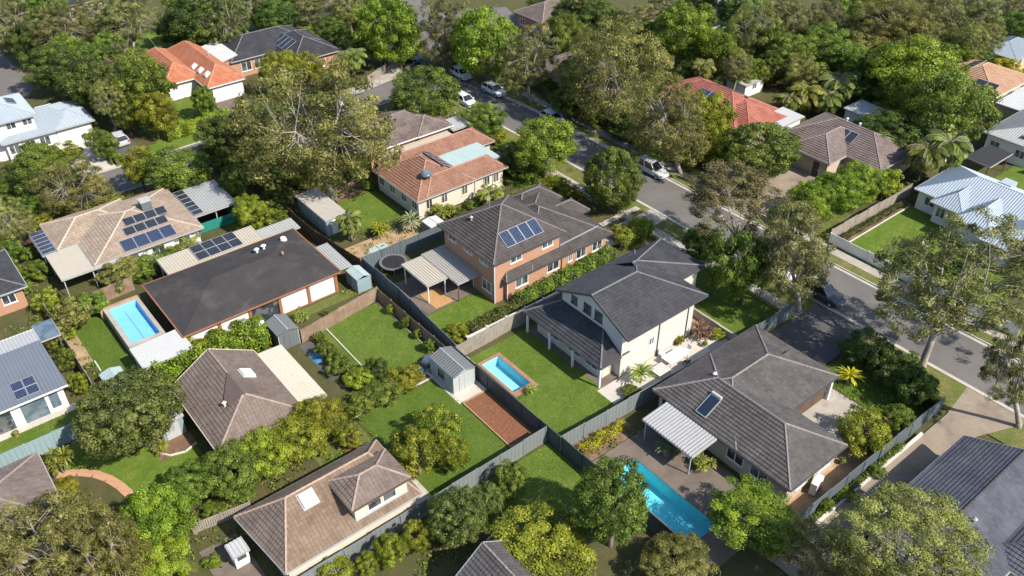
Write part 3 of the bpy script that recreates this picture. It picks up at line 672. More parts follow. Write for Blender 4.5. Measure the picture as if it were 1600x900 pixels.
for i in range(11): mb.box(37.2 + i * 2.45, 37.42 + i * 2.45, 53.0, 53.35, 0, 1.0)
tag(mb.build('garden_wall', REN_PALE), 'long low pale garden wall beside the brick house hedge', 'wall')

# ------------------------------------------------------------------ houses
W_ = dict
# two-storey brick house
hb, pb = house('brick_house', 'two-storey orange brick house with charcoal tiles and four blue solar panels', [
    W_(r=(42.9, 52.6, 56.1, 65.8), z=5.3, rise=2.95, mat=TILE_CHAR, wall=BRICK_OR, gut=PAINT_D, ov=.5),
    W_(r=(47.6, 59.2, 55.72, 68.0), z=2.7, rise=2.85, ax='y', mat=TILE_CHAR, wall=BRICK_OR, gut=PAINT_D, ov=.5),
    W_(r=(53.5, 59.9, 64.9, 68.9), z=2.75, rise=1.2, mat=TILE_CHAR, wall=BRICK_OR, gut=PAINT_D),
    W_(r=(54.5, 60.5, 60.8, 64.0), z=2.75, rise=1.15, mat=TILE_CHAR, wall=BRICK_OR, gut=PAINT_D)])
sk = Plane([(44.3, 55.75, 2.7), (52.4, 55.75, 2.7), (52.4, 56.75, 3.38), (45.0, 56.75, 3.38)])
se = Plane([(44.3, 57.0, 2.7), (44.3, 55.75, 2.7), (45.0, 56.75, 3.38), (45.0, 57.0, 3.38)])
put_roof(hb, {'a': sk, 'b': se}, [((44.3, 55.75, 2.7), (45.0, 56.75, 3.38))], [((44.3, 55.75, 2.7), (52.4, 55.75, 2.7))], TILE_CHAR, 'tile', name='skirt_roof', gut=PAINT_D)
m = MB(); m.box(44.7, 52.2, 56.16, 57, 0, 2.62); m.build('wall', BRICK_OR, hb)
m = MB(); m.beam((52.3, 56.72, 3.42), (58.1, 56.95, 3.44), .1, .1); m.build('flashing', ALU, hb)
solar(hb, pb[0]['-y'], 47.75, 57.75, 4, 1, 1.18, 1.8)
for x in (46.2, 50.4): window(hb, '-y', 56.6, x, 4.55, 1.5, .9)
for y in (58.3, 61, 63.8): window(hb, '-x', 43.4, y, 4.55, 1.4, .9)
for x in (46.6, 50.9): window(hb, '-y', 56.16, x, 1.7, 1.7, 1.15)
for x in (55.0, 57.4): window(hb, '-y', 56.23, x, 1.6, 1.5, 1.2)
window(hb, '-y', 56.23, 53.4, 1.7, .6, 1.0); window(hb, '-x', 43.4, 57.9, 1.6, 1.6, 1.3)
door(hb, '-x', 43.4, 61.4, 2.2, 2.1, GLASS, 'sliding_door', 1)
downpipe(hb, 43.35, 56.55, 0, 5.2); downpipe(hb, 44.66, 56.1, 0, 2.6); downpipe(hb, 52.1, 56.1, 0, 2.6, TIM_D)
vent(hb, pb[0]['-x'], 45.0, 62.5); m = MB(); m.tube([(47, 62, 7.2), (47, 62, 9.2)], .03, 6); m.beam((46.4, 62, 9.0), (47.6, 62, 9.0), .03, .03); m.beam((46.6, 62, 8.7), (47.4, 62, 8.7), .03, .03); m.build('antenna', ALU, hb)
pg = thing('pergola', 'grey corrugated pergola roof attached to the brick house', 'pergola', (41.8, 62, 0))
flat_roof(pg, (40.5, 43.5, 59.0, 65.6), 2.45, MET_WEATH, fall=.15, ax='y', posts=[(40.7, 59.2), (40.7, 62.4), (40.7, 65.3)], postmat=TIM_D)
pg = thing('pergola', 'cream corrugated pergola roof on white posts over the orange deck', 'pergola', (39.2, 63, 0))
flat_roof(pg, (37.9, 40.42, 60.7, 65.5), 2.4, MET_CREAM, fall=.1, ax='y', posts=[(38.1, 60.9), (38.1, 65.2), (40.2, 60.9)])
# cream two-storey house
hc, pc = house('cream_house', 'cream two-storey house with slate tiles and shaded gable wall', [
    W_(r=(45.0, 55.7, 39.5, 49.2), z=5.3, rise=2.2, ends='gh', mat=TILE_SLATE, gut=PAINT_D),
    W_(r=(51.9, 59.4, 42.9, 49.05), z=5.22, rise=1.95, ends='gh', inset=6.9, mat=TILE_SLATE, gut=PAINT_D)])
m = MB(); m.box(45.5, 55.2, 40.5, 48.7, 0, 5.2); m.face([(45.5, 48.7, 5.2), (45.5, 40.5, 5.2), (45.5, 41.2, 5.9), (45.5, 44.35, 7.3), (45.5, 47.6, 5.9)]); m.build('wall', REN_PALE, hc)
m = MB(); m.box(54.9, 58.8, 43.4, 48.6, 0, 5.1); m.build('wall', REN_PALE, hc)
m = MB()
for e in ((45.0, 39.5, 5.3), (45.0, 49.2, 5.3)): m.beam(Vector(e), Vector((45.0, 44.35, 7.5)), .06, .22)
m.build('barge_board', PAINT_D, hc)
A_, B_ = (45.45, 42.95, 4.22), (45.45, 48.6, 4.22)
put_roof(hc, {'l': Plane([(42.8, 51.2, 2.6), (42.8, 40.4, 2.6), A_, B_]), 'f': Plane([(42.8, 40.4, 2.6), (46.5, 40.4, 2.6), (46.5, 42.95, 4.22), A_]), 'b': Plane([(45.45, 51.2, 2.6), (42.8, 51.2, 2.6), B_])},
         [((42.8, 40.4, 2.6), A_), ((42.8, 51.2, 2.6), B_)], [((42.8, 51.2, 2.6), (42.8, 40.4, 2.6)), ((42.8, 40.4, 2.6), (45.4, 40.4, 2.6))], TILE_SLATE, 'tile', name='lean_to_roof', gut=PAINT_D)
m = MB(); m.box(43.9, 45.6, 41.4, 50.4, 0, 2.55); m.build('lean_to_wall', REN_CREAM, hc)
for x, y in ((43.05, 40.65), (43.05, 44.3), (43.05, 47.6), (43.05, 50.9)):
    m = MB(); m.box(x - .09, x + .09, y - .09, y + .09, 0, 2.52); m.build('post', PAINT_W, hc)
for y in (43.7, 45.2): window(hc, '-x', 45.5, y, 5.25, 1.0, 1.1, PAINT_D)
for y in (42.6, 45, 48): window(hc, '-x', 43.9, y, 1.5, 1.7, 1.5)
for x in (46.8, 49.9, 53.3): window(hc, '-y', 40.5, x, 4.75, 1.0, .5)
window(hc, '-y', 40.5, 49.5, 2.3, .7, .9); window(hc, '-x', 45.5, 47.0, 5.2, .8, .9, PAINT_D)
for x in (45.44, 50.4, 54.4): downpipe(hc, x, 40.44, 0, 5.2, PAINT_D if x > 46 else PAINT_W)
door(hc, '-y', 41.4, 44.6, .9, 2.0, PAINT_C)
# charcoal-brown single-storey house
hd, pd_ = house('charcoal_house', 'single-storey house with grey-brown L-shaped hipped tiles and hot water collector', [
    W_(r=(44.5, 52.0, 21.1, 35.55), z=2.6, rise=1.92, ax='y', mat=TILE_GREYB, wall=REN_TAN, gut=PAINT_D),
    W_(r=(44.53, 58.6, 26.4, 35.6), z=2.6, rise=1.95, mat=TILE_GREYB, wall=REN_TAN, gut=PAINT_D)])
heater(hd, pd_[0]['-x'], 46.0, 30.7, 1.0, 1.9); vent(hd, pd_[1]['+y'], 48.6, 32.4, PAINT_W);
m = MB(); m.mesh([(55.4, 29.9, 3.35), (57.0, 30.5, 3.6), (57.0, 30.5, 2.9), (55.4, 31.2, 3.35), (55.2, 30.5, 4.05), (57.0, 30.5, 4.02)], [(0, 4, 5, 1), (3, 1, 5, 4), (0, 3, 4)]); m.build('gablet', TILE_GREYB, hd)
for y in (24.2, 26.6): window(hd, '-x', 44.95, y, 1.5, 1.7, 1.3)
window(hd, '-y', 21.55, 47, 1.5, 1.5, 1.1); window(hd, '-y', 21.55, 50, 1.5, 1.5, 1.1); window(hd, '-x', 44.95, 34.2, 1.6, 1.2, 1.1); door(hd, '-x', 44.95, 31.0, 2.6, 2.1, GLASS, 'sliding_door', 1)
door(hd, '-y', 26.86, 55.6, 4.6, 2.15, TIM_D, 'garage_door', 6); m = MB(); m.box(57.9, 58.2, 26.5, 26.85, 0, 2.5); m.build('pillar', PAINT_W, hd)
downpipe(hd, 44.9, 21.5, 0, 2.5); downpipe(hd, 51.6, 26.6, 0, 2.5)
aw = thing('awning', 'white corrugated awning on grey posts beside the big pool', 'awning', (42.8, 31, 0))
flat_roof(aw, (41.4, 44.35, 28.25, 33.8), 2.35, MET_AWN, fall=.2, ax='x', posts=[(41.6, 28.5), (41.6, 33.5)], postmat=MET_GREY)
# black low-pitched house with white panels
he, pe = house('panel_house', 'wide low house with black felt roof, white wall panels and orange posts', [W_(r=(15.4, 32.2, 68.15, 78.6), z=2.7, rise=1.35, mat=FELT, kind='flat', gut=RUST, ov=.3)])
m = MB(); m.box(15.9, 31.7, 68.75, 78.1, 0, 2.58); m.build('wall', TIM_D, he)
for i in range(6):
    x = 15.85 + i * 3.17; m = MB(); m.box(x - .16, x + .16, 68.5, 68.82, 0, 2.58); m.build('post', RUST, he)
for i in range(5):
    x0 = 15.85 + i * 3.17 + .18; x1 = x0 + 2.81; m = MB()
    if i == 2:
        m.box(x0, x1, 68.66, 68.75, .1, 2.5); m.build('glass_panel', GLASS, he); continue
    m.box(x0, x1, 68.62, 68.75, .12, 2.5); m.build('wall_panel', REN_WHITE, he)
m = MB(); m.box(15.7, 31.9, 68.56, 68.75, .0, .1); m.build('base_plate', RUST, he); m = MB(); m.box(15.75, 15.9, 68.8, 78.2, 2.3, 2.6); m.build('side_beam', RUST, he)
for x, y in ((26.6, 75.6), (27.5, 75.9)): vent(he, pe[0]['+y'], x, y, PAINT_W, .2)
m = MB(); m.disc((30.0, 76.4), .35, pe[0]['+y'].on(30, 76.4).z + .05, 12); m.tube([(30, 76.4, pe[0]['+y'].on(30, 76.4).z - .1), (30, 76.4, pe[0]['+y'].on(30, 76.4).z + .3)], [.4, .3], 10); m.build('roof_vent', PAINT_W, he)
m = MB(); c = pe[0]['-y'].on(28.3, 73.0); m.tube([c, c + Vector((0, 0, .3))], .12, 8); m.build('flue', BRICK_RED, he)
cp = thing('lean_to', 'pale carport with eight dark solar panels behind the black roof', 'carport', (22.5, 81, 0))
pl = flat_roof(cp, (18.2, 28.9, 79.0, 82.4), 2.4, MET_CREAM, fall=.15, ax='y', posts=[(18.4, 82.2), (23, 82.2), (28.6, 82.2)])
solar(cp, pl, 24.2, 80.9, 4, 2, 1.22, 1.42, PV_BLACK)
t = thing('lean_to', 'grey metal lean-to roof behind the right end of the black roof', 'lean-to', (31, 80, 0)); flat_roof(t, (28.95, 33.2, 79.0, 81.2), 2.35, MET_GREY, posts=[(29.2, 81), (33, 81)])
t = thing('lean_to', 'pale grey lean-to at the right end of the black-roofed house', 'lean-to', (33, 72, 0)); flat_roof(t, (32.35, 34.0, 69.2, 74.3), 2.2, MET_GREY, fall=.1, posts=[(33.8, 69.4), (33.8, 74.1)])
t = thing('lean_to', 'white steel lean-to roof beside the raised pool', 'lean-to', (13, 68, 0)); flat_roof(t, (10.9, 15.55, 66.3, 69.9), 2.4, MET_WHITE, fall=.15, ax='x', posts=[(11.1, 66.5), (11.1, 69.7), (15.3, 66.5)])
# tan house with solar
hf, pf = house('tan_house', 'tan tiled house with black and blue solar panels and rooftop cooler', [
    W_(r=(12.75, 24.6, 85.3, 96.6), z=2.6, rise=1.75, mat=TILE_TAN, wall=REN_WHITE), W_(r=(10.6, 19.5, 90.7, 97.2), z=2.62, rise=1.3, mat=TILE_TAN, wall=REN_WHITE)])
solar(hf, pf[0]['-y'], 19.9, 89.4, 4, 1, 1.15, 1.2, PV_BLACK); solar(hf, pf[0]['-y'], 19.4, 88.1, 4, 1, 1.15, 1.2, PV_BLACK); solar(hf, pf[0]['-y'], 18.9, 86.35, 4, 1, 1.4, 1.7, PV_BLUE)
c = pf[0]['-y'].on(20.6, 90.7); m = MB(); m.box(20.05, 21.15, 90.3, 91.4, c.z - .3, c.z + .75); m.build('rooftop_cooler', MET_DGREY, hf); m = MB(); m.box(20.0, 21.2, 90.25, 91.45, c.z + .755, c.z + .86); m.build('cooler_lid', MET_GREY, hf)
for x in (16.7, 19.5, 22.4): window(hf, '-y', 85.75, x, 1.5, 1.4, 1.2)
sl_ = thing('lean_to', 'lean-to covered in striped solar panels at the left of the tan house', 'lean-to', (10.9, 93.5, 0))
pl = flat_roof(sl_, (9.05, 12.55, 90.85, 96.2), 2.45, MET_DGREY, fall=.12, posts=[(9.2, 91), (9.2, 96), (12.3, 91)], ax='x')
solar(sl_, pl, 10.8, 93.5, 6, 2, .84, 1.66, PV_STRIPE, .03, .1)
t = thing('carport', 'cream flat carport roof in front of the tan house', 'carport', (12.3, 88, 0)); flat_roof(t, (9.3, 15.35, 85.0, 90.6), 2.45, MET_CREAM, 'flat', .1, posts=[(9.5, 85.2), (12.4, 85.2), (15.1, 85.2), (9.5, 90.4)], postmat=MET_GREY)
t = thing('pergola', 'grey flat pergola roof with a strip of dark panels and teal shade cloth', 'pergola', (27.3, 91.4, 0))
pl = flat_roof(t, (24.7, 29.9, 88.05, 94.6), 2.55, MET_GREY, fall=.12, posts=[(25, 88.3), (29.6, 88.3), (29.6, 94.3), (27.3, 88.3)], postmat=MET_GREY)
solar(t, pl, 25.35, 91.3, 1, 6, 1.15, 1.0, PV_BLACK, .04)
m = MB(); m.box(25.1, 29.6, 88.2, 88.24, .1, 1.35); m.build('shade_cloth', SHADE, t); m = MB(); m.box(29.58, 29.62, 88.3, 94.2, .1, 1.35); m.build('shade_cloth', SHADE, t)
# terracotta house with cream walls
hg, pg_ = house('terracotta_house', 'terracotta tiled house with cream walls, roof dome and aqua flat roof', [
    W_(r=(46.1, 54.6, 74.65, 84.6), z=2.7, rise=2.3, ax='y', mat=TILE_TERRA, wall=REN_CREAM, ends='hh'),
    W_(r=(47.5, 59.6, 74.7, 78.9), z=2.7, rise=1.3, mat=TILE_TERRA, wall=REN_CREAM), W_(r=(47.5, 62.6, 81.2, 86.0), z=2.7, rise=1.5, mat=TILE_TERRA, wall=REN_CREAM)])
flat_roof(hg, (54.0, 60.2, 77.0, 82.0), 3.05, MET_AQUA, 'flat', .06, name='flat_roof')
m = MB(); m.box(54.3, 59.2, 77.6, 81.6, 0, 2.9); m.build('wall', REN_CREAM, hg)
solar(hg, pg_[0]['+x'], 52.2, 79.6, 4, 1, 1.2, 1.6, PV_BLUE, .02, .3)
c = pg_[0]['-x'].on(49.0, 76.9); m = MB(); rad = [.75, .72, .55, .3, .05]; m.tube([c + Vector((0, 0, .1 + .16 * i)) for i in range(5)], rad, 14); m.build('roof_dome', GLASS_SKY, hg, True)
for y in (76, 78.3, 80.8, 83.2): window(hg, '-x', 46.55, y, 1.6, 1.1, 1.2)
for x in (48, 50.2, 53.2, 56.6, 58.0): window(hg, '-y', 75.1, x, 1.6, .9, 1.3, PAINT_C)
for x in (46.5, 54.8): downpipe(hg, x, 75.05, 0, 2.6)
# brick house behind it
hh, ph = house('brick_bungalow', 'brick bungalow with mottled brown tiles behind the terracotta house', [
    W_(r=(47.8, 60.6, 88.1, 97.2), z=2.9, rise=1.75, mat=TILE_MUD, wall=BRICK_RED, gut=PAINT_W), W_(r=(55.2, 60.9, 88.0, 93.5), z=2.9, rise=1.2, ax='y', mat=TILE_MUD, wall=BRICK_RED, gut=PAINT_W)])
flat_roof(hh, (49.0, 60.0, 86.6, 88.3), 2.2, MET_CREAM, 'flat', .05, name='awning'); flat_roof(hh, (60.4, 63.2, 87.4, 90.6), 2.5, MET_WHITE, 'metal', .1, name='awning', posts=[(63, 87.6), (63, 90.4)])
for x in (52, 56.5): window(hh, '-y', 88.55, x, 1.7, 1.3, 1.0)
# orange, grey and pale blue houses, upper left
hi, pi_ = house('orange_roof_house', 'house with bright orange tiles and a white garage door', [
    W_(r=(40.2, 46.3, 120.6, 138.5), z=2.7, rise=2.0, ax='y', mat=TILE_ORANGE, wall=BRICK_OR, gut=PAINT_W), W_(r=(35.6, 41.6, 125.3, 138.8), z=2.7, rise=1.9, ax='y', mat=TILE_ORANGE, wall=REN_WHITE, gut=PAINT_W)])
door(hi, '-y', 121.05, 43.4, 4.6, 2.2, PAINT_W, 'garage_door', 5); window(hi, '-y', 125.8, 38.2, 1.5, 1.2, 1.3)
for x, y in ((41.4, 127.6), (41.5, 125.4), (41.6, 123.2)): skylight(hi, pi_[0]['-x'], x, y, .9, .9)
vent(hi, pi_[0]['+x'], 44.3, 129)
hj, pj = house('grey_hip_house', 'house with smooth grey hipped tiles and pool-heating mats on the roof', [
    W_(r=(46.9, 61.5, 127.1, 135.8), z=2.9, rise=2.1, mat=TILE_SLATE, wall=BRICK_OR, gut=PAINT_G), W_(r=(54.3, 62.7, 120.9, 132.5), z=2.9, rise=2.0, ax='y', mat=TILE_SLATE, wall=BRICK_OR, gut=PAINT_G)])
flat_roof(hj, (44.9, 48.3, 127.6, 135.6), 2.95, MET_WHITE, 'metal', .75, 'x', name='glare_roof'); m = MB(); m.box(45.3, 47.5, 127.5, 135.2, 0, 2.9); m.build('wall', BRICK_OR, hj)  # glare on the left hip, put in as a separate white sheet
solar(hj, pj[1]['-x'], 56.2, 127.5, 4, 1, 1.2, 2.4, PV_BLACK); solar(hj, pj[1]['+x'], 60.4, 126.8, 3, 1, 1.2, 2.0, PV_BLACK)
for x in (49.4, 51.6): window(hj, '-y', 127.55, x, 1.6, 1.7, 1.6)
for x in (56.5, 60): window(hj, '-y', 121.4, x, 1.6, 1.7, 1.4)
hk, pk = house('pale_blue_house', 'pale blue metal-roofed house with a wide white garage door', [
    W_(r=(12.3, 23.9, 120.3, 129.3), z=2.7, rise=1.75, mat=MET_BLUE, kind='metal', wall=REN_WHITE), W_(r=(7.0, 17.5, 121.0, 129.6), z=5.2, rise=1.8, mat=MET_BLUE, kind='metal', wall=REN_WHITE), W_(r=(19.0, 24.0, 120.2, 125.6), z=2.72, rise=1.4, ax='y', mat=MET_BLUE, kind='metal', wall=BRICK_BLONDE)])
door(hk, '-y', 120.67, 21.2, 4.2, 2.2, PAINT_W, 'garage_door', 5)
for x in (14.2, 16.2): window(hk, '-y', 121.46, x, 4.4, 1.2, .9)
for x in (13.6, 15.6, 17.4): window(hk, '-y', 120.75, x, 1.5, 1.3, 1.3)
solar(hk, pk[1]['+x'], 15.6, 125.5, 1, 1, 2.0, 1.2, PV_BLACK); solar(hk, pk[0]['+y'], 19.4, 127, 2, 1, 1.0, 1.2, PV_BLACK)
# brown hipped house with cream patio
hl, pl_ = house('brown_hip_house', 'brown tiled house with a white skylight beside the cream patio roof', [W_(r=(11.9, 19.65, 52.4, 62.3), z=2.6, rise=2.25, ax='y', ends='hg', inset=2.7, mat=TILE_BROWN, wall=REN_CREAM, gut=PAINT_C)])
skylight(hl, pl_[0]['+x'], 17.35, 58.2); vent(hl, pl_[0]['-x'], 14.2, 55.6, PAINT_C)
m = MB(); m.mesh([(14.4, 55.05, 4.25), (17.1, 55.05, 4.25), (15.775, 54.95, 5.0), (15.775, 58.2, 5.0), (14.4, 56.2, 4.25), (17.1, 56.2, 4.25)], [(0, 1, 2), (0, 2, 3, 4), (1, 5, 3, 2)]); m.build('gablet', TILE_BROWN, hl)
for x in (14, 17.5): window(hl, '-y', 52.85, x, 1.5, 1.4, 1.1)
for y in (55, 58.5): window(hl, '-x', 12.35, y, 1.5, 1.4, 1.1)
t = thing('patio_cover', 'cream ribbed patio roof joined to the brown hipped house', 'patio cover', (20.8, 57.3, 0)); flat_roof(t, (19.55, 22.1, 53.0, 61.7), 2.45, MET_CREAM, 'metal', .12, '-x', posts=[(21.9, 53.2), (21.9, 57.4), (21.9, 61.5)], postmat=PAINT_C)
t = thing('garden_shed', 'low white shed under the sage tree', 'shed', (10.4, 60.4, 0)); flat_roof(t, (9.4, 11.5, 58.9, 61.6), 1.9, MET_WHITE, 'metal', .2, 'x'); m = MB(); m.box(9.5, 11.4, 59, 61.5, 0, 1.82); m.build('wall', CB_TEAL, t)
m = MB(); m.box(9.75, 10.95, 58.94, 59, .05, 1.6); m.build('door', MET_WHITE, t)
# dormer house
hm = thing('dormer_house', 'brown tiled house with a dormer, a white skylight and a front window pair', 'house', (16, 42, 0))
P0, P1, P2, P3 = (10.9, 38.72, 2.6), (22.3, 38.72, 2.6), (22.5, 45.6, 2.6), (10.2, 45.6, 2.6); R0, R1 = (13.4, 43.0, 4.75), (20.4, 43.0, 4.75)
pm = {'-y': Plane([P0, P1, R1, R0]), '+x': Plane([P1, P2, R1]), '+y': Plane([P2, P3, R0, R1]), '-x': Plane([P3, P0, R0])}
put_roof(hm, {k: pm[k] for k in ('-y', '+x', '+y')}, [(R0, R1), (P1, R1), (P2, R1), (P3, R0), (P0, R0)], [(P0, P1), (P1, P2), (P2, P3), (P3, P0)], TILE_WARM, 'tile')
mb = MB(); cover(mb, pm['-x'], 'tile'); mb.build('roof', TILE_BROWN, hm)
m = MB(); m.box(11.2, 22.0, 39.12, 45.2, 0, 2.52); m.build('wall', REN_CREAM, hm)
dp, dc, de, _g = hip_planes((16.65, 21.75, 39.1, 42.75), 4.45, 1.0, 'x', 'hh'); put_roof(hm, dp, dc, de, TILE_BROWN, 'tile', name='dormer_roof', gut=TIM_D)
m = MB(); m.box(16.95, 21.45, 39.32, 42.6, 2.6, 4.38); m.build('dormer_wall', REN_CREAM, hm)
for x in (18.6, 19.9): window(hm, '-y', 39.32, x, 3.62, 1.2, .85, mull=0)
skylight(hm, pm['-y'], 14.75, 42.2); m = MB(); m.box(16.9, 21.5, 39.2, 39.32, 2.95, 3.02); m.build('flashing', MET_GREY, hm)
t = thing('utility_box', 'white louvred box unit beside the dormer house corner', 'utility unit', (9.4, 43.8, 0)); flat_roof(t, (8.7, 10.0, 43.1, 44.5), 1.5, MET_WHITE, 'metal', .06); m = MB(); m.box(8.8, 9.9, 43.2, 44.4, 0, 1.4); m.build('casing', PAINT_W, t); m = MB(); m.box(9.0, 9.7, 43.17, 43.2, .8, 1.2); m.build('vent_panel', PAINT_D, t)
# blue metal house on the left
hn = thing('blue_metal_house', 'house with a blue-grey ribbed metal roof and four roof panes', 'house', (-1, 72, 0))
pl = Plane([(-9, 68.2, 2.7), (4.95, 68.2, 2.7), (4.7, 74.75, 3.6), (-9, 74.75, 3.6)]); put_roof(hn, {'a': pl}, [], [((-9, 68.2, 2.7), (4.95, 68.2, 2.7))], MET_GREYB, 'metal', gut=PAINT_W)
pl2 = Plane([(4.75, 77.4, 3.2), (-9, 77.4, 3.2), (-9, 74.76, 3.62), (4.75, 74.76, 3.62)]); put_roof(hn, {'a': pl2}, [], [((4.75, 77.4, 3.2), (-9, 77.4, 3.2))], MET_WHITE, 'metal', gut=PAINT_W, name='rear_roof')
m = MB(); m.box(-8.6, 4.5, 68.75, 76.9, 0, 2.6); m.mesh([(4.49, 68.75, 2.55), (4.49, 76.9, 2.55), (4.49, 76.9, 3.15), (4.49, 74.7, 3.5), (4.49, 68.75, 2.7)], [(0, 1, 2, 3, 4)]); m.build('wall', REN_WHITE, hn)
solar(hn, pl, 1.9, 69.75, 2, 2, .95, 1.05, PV_BLUE, .04, .1)
door(hn, '-y', 68.75, 1.9, 2.0, 2.1, GLASS_SKY, 'sliding_door', 1); door(hn, '-y', 68.75, -.6, 1.4, 2.1, GLASS, 'sliding_door', 1); window(hn, '-y', 68.75, 3.6, 1.35, .9, 2.0, glass=GLASS_SKY, mull=0)
t = thing('glass_awning', 'small dark glass awning behind the blue metal house', 'awning', (5.7, 78, 0)); flat_roof(t, (4.8, 6.6, 76.3, 79.2), 2.35, GLASS_SKY, 'flat', .1, posts=[(6.4, 76.5), (6.4, 79)], postmat=MET_DGREY)
for nm, lb, wings in (
 ('brick_cottage', 'orange brick cottage cut by the left edge of the photo', [W_(r=(-5, 6.2, 86.0, 94.5), z=2.6, rise=1.5, mat=TILE_SLATE, wall=BRICK_OR)]),
 ('corner_house', 'brown tiled house at the lower left edge', [W_(r=(-9, .55, 53.2, 61.6), z=2.6, rise=1.9, mat=TILE_DUST, wall=REN_TAN)]),
 ('pyramid_roof_house', 'small grey pyramid roof at the bottom edge', [W_(r=(19.6, 25.0, 22.4, 30.9), z=2.6, rise=2.0, ax='y', ends='hg', mat=TILE_GREYB, wall=REN_TAN)]),
 ('navy_roof_house', 'large navy tiled house in the lower right corner', [W_(r=(46.0, 60.4, 7.0, 15.65), z=2.6, rise=1.95, ends='hg', mat=TILE_NAVY, wall=REN_TAN, gut=PAINT_G, cap=TILE_GREYB), W_(r=(50.6, 57.8, -2, 9.5), z=2.6, rise=1.7, ax='y', ends='hh', mat=TILE_NAVY, wall=REN_TAN, cap=TILE_GREYB)]),
 ('red_tile_house', 'red tiled house with blue solar panels and a white flat-roofed corner', [W_(r=(89.5, 99.4, 63.6, 79.0), z=2.7, rise=2.3, ax='y', mat=TILE_RED, wall=REN_TAN), W_(r=(90.2, 98.2, 61.6, 70), z=2.7, rise=1.9, mat=TILE_RED, wall=REN_TAN)]),
 ('grey_brown_house', 'grey-brown tiled house with two roof panels behind the paved drive', [W_(r=(94.8, 103.6, 45.1, 59.2), z=2.7, rise=2.05, ax='y', mat=TILE_DUST, wall=REN_TAN), W_(r=(91.2, 101, 50.0, 56.6), z=2.7, rise=1.85, mat=TILE_DUST, wall=REN_TAN)]),
 ('ice_blue_house', 'pale ice-blue metal roof house with a stepped roofline', [W_(r=(94.0, 103.6, 24, 40.1), z=2.7, rise=2.0, ax='y', mat=MET_ICE, kind='metal', wall=REN_WHITE), W_(r=(92.7, 100, 33.4, 37.3), z=2.7, rise=1.3, mat=MET_ICE, kind='metal', wall=REN_WHITE), W_(r=(91.2, 99, 29.4, 33.9), z=2.7, rise=1.4, mat=MET_ICE, kind='metal', wall=REN_WHITE), W_(r=(89.5, 98, 22, 29.8), z=2.7, rise=1.7, mat=MET_ICE, kind='metal', wall=REN_WHITE)]),
 ('tan_brown_house', 'tan-brown tiled house with flat black panels at the upper right', [W_(r=(126.2, 138, 46.8, 57.0), z=2.7, rise=2.0, mat=TILE_TANB, wall=BRICK_BLONDE, gut=PAINT_W)]),
 ('blue_shed_house', 'small blue metal-roofed house at the upper right edge', [W_(r=(142.6, 152, 51.6, 58.2), z=2.7, rise=1.3, mat=MET_BLUE, kind='metal', wall=BRICK_BLONDE)]),
 ('grey_extension_house', 'pale grey house with a solar panel at the right edge', [W_(r=(114.2, 126, 35.5, 42.2), z=3.0, rise=.9, mat=MET_GREY, kind='metal', wall=REN_WHITE)]),
 ('shaded_grey_house', 'shaded grey-roofed house hidden behind the domed paperbark', [W_(r=(81.2, 91.5, 86.0, 97.5), z=3, rise=2.1, ax='y', mat=TILE_DUST, wall=TIM_D)]),
 ('far_brown_house', 'small brown roof at the top middle', [W_(r=(95.2, 105, 109.8, 117.5), z=3, rise=1.9, mat=TILE_DUST, wall=BRICK_RED)]),
 ('far_white_house', 'white roof among the trees at the top', [W_(r=(121.4, 131, 92.5, 100.5), z=3, rise=1.3, mat=MET_WHITE, kind='metal', wall=REN_WHITE)]),
 ('white_edged_house', 'far house with a white-edged grey roof among gums', [W_(r=(127.5, 137.5, 70.0, 78.0), z=3, rise=1.2, mat=MET_STEEL, kind='metal', wall=REN_WHITE, gut=PAINT_W)]),
 ('far_grey_house', 'grey roof at the far top left edge', [W_(r=(32.8, 43, 169.5, 178), z=3, rise=1.8, mat=TILE_SLATE, wall=REN_TAN)]),
 ('far_corner_house', 'pale house half hidden at the far upper left', [W_(r=(8, 16, 148, 158), z=3, rise=1.6, mat=MET_WHITE, kind='metal', wall=BRICK_RED)]),
 ('far_garage', 'white garage between the khaki gums near the top right', [W_(r=(116.5, 124, 86, 91), z=2.6, rise=.8, mat=MET_WHITE, kind='metal', wall=REN_WHITE)])):
    h_, p_ = house(nm, lb, wings); r = wings[0]['r']; ov = .45
    n = max(2, int((r[1] - r[0]) / 3.5))
    for i in range(n): window(h_, '-y', r[2] + ov, r[0] + (i + .5) * (r[1] - r[0]) / n, 1.6, 1.3, 1.1)
    n = max(2, int((r[3] - r[2]) / 3.8))
    for i in range(n): window(h_, '-x', r[0] + ov, r[2] + (i + .5) * (r[3] - r[2]) / n, 1.6, 1.3, 1.1)
    if nm == 'red_tile_house':
        solar(h_, p_[0]['-x'], 92.4, 71.0, 2, 1, 1.7, 1.9, PV_BLUE); solar(h_, p_[0]['+x'], 96.4, 70.0, 4, 1, 1.6, 1.8, PV_BLACK)
        flat_roof(h_, (95.0, 100.2, 60.2, 63.9), 2.75, MET_WHITE, 'flat', .08, name='flat_roof'); m = MB(); m.box(95.4, 99.9, 60.6, 64, 0, 2.65); m.build('wall', REN_WHITE, h_)
    if nm == 'grey_brown_house':
        solar(h_, p_[0]['-x'], 97.3, 51.9, 2, 1, 1.15, 1.9, PV_BLACK); door(h_, '-x', 91.66, 52.0, 1.0, 2.1, TIM_D); vent(h_, p_[0]['+x'], 100, 52, PAINT_W); vent(h_, p_[0]['+x'], 100.2, 54, PAINT_W)
    if nm == 'tan_brown_house': solar(h_, p_[0]['+y'], 131.5, 53.5, 4, 1, 1.3, 1.9, PV_BLACK); solar(h_, p_[0]['-x'], 127.9, 49.2, 2, 1, 1.6, 1.6, PV_BLACK)
    if nm == 'grey_extension_house': solar(h_, p_[0]['-y'], 117.5, 37.2, 3, 1, 1.4, 1.5, PV_BLUE)
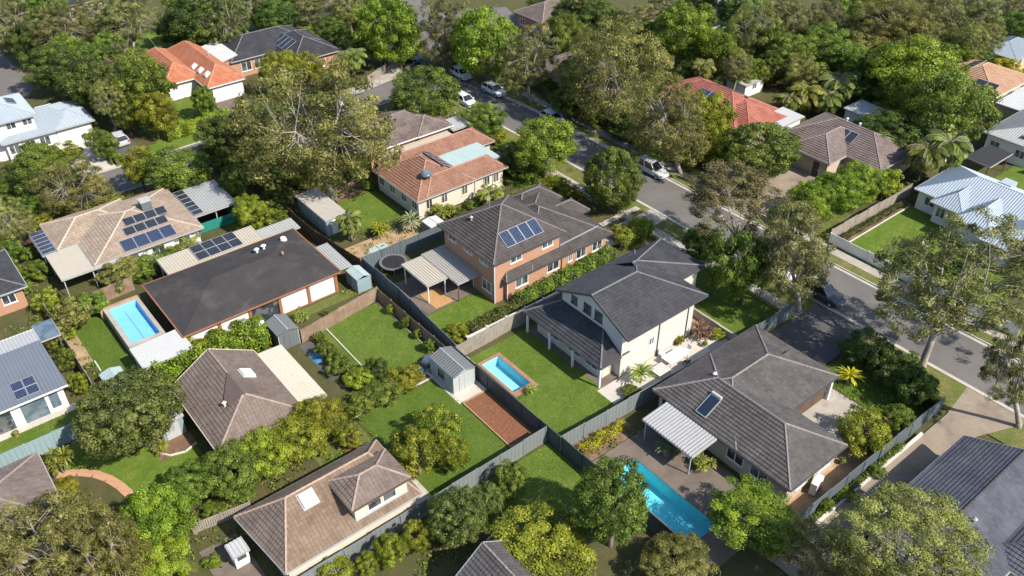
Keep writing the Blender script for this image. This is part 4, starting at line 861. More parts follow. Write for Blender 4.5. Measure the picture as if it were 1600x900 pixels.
    if nm == 'ice_blue_house':
        c = p_[0]['+x'].on(101.6, 33); m = MB(); m.box(100.6, 102.2, 32.2, 33.6, c.z - .5, c.z + .6); m.build('chimney', MET_ICE, h_)
        for y in (34.6, 36): window(h_, '-x', 93.16, y, 1.6, 1.1, 1.3)
    if nm == 'navy_roof_house': vent(h_, p_[0]['-y'], 51, 10.4, MET_GREY)
for lb, r, z, mt, ax in (('white flat-roofed annexe at the right edge', (125.2, 134, 39.5, 46.2), 2.6, MET_WHITE, 'x'), ('white shed roof behind the red tiled house', (103.2, 108.0, 72.6, 76.6), 2.1, MET_WEATH, 'x'), ('little white shed behind the grey-brown roof', (107.3, 111.6, 55.0, 58.8), 2.3, MET_WHITE, 'y'), ('pale flat outbuilding under the broad far tree', (106.4, 112.2, 43.2, 48.4), 2.6, MET_BLUE, 'y'), ('dark low carport beside the navy tiled house', (48.4, 51.8, 15.75, 17.4), 2.2, MET_DARK, 'y')):
    t = thing('outbuilding', lb, 'outbuilding', ((r[0] + r[1]) / 2, (r[2] + r[3]) / 2, 0)); flat_roof(t, r, z, mt, 'metal', .15, ax, posts=[(r[0] + .2, r[2] + .2), (r[1] - .2, r[2] + .2)] if 'carport' in lb else ())
    if 'carport' not in lb:
        m = MB(); m.box(r[0] + .25, r[1] - .25, r[2] + .25, r[3] - .25, 0, z - .09); m.build('wall', REN_WHITE if 'flat-roofed' not in lb else BRICK_BLONDE, t); window(t, '-y', r[2] + .25, (r[0] + r[1]) / 2, 1.4, 1.0, .9)
t = thing('awning', 'dark cloth awning on thin posts behind the ice-blue roof', 'awning', (109.3, 38.8, 0)); flat_roof(t, (106.5, 112.2, 37.2, 40.4), 2.5, MET_DARK, 'flat', .12, posts=[(106.8, 37.5), (111.8, 37.5), (106.8, 40.1)], postmat=TIM_D)
# sheds and glasshouses
def shed(name, label, r, h, rise, roofm, wallm, ax='y', dside='-y', ends='gg', trim=MET_WHITE):
    t = thing(name, label, 'shed', ((r[0] + r[1]) / 2, (r[2] + r[3]) / 2, 0)); planes, caps, eaves, gab = hip_planes(r, h, rise, ax, ends)
    put_roof(t, planes, caps, [], roofm, 'metal', capmat=trim, caprad=.1); m = MB(); o = .07; m.box(r[0] + o, r[1] - o, r[2] + o, r[3] - o, 0, h)
    for p, q, k in gab:
        v = [Vector(p), Vector(q), Vector(k)]; d = Vector((0, o if p[1] < (r[2] + r[3]) / 2 else -o, 0)) if ax == 'y' else Vector((o if p[0] < (r[0] + r[1]) / 2 else -o, 0, 0)); m.face([a + d - Vector((0, 0, .03)) for a in v])
    m.build('wall', wallm, t); x = (r[0] + r[1]) / 2; m = MB(); m.box(x - .55, x - .01, r[2] + .03, r[2] + o, .05, h - .15); m.box(x + .01, x + .55, r[2] + .03, r[2] + o, .05, h - .15); m.build('door', wallm, t)
    g = MB()
    for a, b in ((r[0], r[2]), (r[1], r[2]), (r[0], r[3]), (r[1], r[3])): g.box(a - .03 + (o if a == r[0] else -o), a + .03 + (o if a == r[0] else -o), b - .02 + (o if b == r[2] else -o), b + .03 + (o if b == r[2] else -o), 0, h)
    g.build('corner_trim', trim, t); return t
s1 = shed('garden_shed', 'gabled grey-roofed garden shed beside the plunge pool fence', (32.1, 34.6, 48.2, 52.0), 2.0, .45, MET_DGREY, CB_PALE); window(s1, '-x', 32.17, 50.2, 1.2, .9, .7, PAINT_D)
shed('garden_shed', 'small blue-grey gabled shed by the black-roofed house', (22.6, 24.8, 63.5, 66.3), 1.9, .4, MET_DGREY, MET_DGREY)
shed('garden_shed', 'pale steel shed among the shrubs by the cream wall', (45.2, 47.2, 70.6, 72.6), 1.5, .15, MET_WHITE, CB_GREY)
t = thing('long_shed', 'long white flat-topped shed behind the huge gum trunk', 'shed', (37.5, 82.2, 0)); flat_roof(t, (36.1, 38.9, 78.5, 85.7), 2.2, MET_WEATH, 'metal', .15, 'x'); m = MB(); m.box(36.25, 38.75, 78.65, 85.55, 0, 2.12); m.build('wall', CB_TEAL, t)
for i in range(4): m = MB(); m.box(36.2, 36.25, 78.8 + i * 1.7, 78.9 + i * 1.7, 0, 2.1); m.build('wall_rib', MET_GREY, t)
m = MB(); m.box(36.9, 38.1, 78.6, 78.65, .05, 1.9); m.build('door', PAINT_W, t)
for lb, r, h in (('small greenhouse by the trampoline fence', (33.3, 34.9, 66.9, 69.2), 1.7), ('low clear greenhouse on the pool lawn', (7.7, 9.6, 67.6, 69.4), 1.4)):
    t = thing('greenhouse', lb, 'greenhouse', ((r[0] + r[1]) / 2, (r[2] + r[3]) / 2, 0)); m = MB()
    for a in (r[0], r[1]):
        for b in (r[2], (r[2] + r[3]) / 2, r[3]): m.box(a - .03, a + .03, b - .03, b + .03, 0, h)
    xm = (r[0] + r[1]) / 2
    for b in (r[2], (r[2] + r[3]) / 2, r[3]): m.beam((r[0], b, h), (xm, b, h + .3), .05, .05); m.beam((xm, b, h + .3), (r[1], b, h), .05, .05)
    for a, z in ((r[0], h), (xm, h + .3), (r[1], h)): m.beam((a, r[2], z), (a, r[3], z), .05, .05)
    m.build('frame', ALU, t)
    for a, za, b, zb in ((r[0], h, xm, h + .3), (xm, h + .3, r[1], h)):
        for y0, y1 in ((r[2], (r[2] + r[3]) / 2), ((r[2] + r[3]) / 2, r[3])): m = MB(); m.mesh([(a, y0 + .03, za), (b, y0 + .03, zb), (b, y1 - .03, zb), (a, y1 - .03, za), (a, y0 + .03, za + .012), (b, y0 + .03, zb + .012), (b, y1 - .03, zb + .012), (a, y1 - .03, za + .012)], [(0, 3, 2, 1), (4, 5, 6, 7), (0, 1, 5, 4), (1, 2, 6, 5), (2, 3, 7, 6), (3, 0, 4, 7)]); m.build('roof_pane', MET_AQUA, t)
    m = MB(); m.box(r[0], r[0] + .02, r[2], r[3], .02, h); m.box(r[1] - .02, r[1], r[2], r[3], .02, h); m.box(r[0] + .02, r[1] - .02, r[2], r[2] + .02, .02, h); m.build('wall_pane', CB_TEAL, t)
# ------------------------------------------------------------------ pools
def pool(label, r, depth, plaster, water, wl=-.12, zb=None, ztop=.0):
    x0, x1, y0, y1 = r; t = thing('swimming_pool', label, 'pool', ((x0 + x1) / 2, (y0 + y1) / 2, ztop)); m = MB(); b = ztop - depth; e = .001
    m.face([(x0, y0, b), (x1, y0, b), (x1, y1, b), (x0, y1, b)])
    for p, q in (((x0, y0), (x1, y0)), ((x1, y0), (x1, y1)), ((x1, y1), (x0, y1)), ((x0, y1), (x0, y0))): m.face([(*q, b), (*p, b), (*p, ztop), (*q, ztop)])
    m.build('basin', plaster, t); m = MB(); m.face([(x0, y0, ztop + wl), (x1, y0, ztop + wl), (x1, y1, ztop + wl), (x0, y1, ztop + wl)]); m.build('water', water, t); return t
p1 = pool('small bright blue plunge pool with brown coping', POOLS[0], 1.1, POOL_AL, WATER)
p2 = pool('long turquoise pool in the brown paved yard', POOLS[1], 1.5, POOL_AQ, WATER_D)
for i in range(3): m = MB(); m.box(36.46, 37.3, 31.5 + i * .3 - .0, 31.8 + i * .3 - .002, -1.49, -1.1 + i * .3); m.build('pool_step', POOL_AQ, p2)
p4 = pool('narrow garden pool half covered with pale panels', POOLS[2], .8, POOL_AQ, WATER)
for i, x in enumerate((38.25, 39.45)): m = MB(); m.box(x, x + 1.1, 72.4, 73.5, .005, .06); m.build('cover_panel', MET_AQUA, p4)
r3 = (11.65, 14.35, 72.2, 78.8); p3 = pool('raised light blue pool with grey walls behind the white lean-to', r3, .75, POOL_LB, WATER, -.1, ztop=1.2)
m = MB()
for r in ((11.2, 11.64, 71.8, 79.2), (14.36, 14.75, 71.8, 79.2), (11.64, 14.36, 71.8, 72.19), (11.64, 14.36, 78.81, 79.2)): m.box(*r, 0, 1.22)
m.build('pool_wall', CONC, p3); m = MB(); m.box(10.9, 15.0, 79.2, 79.75, 0, 1.1); m.build('step', SAND, p3)
m = MB(); m.box(12.98, 13.02, 72.3, 78.7, .452, .46); m.build('lane_line', PAINT_D, p3)
# ------------------------------------------------------------------ fences
FM = {}
def fence(name, label, pts, h=1.8, kind='steel', mat=CB_BLUE, z=0, unit=2.4, postmat=None):
    t = thing(name, label, 'fence', (pts[0][0], pts[0][1], z))
    for a, b in zip(pts, pts[1:]):
        a, b = Vector((*a, z)), Vector((*b, z)); L = (b - a).length; n = max(1, round(L / unit)); w = round(L / n, 3); rz = math.atan2(b.y - a.y, b.x - a.x); k = (kind, w, h, mat.name)
        if k not in FM:
            m = MB()
            if kind == 'steel':
                N = max(4, int(w / .1)); pr = []
                for i in range(N + 1): pr.append((w * i / N, (.016 if (i % 4) in (1, 2) else -.016)))
                for (x0, y0), (x1, y1) in zip(pr, pr[1:]): m.mesh([(x0, y0, .06), (x1, y1, .06), (x1, y1, h - .03), (x0, y0, h - .03)], [(0, 1, 2, 3)])
                m.box(0, w, -.035, .035, h - .05, h); m.box(0, w, -.035, .035, .02, .08)
            elif kind == 'timber':
                N = max(4, int(w / .125)); rr = random.Random(7)
                for i in range(N): m.box(w * i / N + .008, w * (i + 1) / N - .008, -.035 + rr.uniform(-.008, .008), -.012, .03, h - rr.uniform(0, .05))
                for zz in (.35, h * .5, h - .3): m.box(0, w, -.012, .035, zz - .04, zz + .04)
            elif kind == 'picket':
                N = max(4, int(w / .16))
                for i in range(N): m.box(w * i / N + .015, w * (i + 1) / N - .015, -.02, .02, .06, h)
                m.box(0, w, -.03, .03, h - .02, h + .05); m.box(0, w, -.03, .03, .04, .12)
            else: m.box(0, w, -.09, .09, 0, h); m.box(0, w, -.12, .12, h, h + .06)
            p = MB(); p.box(-.05, .05, -.05, .05, 0, h + (.04 if kind != 'picket' else .14)); FM[k] = (m.data('fence_panel', mat), p.data('fence_post', postmat or mat))
        for i in range(n):
            fr_ = random.Random(label + str(i)); q = a.lerp(b, i / n)
            inst('panel', FM[k][0], t, q + Vector((0, 0, fr_.uniform(-.03, .03))), rot=(fr_.uniform(-.022, .022), fr_.uniform(-.006, .006), rz)); inst('post', FM[k][1], t, q, rot=(fr_.uniform(-.02, .02), 0, rz))
        inst('post', FM[k][1], t, b, rz)
    return t
fence('metal_fence', 'long pale grey metal fence below the dormer house and lemon lawn', [(8.0, 38.45), (34.85, 38.6)], mat=CB_GREY)
fence('metal_fence', 'dark metal fence between the plunge pool lawn and the red bark bed', [(35.05, 37.25), (34.98, 51.9)], mat=CB_DARK)
fence('metal_fence', 'grey metal fence between the lawn and the big pool', [(35.1, 37.0), (45.4, 36.55), (57.6, 36.1)], mat=CB_GREY)
fence('metal_fence', 'metal fence running from the charcoal house to the street trees', [(57.7, 36.1), (65.0, 36.05)], mat=CB_BLUE)
fence('metal_fence', 'dark metal fence on the left side of the big pool', [(35.15, 36.9), (35.2, 20)], mat=CB_DARK)
fence('timber_fence', 'brown paling fence along the top of the square lawn', [(24.9, 63.4), (34.3, 64.75)], kind='timber', mat=TIM, h=1.7)
fence('timber_fence', 'brown paling fence along the right of the square lawn', [(34.38, 64.7), (34.5, 52.2)], kind='timber', mat=TIM, h=1.5)
fence('metal_fence', 'blue-grey metal fence behind the square lawn paling', [(35.75, 70.0), (35.85, 63), (35.15, 52.1)], mat=CB_BLUE, h=1.9)
fence('timber_fence', 'grey timber fence between the low pale wall and the plunge pool', [(35.2, 51.95), (45.2, 52.3)], kind='timber', mat=TIM_G)
fence('timber_fence', 'grey timber fence along the far side of the cream house', [(45.4, 52.3), (64.5, 52.6)], kind='timber', mat=TIM_G, h=1.5)
fence('timber_fence', 'dark paling fence left of the long white shed', [(34.4, 86), (34.5, 78), (35.6, 70.2)], kind='timber', mat=TIM_D)
fence('metal_fence', 'blue-grey metal fence between the brick and the terracotta house', [(35.8, 70.1), (60.5, 70.3)], mat=CB_BLUE)
fence('timber_fence', 'grey side fence between the pool lawn and the blue metal house', [(6.8, 83), (6.75, 64.4)], kind='timber', mat=TIM_G)
fence('metal_fence', 'pale teal metal fence behind the lower left brown roof', [(-9, 64.2), (6.7, 64.2)], mat=CB_TEAL)
fence('timber_fence', 'brown timber screen above the raised pool', [(8.6, 81.9), (15.2, 82.4)], kind='timber', mat=TIM)
fence('timber_fence', 'timber fence in front of the cream carport', [(8.6, 82.0), (8.5, 85)], kind='timber', mat=TIM)
fence('metal_fence', 'dark grey fence beside the long brown driveway', [(43, 19.55), (64.4, 19.4)], mat=CB_BLUE)
fence('metal_fence', 'short gate fence at the street end of the front garden', [(64.5, 19.4), (64.7, 22)], mat=CB_DARK, h=1.2)
fence('block_wall', 'low grey block wall behind the two-storey cream house', [(57.8, 36.5), (57.8, 49)], kind='wall', mat=CONC, h=.9)
fence('white_fence', 'white picket fence along the sunny corner lawn', [(79.9, 41.6), (79.8, 20)], kind='picket', mat=PAINT_W, h=1.25, z=.1)
fence('timber_fence', 'weathered timber fence above the sunny corner lawn', [(80.1, 41.7), (96.5, 41.6)], kind='timber', mat=TIM_G)
fence('timber_fence', 'pale timber fence at the street junction corner', [(62.2, 112.4), (67.0, 114.8), (69, 119)], kind='timber', mat=TIM_G, h=1.5)
fence('timber_fence', 'dark street fence under the domed paperbark', [(80.3, 92), (80.4, 75)], kind='timber', mat=TIM_D, h=1.5, z=.1)
fence('metal_fence', 'green-dark fence behind the dark awning at the right edge', [(113.4, 34.5), (122, 31.5)], mat=CB_DARK)
fence('timber_fence', 'white rail fence on the stepping path left of the dormer house', [(7.6, 48.3), (12, 47.6)], kind='picket', mat=TIM_G, h=1.0)
fence('timber_fence', 'timber boundary fence behind the tan house panels', [(8, 98.6), (30.4, 98.8)], kind='timber', mat=TIM_D)

# kind, crown x, y, z, radius, half-height, foliage, label, trunk x, y (metres)
TREES = [
('gum', 39.35, 146.88, 6.13, 5.41, 4.88, 'olive', 'tall open gum with pale forked limbs behind the orange tiled roof', 38.35, 147.68),
('gum', 28.71, 147.5, 6.29, 4.65, 4.13, 'olive', 'slim white-limbed gum tree at the far corner left of the open gum', 28.16, 147.94),
('gum', 23.69, 155.58, 7, 4.36, 4.09, 'olive', 'olive gum tree cut by the upper left corner of the photo', 23.69, 155.58),
('dense', 23.97, 151.96, 4.25, 3.1, 3.1, 'dark', 'dark green tree under the slim white-limbed gum', 23.97, 151.96),
('dense', 23.87, 138.23, 4.64, 3.95, 3.2, 'dark', 'dark leafy tree above the pale blue metal roof', 23.87, 138.23),
('dense', 25.65, 128.09, 5.15, 4.12, 3.64, 'dark', 'broad dark tree between the pale blue roof and the orange roof', 25.65, 128.09),
('dense', 33.94, 143.57, 3.52, 2.76, 2.5, 'mid', 'green tree close behind the pink flowering tree', 33.94, 143.57),
('gum', 30.97, 130.16, 5, 2.73, 2.25, 'pinkish', 'small pinkish-leaved tree beside the orange tiled roof', 30.97, 130.16),
('dense', 31.24, 119.88, 6.02, 3.72, 4.62, 'mid', 'tall leafy tree hiding the front of the orange-roofed house', 31.24, 119.88),
('dense', 27.72, 118.53, 3.16, 1.95, 2.43, 'mid', 'narrow green tree at the end of the lime clipped hedge', 27.72, 118.53),
('dense', 30.79, 114.52, 3.73, 2.47, 3.09, 'lime', 'yellow-green tree on a thin trunk beside the lime clipped hedge', 30.22, 114.97),
('dense', 49.35, 139.77, 6.28, 5.74, 4.19, 'dark', 'large dark tree behind the grey roof with a glare-white end', 49.35, 139.77),
('gum', 50.27, 134.13, 7, 3.33, 4.07, 'olive', 'gum with grey trunks growing right behind the glare-whitened grey roof', 50.27, 134.13),
('dense', 44.95, 145.82, 3.35, 2.84, 2.31, 'dark', 'low dark tree at the far lawn behind the orange roof', 44.95, 145.82),
('gum', 69.41, 141.62, 3.69, 7.57, 3.4, 'olive', 'spreading gum with dark limbs at the top above the grey roof', 68.22, 142.59),
('dense', 60.8, 139.63, 4.04, 3.54, 2.75, 'dark', 'dark round tree touching the top peak of the grey roof', 60.8, 139.63),
('shrub', 73.71, 135.19, 1.74, 3.12, 1.4, 'mid', 'long low shrub by the far lawn near the top edge', 73.71, 135.19),
('dense', 66.19, 129.75, 2.94, 2.73, 1.94, 'dark', 'dark bushy tree at the right corner of the grey roof', 66.19, 129.75),
('dense', 68.87, 116.44, 5.9, 5.29, 5.53, 'bright', 'vivid green street tree beside the street corner with the timber fence', 67.76, 117.34),
('gum', 76.09, 110.61, 6.31, 4.83, 6.01, 'olive', 'olive feathery gum over the parked blue car', 76.03, 110.66),
('dense', 77.82, 102.66, 5.98, 5.27, 5.51, 'bright', 'vivid green tree over the white cars at the bend', 77.89, 102.6),
('dense', 61.37, 95.07, 4.87, 4.83, 3.12, 'round', 'dense dome-shaped tree at the street corner beside the brown roof', 61.37, 95.07),
('dense', 65.17, 86.28, 3.16, 2.47, 2.25, 'mid', 'small round tree on the verge beside the street bend', 65.17, 86.28),
('shrub', 65.06, 92.73, 0.98, 1.2, 0.85, 'mid', 'little shrub at the corner of the brown-roofed brick house', 65.06, 92.73),
('gum', 39.81, 86.13, 11.17, 9.08, 7.36, 'olivey', 'huge spreading gum with a pale trunk beside the long white shed', 40.81, 85.33),
('dense', 49.83, 116.42, 4.13, 3.01, 3.01, 'lime', 'yellow-green tree peeping over the huge spreading gum near the grey roof', 49.83, 116.42),
('dense', 54.37, 116.89, 3.4, 2.66, 2.42, 'lime', 'leafy tree in front of the grey roof windows', 54.37, 116.89),
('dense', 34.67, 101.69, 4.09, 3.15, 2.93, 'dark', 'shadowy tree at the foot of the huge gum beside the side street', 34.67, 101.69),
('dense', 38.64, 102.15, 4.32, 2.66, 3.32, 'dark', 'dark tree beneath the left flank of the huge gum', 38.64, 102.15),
('dense', 37.93, 116.44, 2.86, 1.76, 2.2, 'mid', 'garden tree before the orange house garage', 37.93, 116.44),
('dense', 13.86, 107.52, 4.16, 3.52, 2.87, 'mid', 'green tree beside the pale blue house driveway', 13.86, 107.52),
('shrub', 18.2, 115.27, 1.6, 2.08, 1.36, 'lime', 'golden shrub by the white garage door', 18.2, 115.27),
('gum', 15.64, 100.89, 4.37, 4.36, 3.5, 'khaki', 'rounded khaki gum over the side street verge', 15.32, 101.14),
('dense', 11.15, 103.03, 2.12, 1.71, 1.49, 'mid', 'small tree at the left rim below the khaki gum', 11.15, 103.03),
('gum', 7.81, 96.54, 5, 2.09, 2.61, 'khaki', 'khaki tree cut off by the left edge of the photo', 7.81, 96.54),
('dense', 23.52, 100.86, 4.2, 2.04, 2.25, 'lime', 'small street tree with a slim leaning trunk by the side street', 23.36, 100.99),
('dense', 26.42, 97.92, 3.93, 3.51, 2.64, 'mid', 'broad leafy street tree above the grey flat-roofed pergola', 26.42, 97.92),
('dense', 29.2, 97.98, 1.87, 1.53, 1.31, 'lime', 'yellow-green shrub tree next to the grey pergola roof', 29.2, 97.98),
('dense', 22.53, 113.01, 2.76, 1.77, 2.1, 'mid', 'bushy tree beside the silver hatchback in the driveway', 22.53, 113.01),
('dense', 31.74, 92.46, 2.68, 1.96, 1.96, 'mid', 'green tree behind the right end of the grey pergola', 31.74, 92.46),
('dense', 30.17, 84.94, 2.73, 2.07, 1.97, 'lime', 'bright yellow-green tree at the teal shade cloth end', 30.17, 84.94),
('shrub', 34.3, 87.14, 1.69, 1.9, 1.47, 'dark', 'dark shrub by the left wall of the long white shed', 34.3, 87.14),
('shrub', 32.63, 84.31, 1.22, 1.7, 1.02, 'mid', 'low shrub along the fence below the long white shed', 32.63, 84.31),
('dense', 10.94, 99.25, 1.6, 1.42, 1.08, 'lime', 'small yellowish tree beside the striped solar lean-to', 10.94, 99.25),
('shrub', 6.61, 95.28, 1.83, 1.45, 1.66, 'mid', 'leafy shrub left of the cream flat roof by the edge', 6.61, 95.28),
('shrub', 8.24, 90.93, 1.12, 1.4, 0.96, 'mid', 'shrub beneath the corner of the cream flat roof', 8.24, 90.93),
('shrub', 22.56, 86.37, 1.3, 1.99, 1.07, 'khaki', 'khaki shrub by the white wall under the blue solar panels', 22.56, 86.37),
('shrub', 18.78, 84.8, 1.34, 2.4, 1.08, 'mid', 'leafy shrub against the black-roofed house corner carport', 18.78, 84.8),
('shrub', 14.59, 84.53, 1.49, 2.38, 1.23, 'khaki', 'pinkish khaki shrub beside the cream flat roof posts', 14.59, 84.53),
('shrub', 16.69, 83.5, 1.04, 1.34, 0.89, 'mid', 'small green shrub between the black roof and khaki bush', 16.69, 83.5),
('shrub', 5.69, 88.51, 1.15, 1.22, 1.01, 'mid', 'round shrub on the brick cottage lawn', 5.69, 88.51),
('shrub', 7.37, 84.42, 1.27, 1.33, 1.12, 'lime', 'yellow shrub between the brick cottage and the pool garden', 7.37, 84.42),
('shrub', 8.32, 79.49, 1.84, 1.84, 1.63, 'khaki', 'grey-green bush at the corner of the raised pool garden', 8.32, 79.49),
('shrub', 10.57, 80.66, 1.49, 1.72, 1.29, 'mid', 'green bush at the timber screen above the raised pool', 10.57, 80.66),
('shrub', 7.33, 78.48, 0.72, 0.85, 0.63, 'lime', 'little golden shrub along the pool garden fence', 7.33, 78.48),
('shrub', 5.92, 77.02, 1.21, 0.9, 1.1, 'mid', 'leafy tree fern shrub at the glass awning corner', 5.92, 77.02),
('shrub', 6.0, 73.68, 1.26, 0.94, 1.14, 'mid', 'green shrub midway along the blue metal house side', 6.0, 73.68),
('shrub', 5.89, 69.74, 1.25, 0.91, 1.14, 'lime', 'shrub between blue metal house and dividing fence', 5.89, 69.74),
('dense', 7.7, 59.89, 4.16, 4.18, 2.65, 'sage', 'large dense round sage tree beside the brown hipped roof', 7.7, 59.89),
('shrub', 13.01, 66.82, 1.14, 2.04, 0.92, 'lime', 'lime end of the tall shrub screen near the white lean-to roof', 13.01, 66.82),
('shrub', 15.44, 66.65, 1.34, 2.05, 1.11, 'lime', 'tall screen shrub directly behind the brown hipped roof ridge', 15.44, 66.65),
('shrub', 18.17, 66.67, 1.35, 2.06, 1.13, 'bright', 'tall screen shrub before the second white wall panel', 18.17, 66.67),
('shrub', 21.01, 66.44, 1.37, 2.07, 1.14, 'bright', 'tall screen shrub next to the small grey shed', 21.01, 66.44),
('dense', 20.29, 51.17, 2.45, 2.13, 1.67, 'lime', 'bushy green tree below the cream patio roof corner', 20.29, 51.17),
('dense', 17.38, 49.96, 2.42, 2.31, 1.58, 'lime', 'dense tree at the front wall of the brown hipped house', 17.38, 49.96),
('dense', 14.74, 50.15, 2.4, 2.29, 1.56, 'lime', 'dense tree before the front corner of the brown hipped roof', 14.74, 50.15),
('dense', 11.96, 50.32, 2.39, 2.5, 1.49, 'mid', 'broad tree at the end of the curved lawn', 11.96, 50.32),
('dense', 9.55, 51.26, 2.08, 2.08, 1.33, 'mid', 'leafy tree on the curved lawn edge', 9.55, 51.26),
('shrub', 21.6, 48.71, 1.12, 1.0, 1.0, 'lime', 'small citrus in the red bark square bed', 21.6, 48.71),
('shrub', 19.24, 49.54, 0.62, 0.78, 0.53, 'lime', 'small citrus by the back gutter of the dormer house', 19.24, 49.54),
('dense', 5.64, 48.67, 3.3, 2.41, 2.41, 'bright', 'leafy green tree at the lower left beside the huge khaki canopy', 5.64, 48.67),
('dense', 4.56, 46.1, 1.93, 2.38, 1.07, 'lime', 'yellow-green tree at the bottom left edge', 4.56, 46.1),
('gum', -1.53, 49.69, 5.2, 4.97, 3.62, 'khaki', 'huge khaki canopy filling the lower left corner', -1.53, 49.69),
('gum', 1.47, 47.16, 4.6, 2.95, 3.68, 'khaki', 'khaki tree between the huge corner canopy and the leafy green tree', 1.47, 47.16),
('shrub', 0.95, 57.8, 0.93, 1.28, 0.79, 'lime', 'yellow-green shrub in front of the brick edged lawn curve', 0.95, 57.8),
('shrub', 7.64, 44.78, 0.38, 0.63, 0.32, 'bright', 'small round bush below the white box unit', 7.64, 44.78),
('shrub', 9.68, 49.04, 0.55, 0.98, 0.44, 'mid', 'low shrub beside the stepping path left of the dormer house', 9.68, 49.04),
('shrub', 12.07, 49.24, 0.55, 0.99, 0.44, 'mid', 'shrub close to the upper left corner of the dormer house', 12.07, 49.24),
('shrub', 26.16, 54.86, 0.82, 1.44, 0.67, 'lime', 'broad-leaved plant at the lower corner of the square lawn', 26.16, 54.86),
('shrub', 27.94, 54.56, 1.21, 1.08, 1.08, 'dark', 'dark round bush on the corner of the square lawn', 27.94, 54.56),
('shrub', 26.76, 51.85, 0.92, 1.64, 0.74, 'mid', 'green bush in the bed between two lawns', 26.76, 51.85),
('shrub', 29.43, 52.16, 0.86, 1.54, 0.7, 'lime', 'light green bush next to the blue tarp', 29.43, 52.16),
('shrub', 24.04, 51.42, 1.31, 1.38, 1.15, 'mid', 'shaggy bush at the left end of the bed between two lawns', 24.04, 51.42),
('shrub', 25.56, 57.52, 0.88, 1.22, 0.75, 'mid', 'creeper-like shrub along the left edge of the square lawn', 25.56, 57.52),
('shrub', 25.71, 59.96, 0.89, 1.0, 0.78, 'mid', 'small shrub above the creeper along the square lawn', 25.71, 59.96),
('citrus', 24.42, 42.4, 2.79, 2.21, 1.98, 'citrus', 'largest lemon tree on the lower lawn, nearest the dormer house', 24.42, 42.4),
('citrus', 27.73, 44.32, 2.06, 1.86, 1.38, 'citrus', 'lemon tree at the top of the lemon tree cluster', 27.73, 44.32),
('citrus', 26.95, 41.02, 2.24, 1.38, 1.72, 'lime', 'greener citrus at the right of the lemon tree cluster', 26.95, 41.02),
('gum', 80.32, 19.0, 8, 5.03, 3.26, 'olive', 'gum crown reaching in at the right edge above the white fence', 80.32, 19.0),
('shrub', 36.96, 54.34, 1.04, 1.13, 0.91, 'lime', 'round lime bush where the garden wall meets the metal fence', 36.96, 54.34),
('shrub', 29.24, 36.24, 1.45, 1.41, 1.29, 'mid', 'round bush alone by the metal fence in the bottom garden', 29.24, 36.24),
('dense', 23.04, 35.24, 2.71, 2.17, 1.91, 'sage', 'dark leafy tree near the grey roof peak at the bottom edge', 23.04, 35.24),
('shrub', 26.1, 35.49, 1.6, 1.43, 1.43, 'sage', 'bushy shrub between the dark leafy tree and the round bush', 26.1, 35.49),
('citrus', 20.16, 36.15, 1.88, 1.19, 1.44, 'lime', 'citrus tree fourth along the metal fence from the bottom', 20.16, 36.15),
('citrus', 18.05, 36.38, 1.76, 1.28, 1.28, 'lime', 'citrus tree third along the metal fence from the bottom', 18.05, 36.38),
('citrus', 16.23, 36.79, 1.22, 0.89, 0.89, 'lime', 'small citrus second along the metal fence from the bottom', 16.23, 36.79),
('citrus', 14.08, 37.77, 1.12, 1.39, 0.62, 'lime', 'citrus tree cut by the bottom edge below the dormer house', 14.08, 37.77),
('dense', 31.51, 27.64, 5.17, 2.87, 2.87, 'round', 'dense round tree on the left side of the big pool', 31.71, 27.48),
('dense', 40.14, 21.03, 2.82, 3.36, 1.61, 'bright', 'vivid green tree overhanging the right corner of the big pool', 40.14, 21.03),
('dense', 33.4, 22.37, 1.98, 2.45, 1.1, 'khaki', 'olive bush tree at the near end of the big pool', 33.4, 22.37),
('dense', 25.81, 28.37, 2.85, 3.52, 1.59, 'lime', 'bright yellow-green tree at the bottom edge left of the pool', 25.81, 28.37),
('gum', 39.96, 14.52, 5, 3.19, 1.43, 'khaki', 'low gum canopy at the bottom edge beside the path', 39.96, 14.52),
('gum', 42.71, 11.27, 8, 4.75, 2.29, 'khaki', 'large gum canopy in front of the navy tiled roof', 42.71, 11.27),
('gum', 67.44, 45.57, 7.8, 5.82, 3.19, 'brownish', 'brown-tinged spreading gum by the street before the navy gable roof', 67.44, 45.57),
('gum', 65.36, 37.14, 8.4, 4.69, 4.87, 'brownish', 'brown-tinged gum with twin trunks beside the parked dark car', 66.69, 36.06),
('weep', 62.53, 41.21, 5.17, 3.31, 3.69, 'weepmat', 'drooping dark green tree behind the cream two-storey house', 63.21, 40.66),
('dense', 64.18, 47.52, 3.19, 1.96, 2.45, 'dark', 'dark narrow tree at the back corner of the navy gable roof', 64.18, 47.52),
('gum', 69.13, 23.4, 11.01, 6.65, 4.86, 'olive', 'large street gum with a forked white trunk on the near verge', 68.85, 23.63),
('gum', 65.9, 15.71, 7.99, 2.79, 3.49, 'olive', 'gum leaning in from the right edge over the road', 67.97, 14.04),
('shrub', 65.02, 27.38, 1.71, 2.34, 1.44, 'dark', 'dark leafy bush at the street corner of the front garden', 65.02, 27.38),
('shrub', 64.8, 24.45, 1.7, 2.57, 1.42, 'dark', 'dark bush in the middle of the front garden border', 64.8, 24.45),
('shrub', 63.21, 21.45, 2.11, 1.88, 1.88, 'dark', 'dark bush at the gate end of the front garden border', 63.21, 21.45),
('shrub', 55.5, 21.48, 1.79, 2.23, 1.54, 'lime', 'yellow-green bush by the concrete garage apron', 55.5, 21.48),
('shrub', 58.99, 20.68, 1.49, 1.33, 1.33, 'mid', 'leafy bush beside the lower metal fence post', 58.99, 20.68),
('dense', 65.75, 62.32, 4.39, 3.28, 4.1, 'round', 'full oval street tree between driveway and road', 66.11, 62.03),
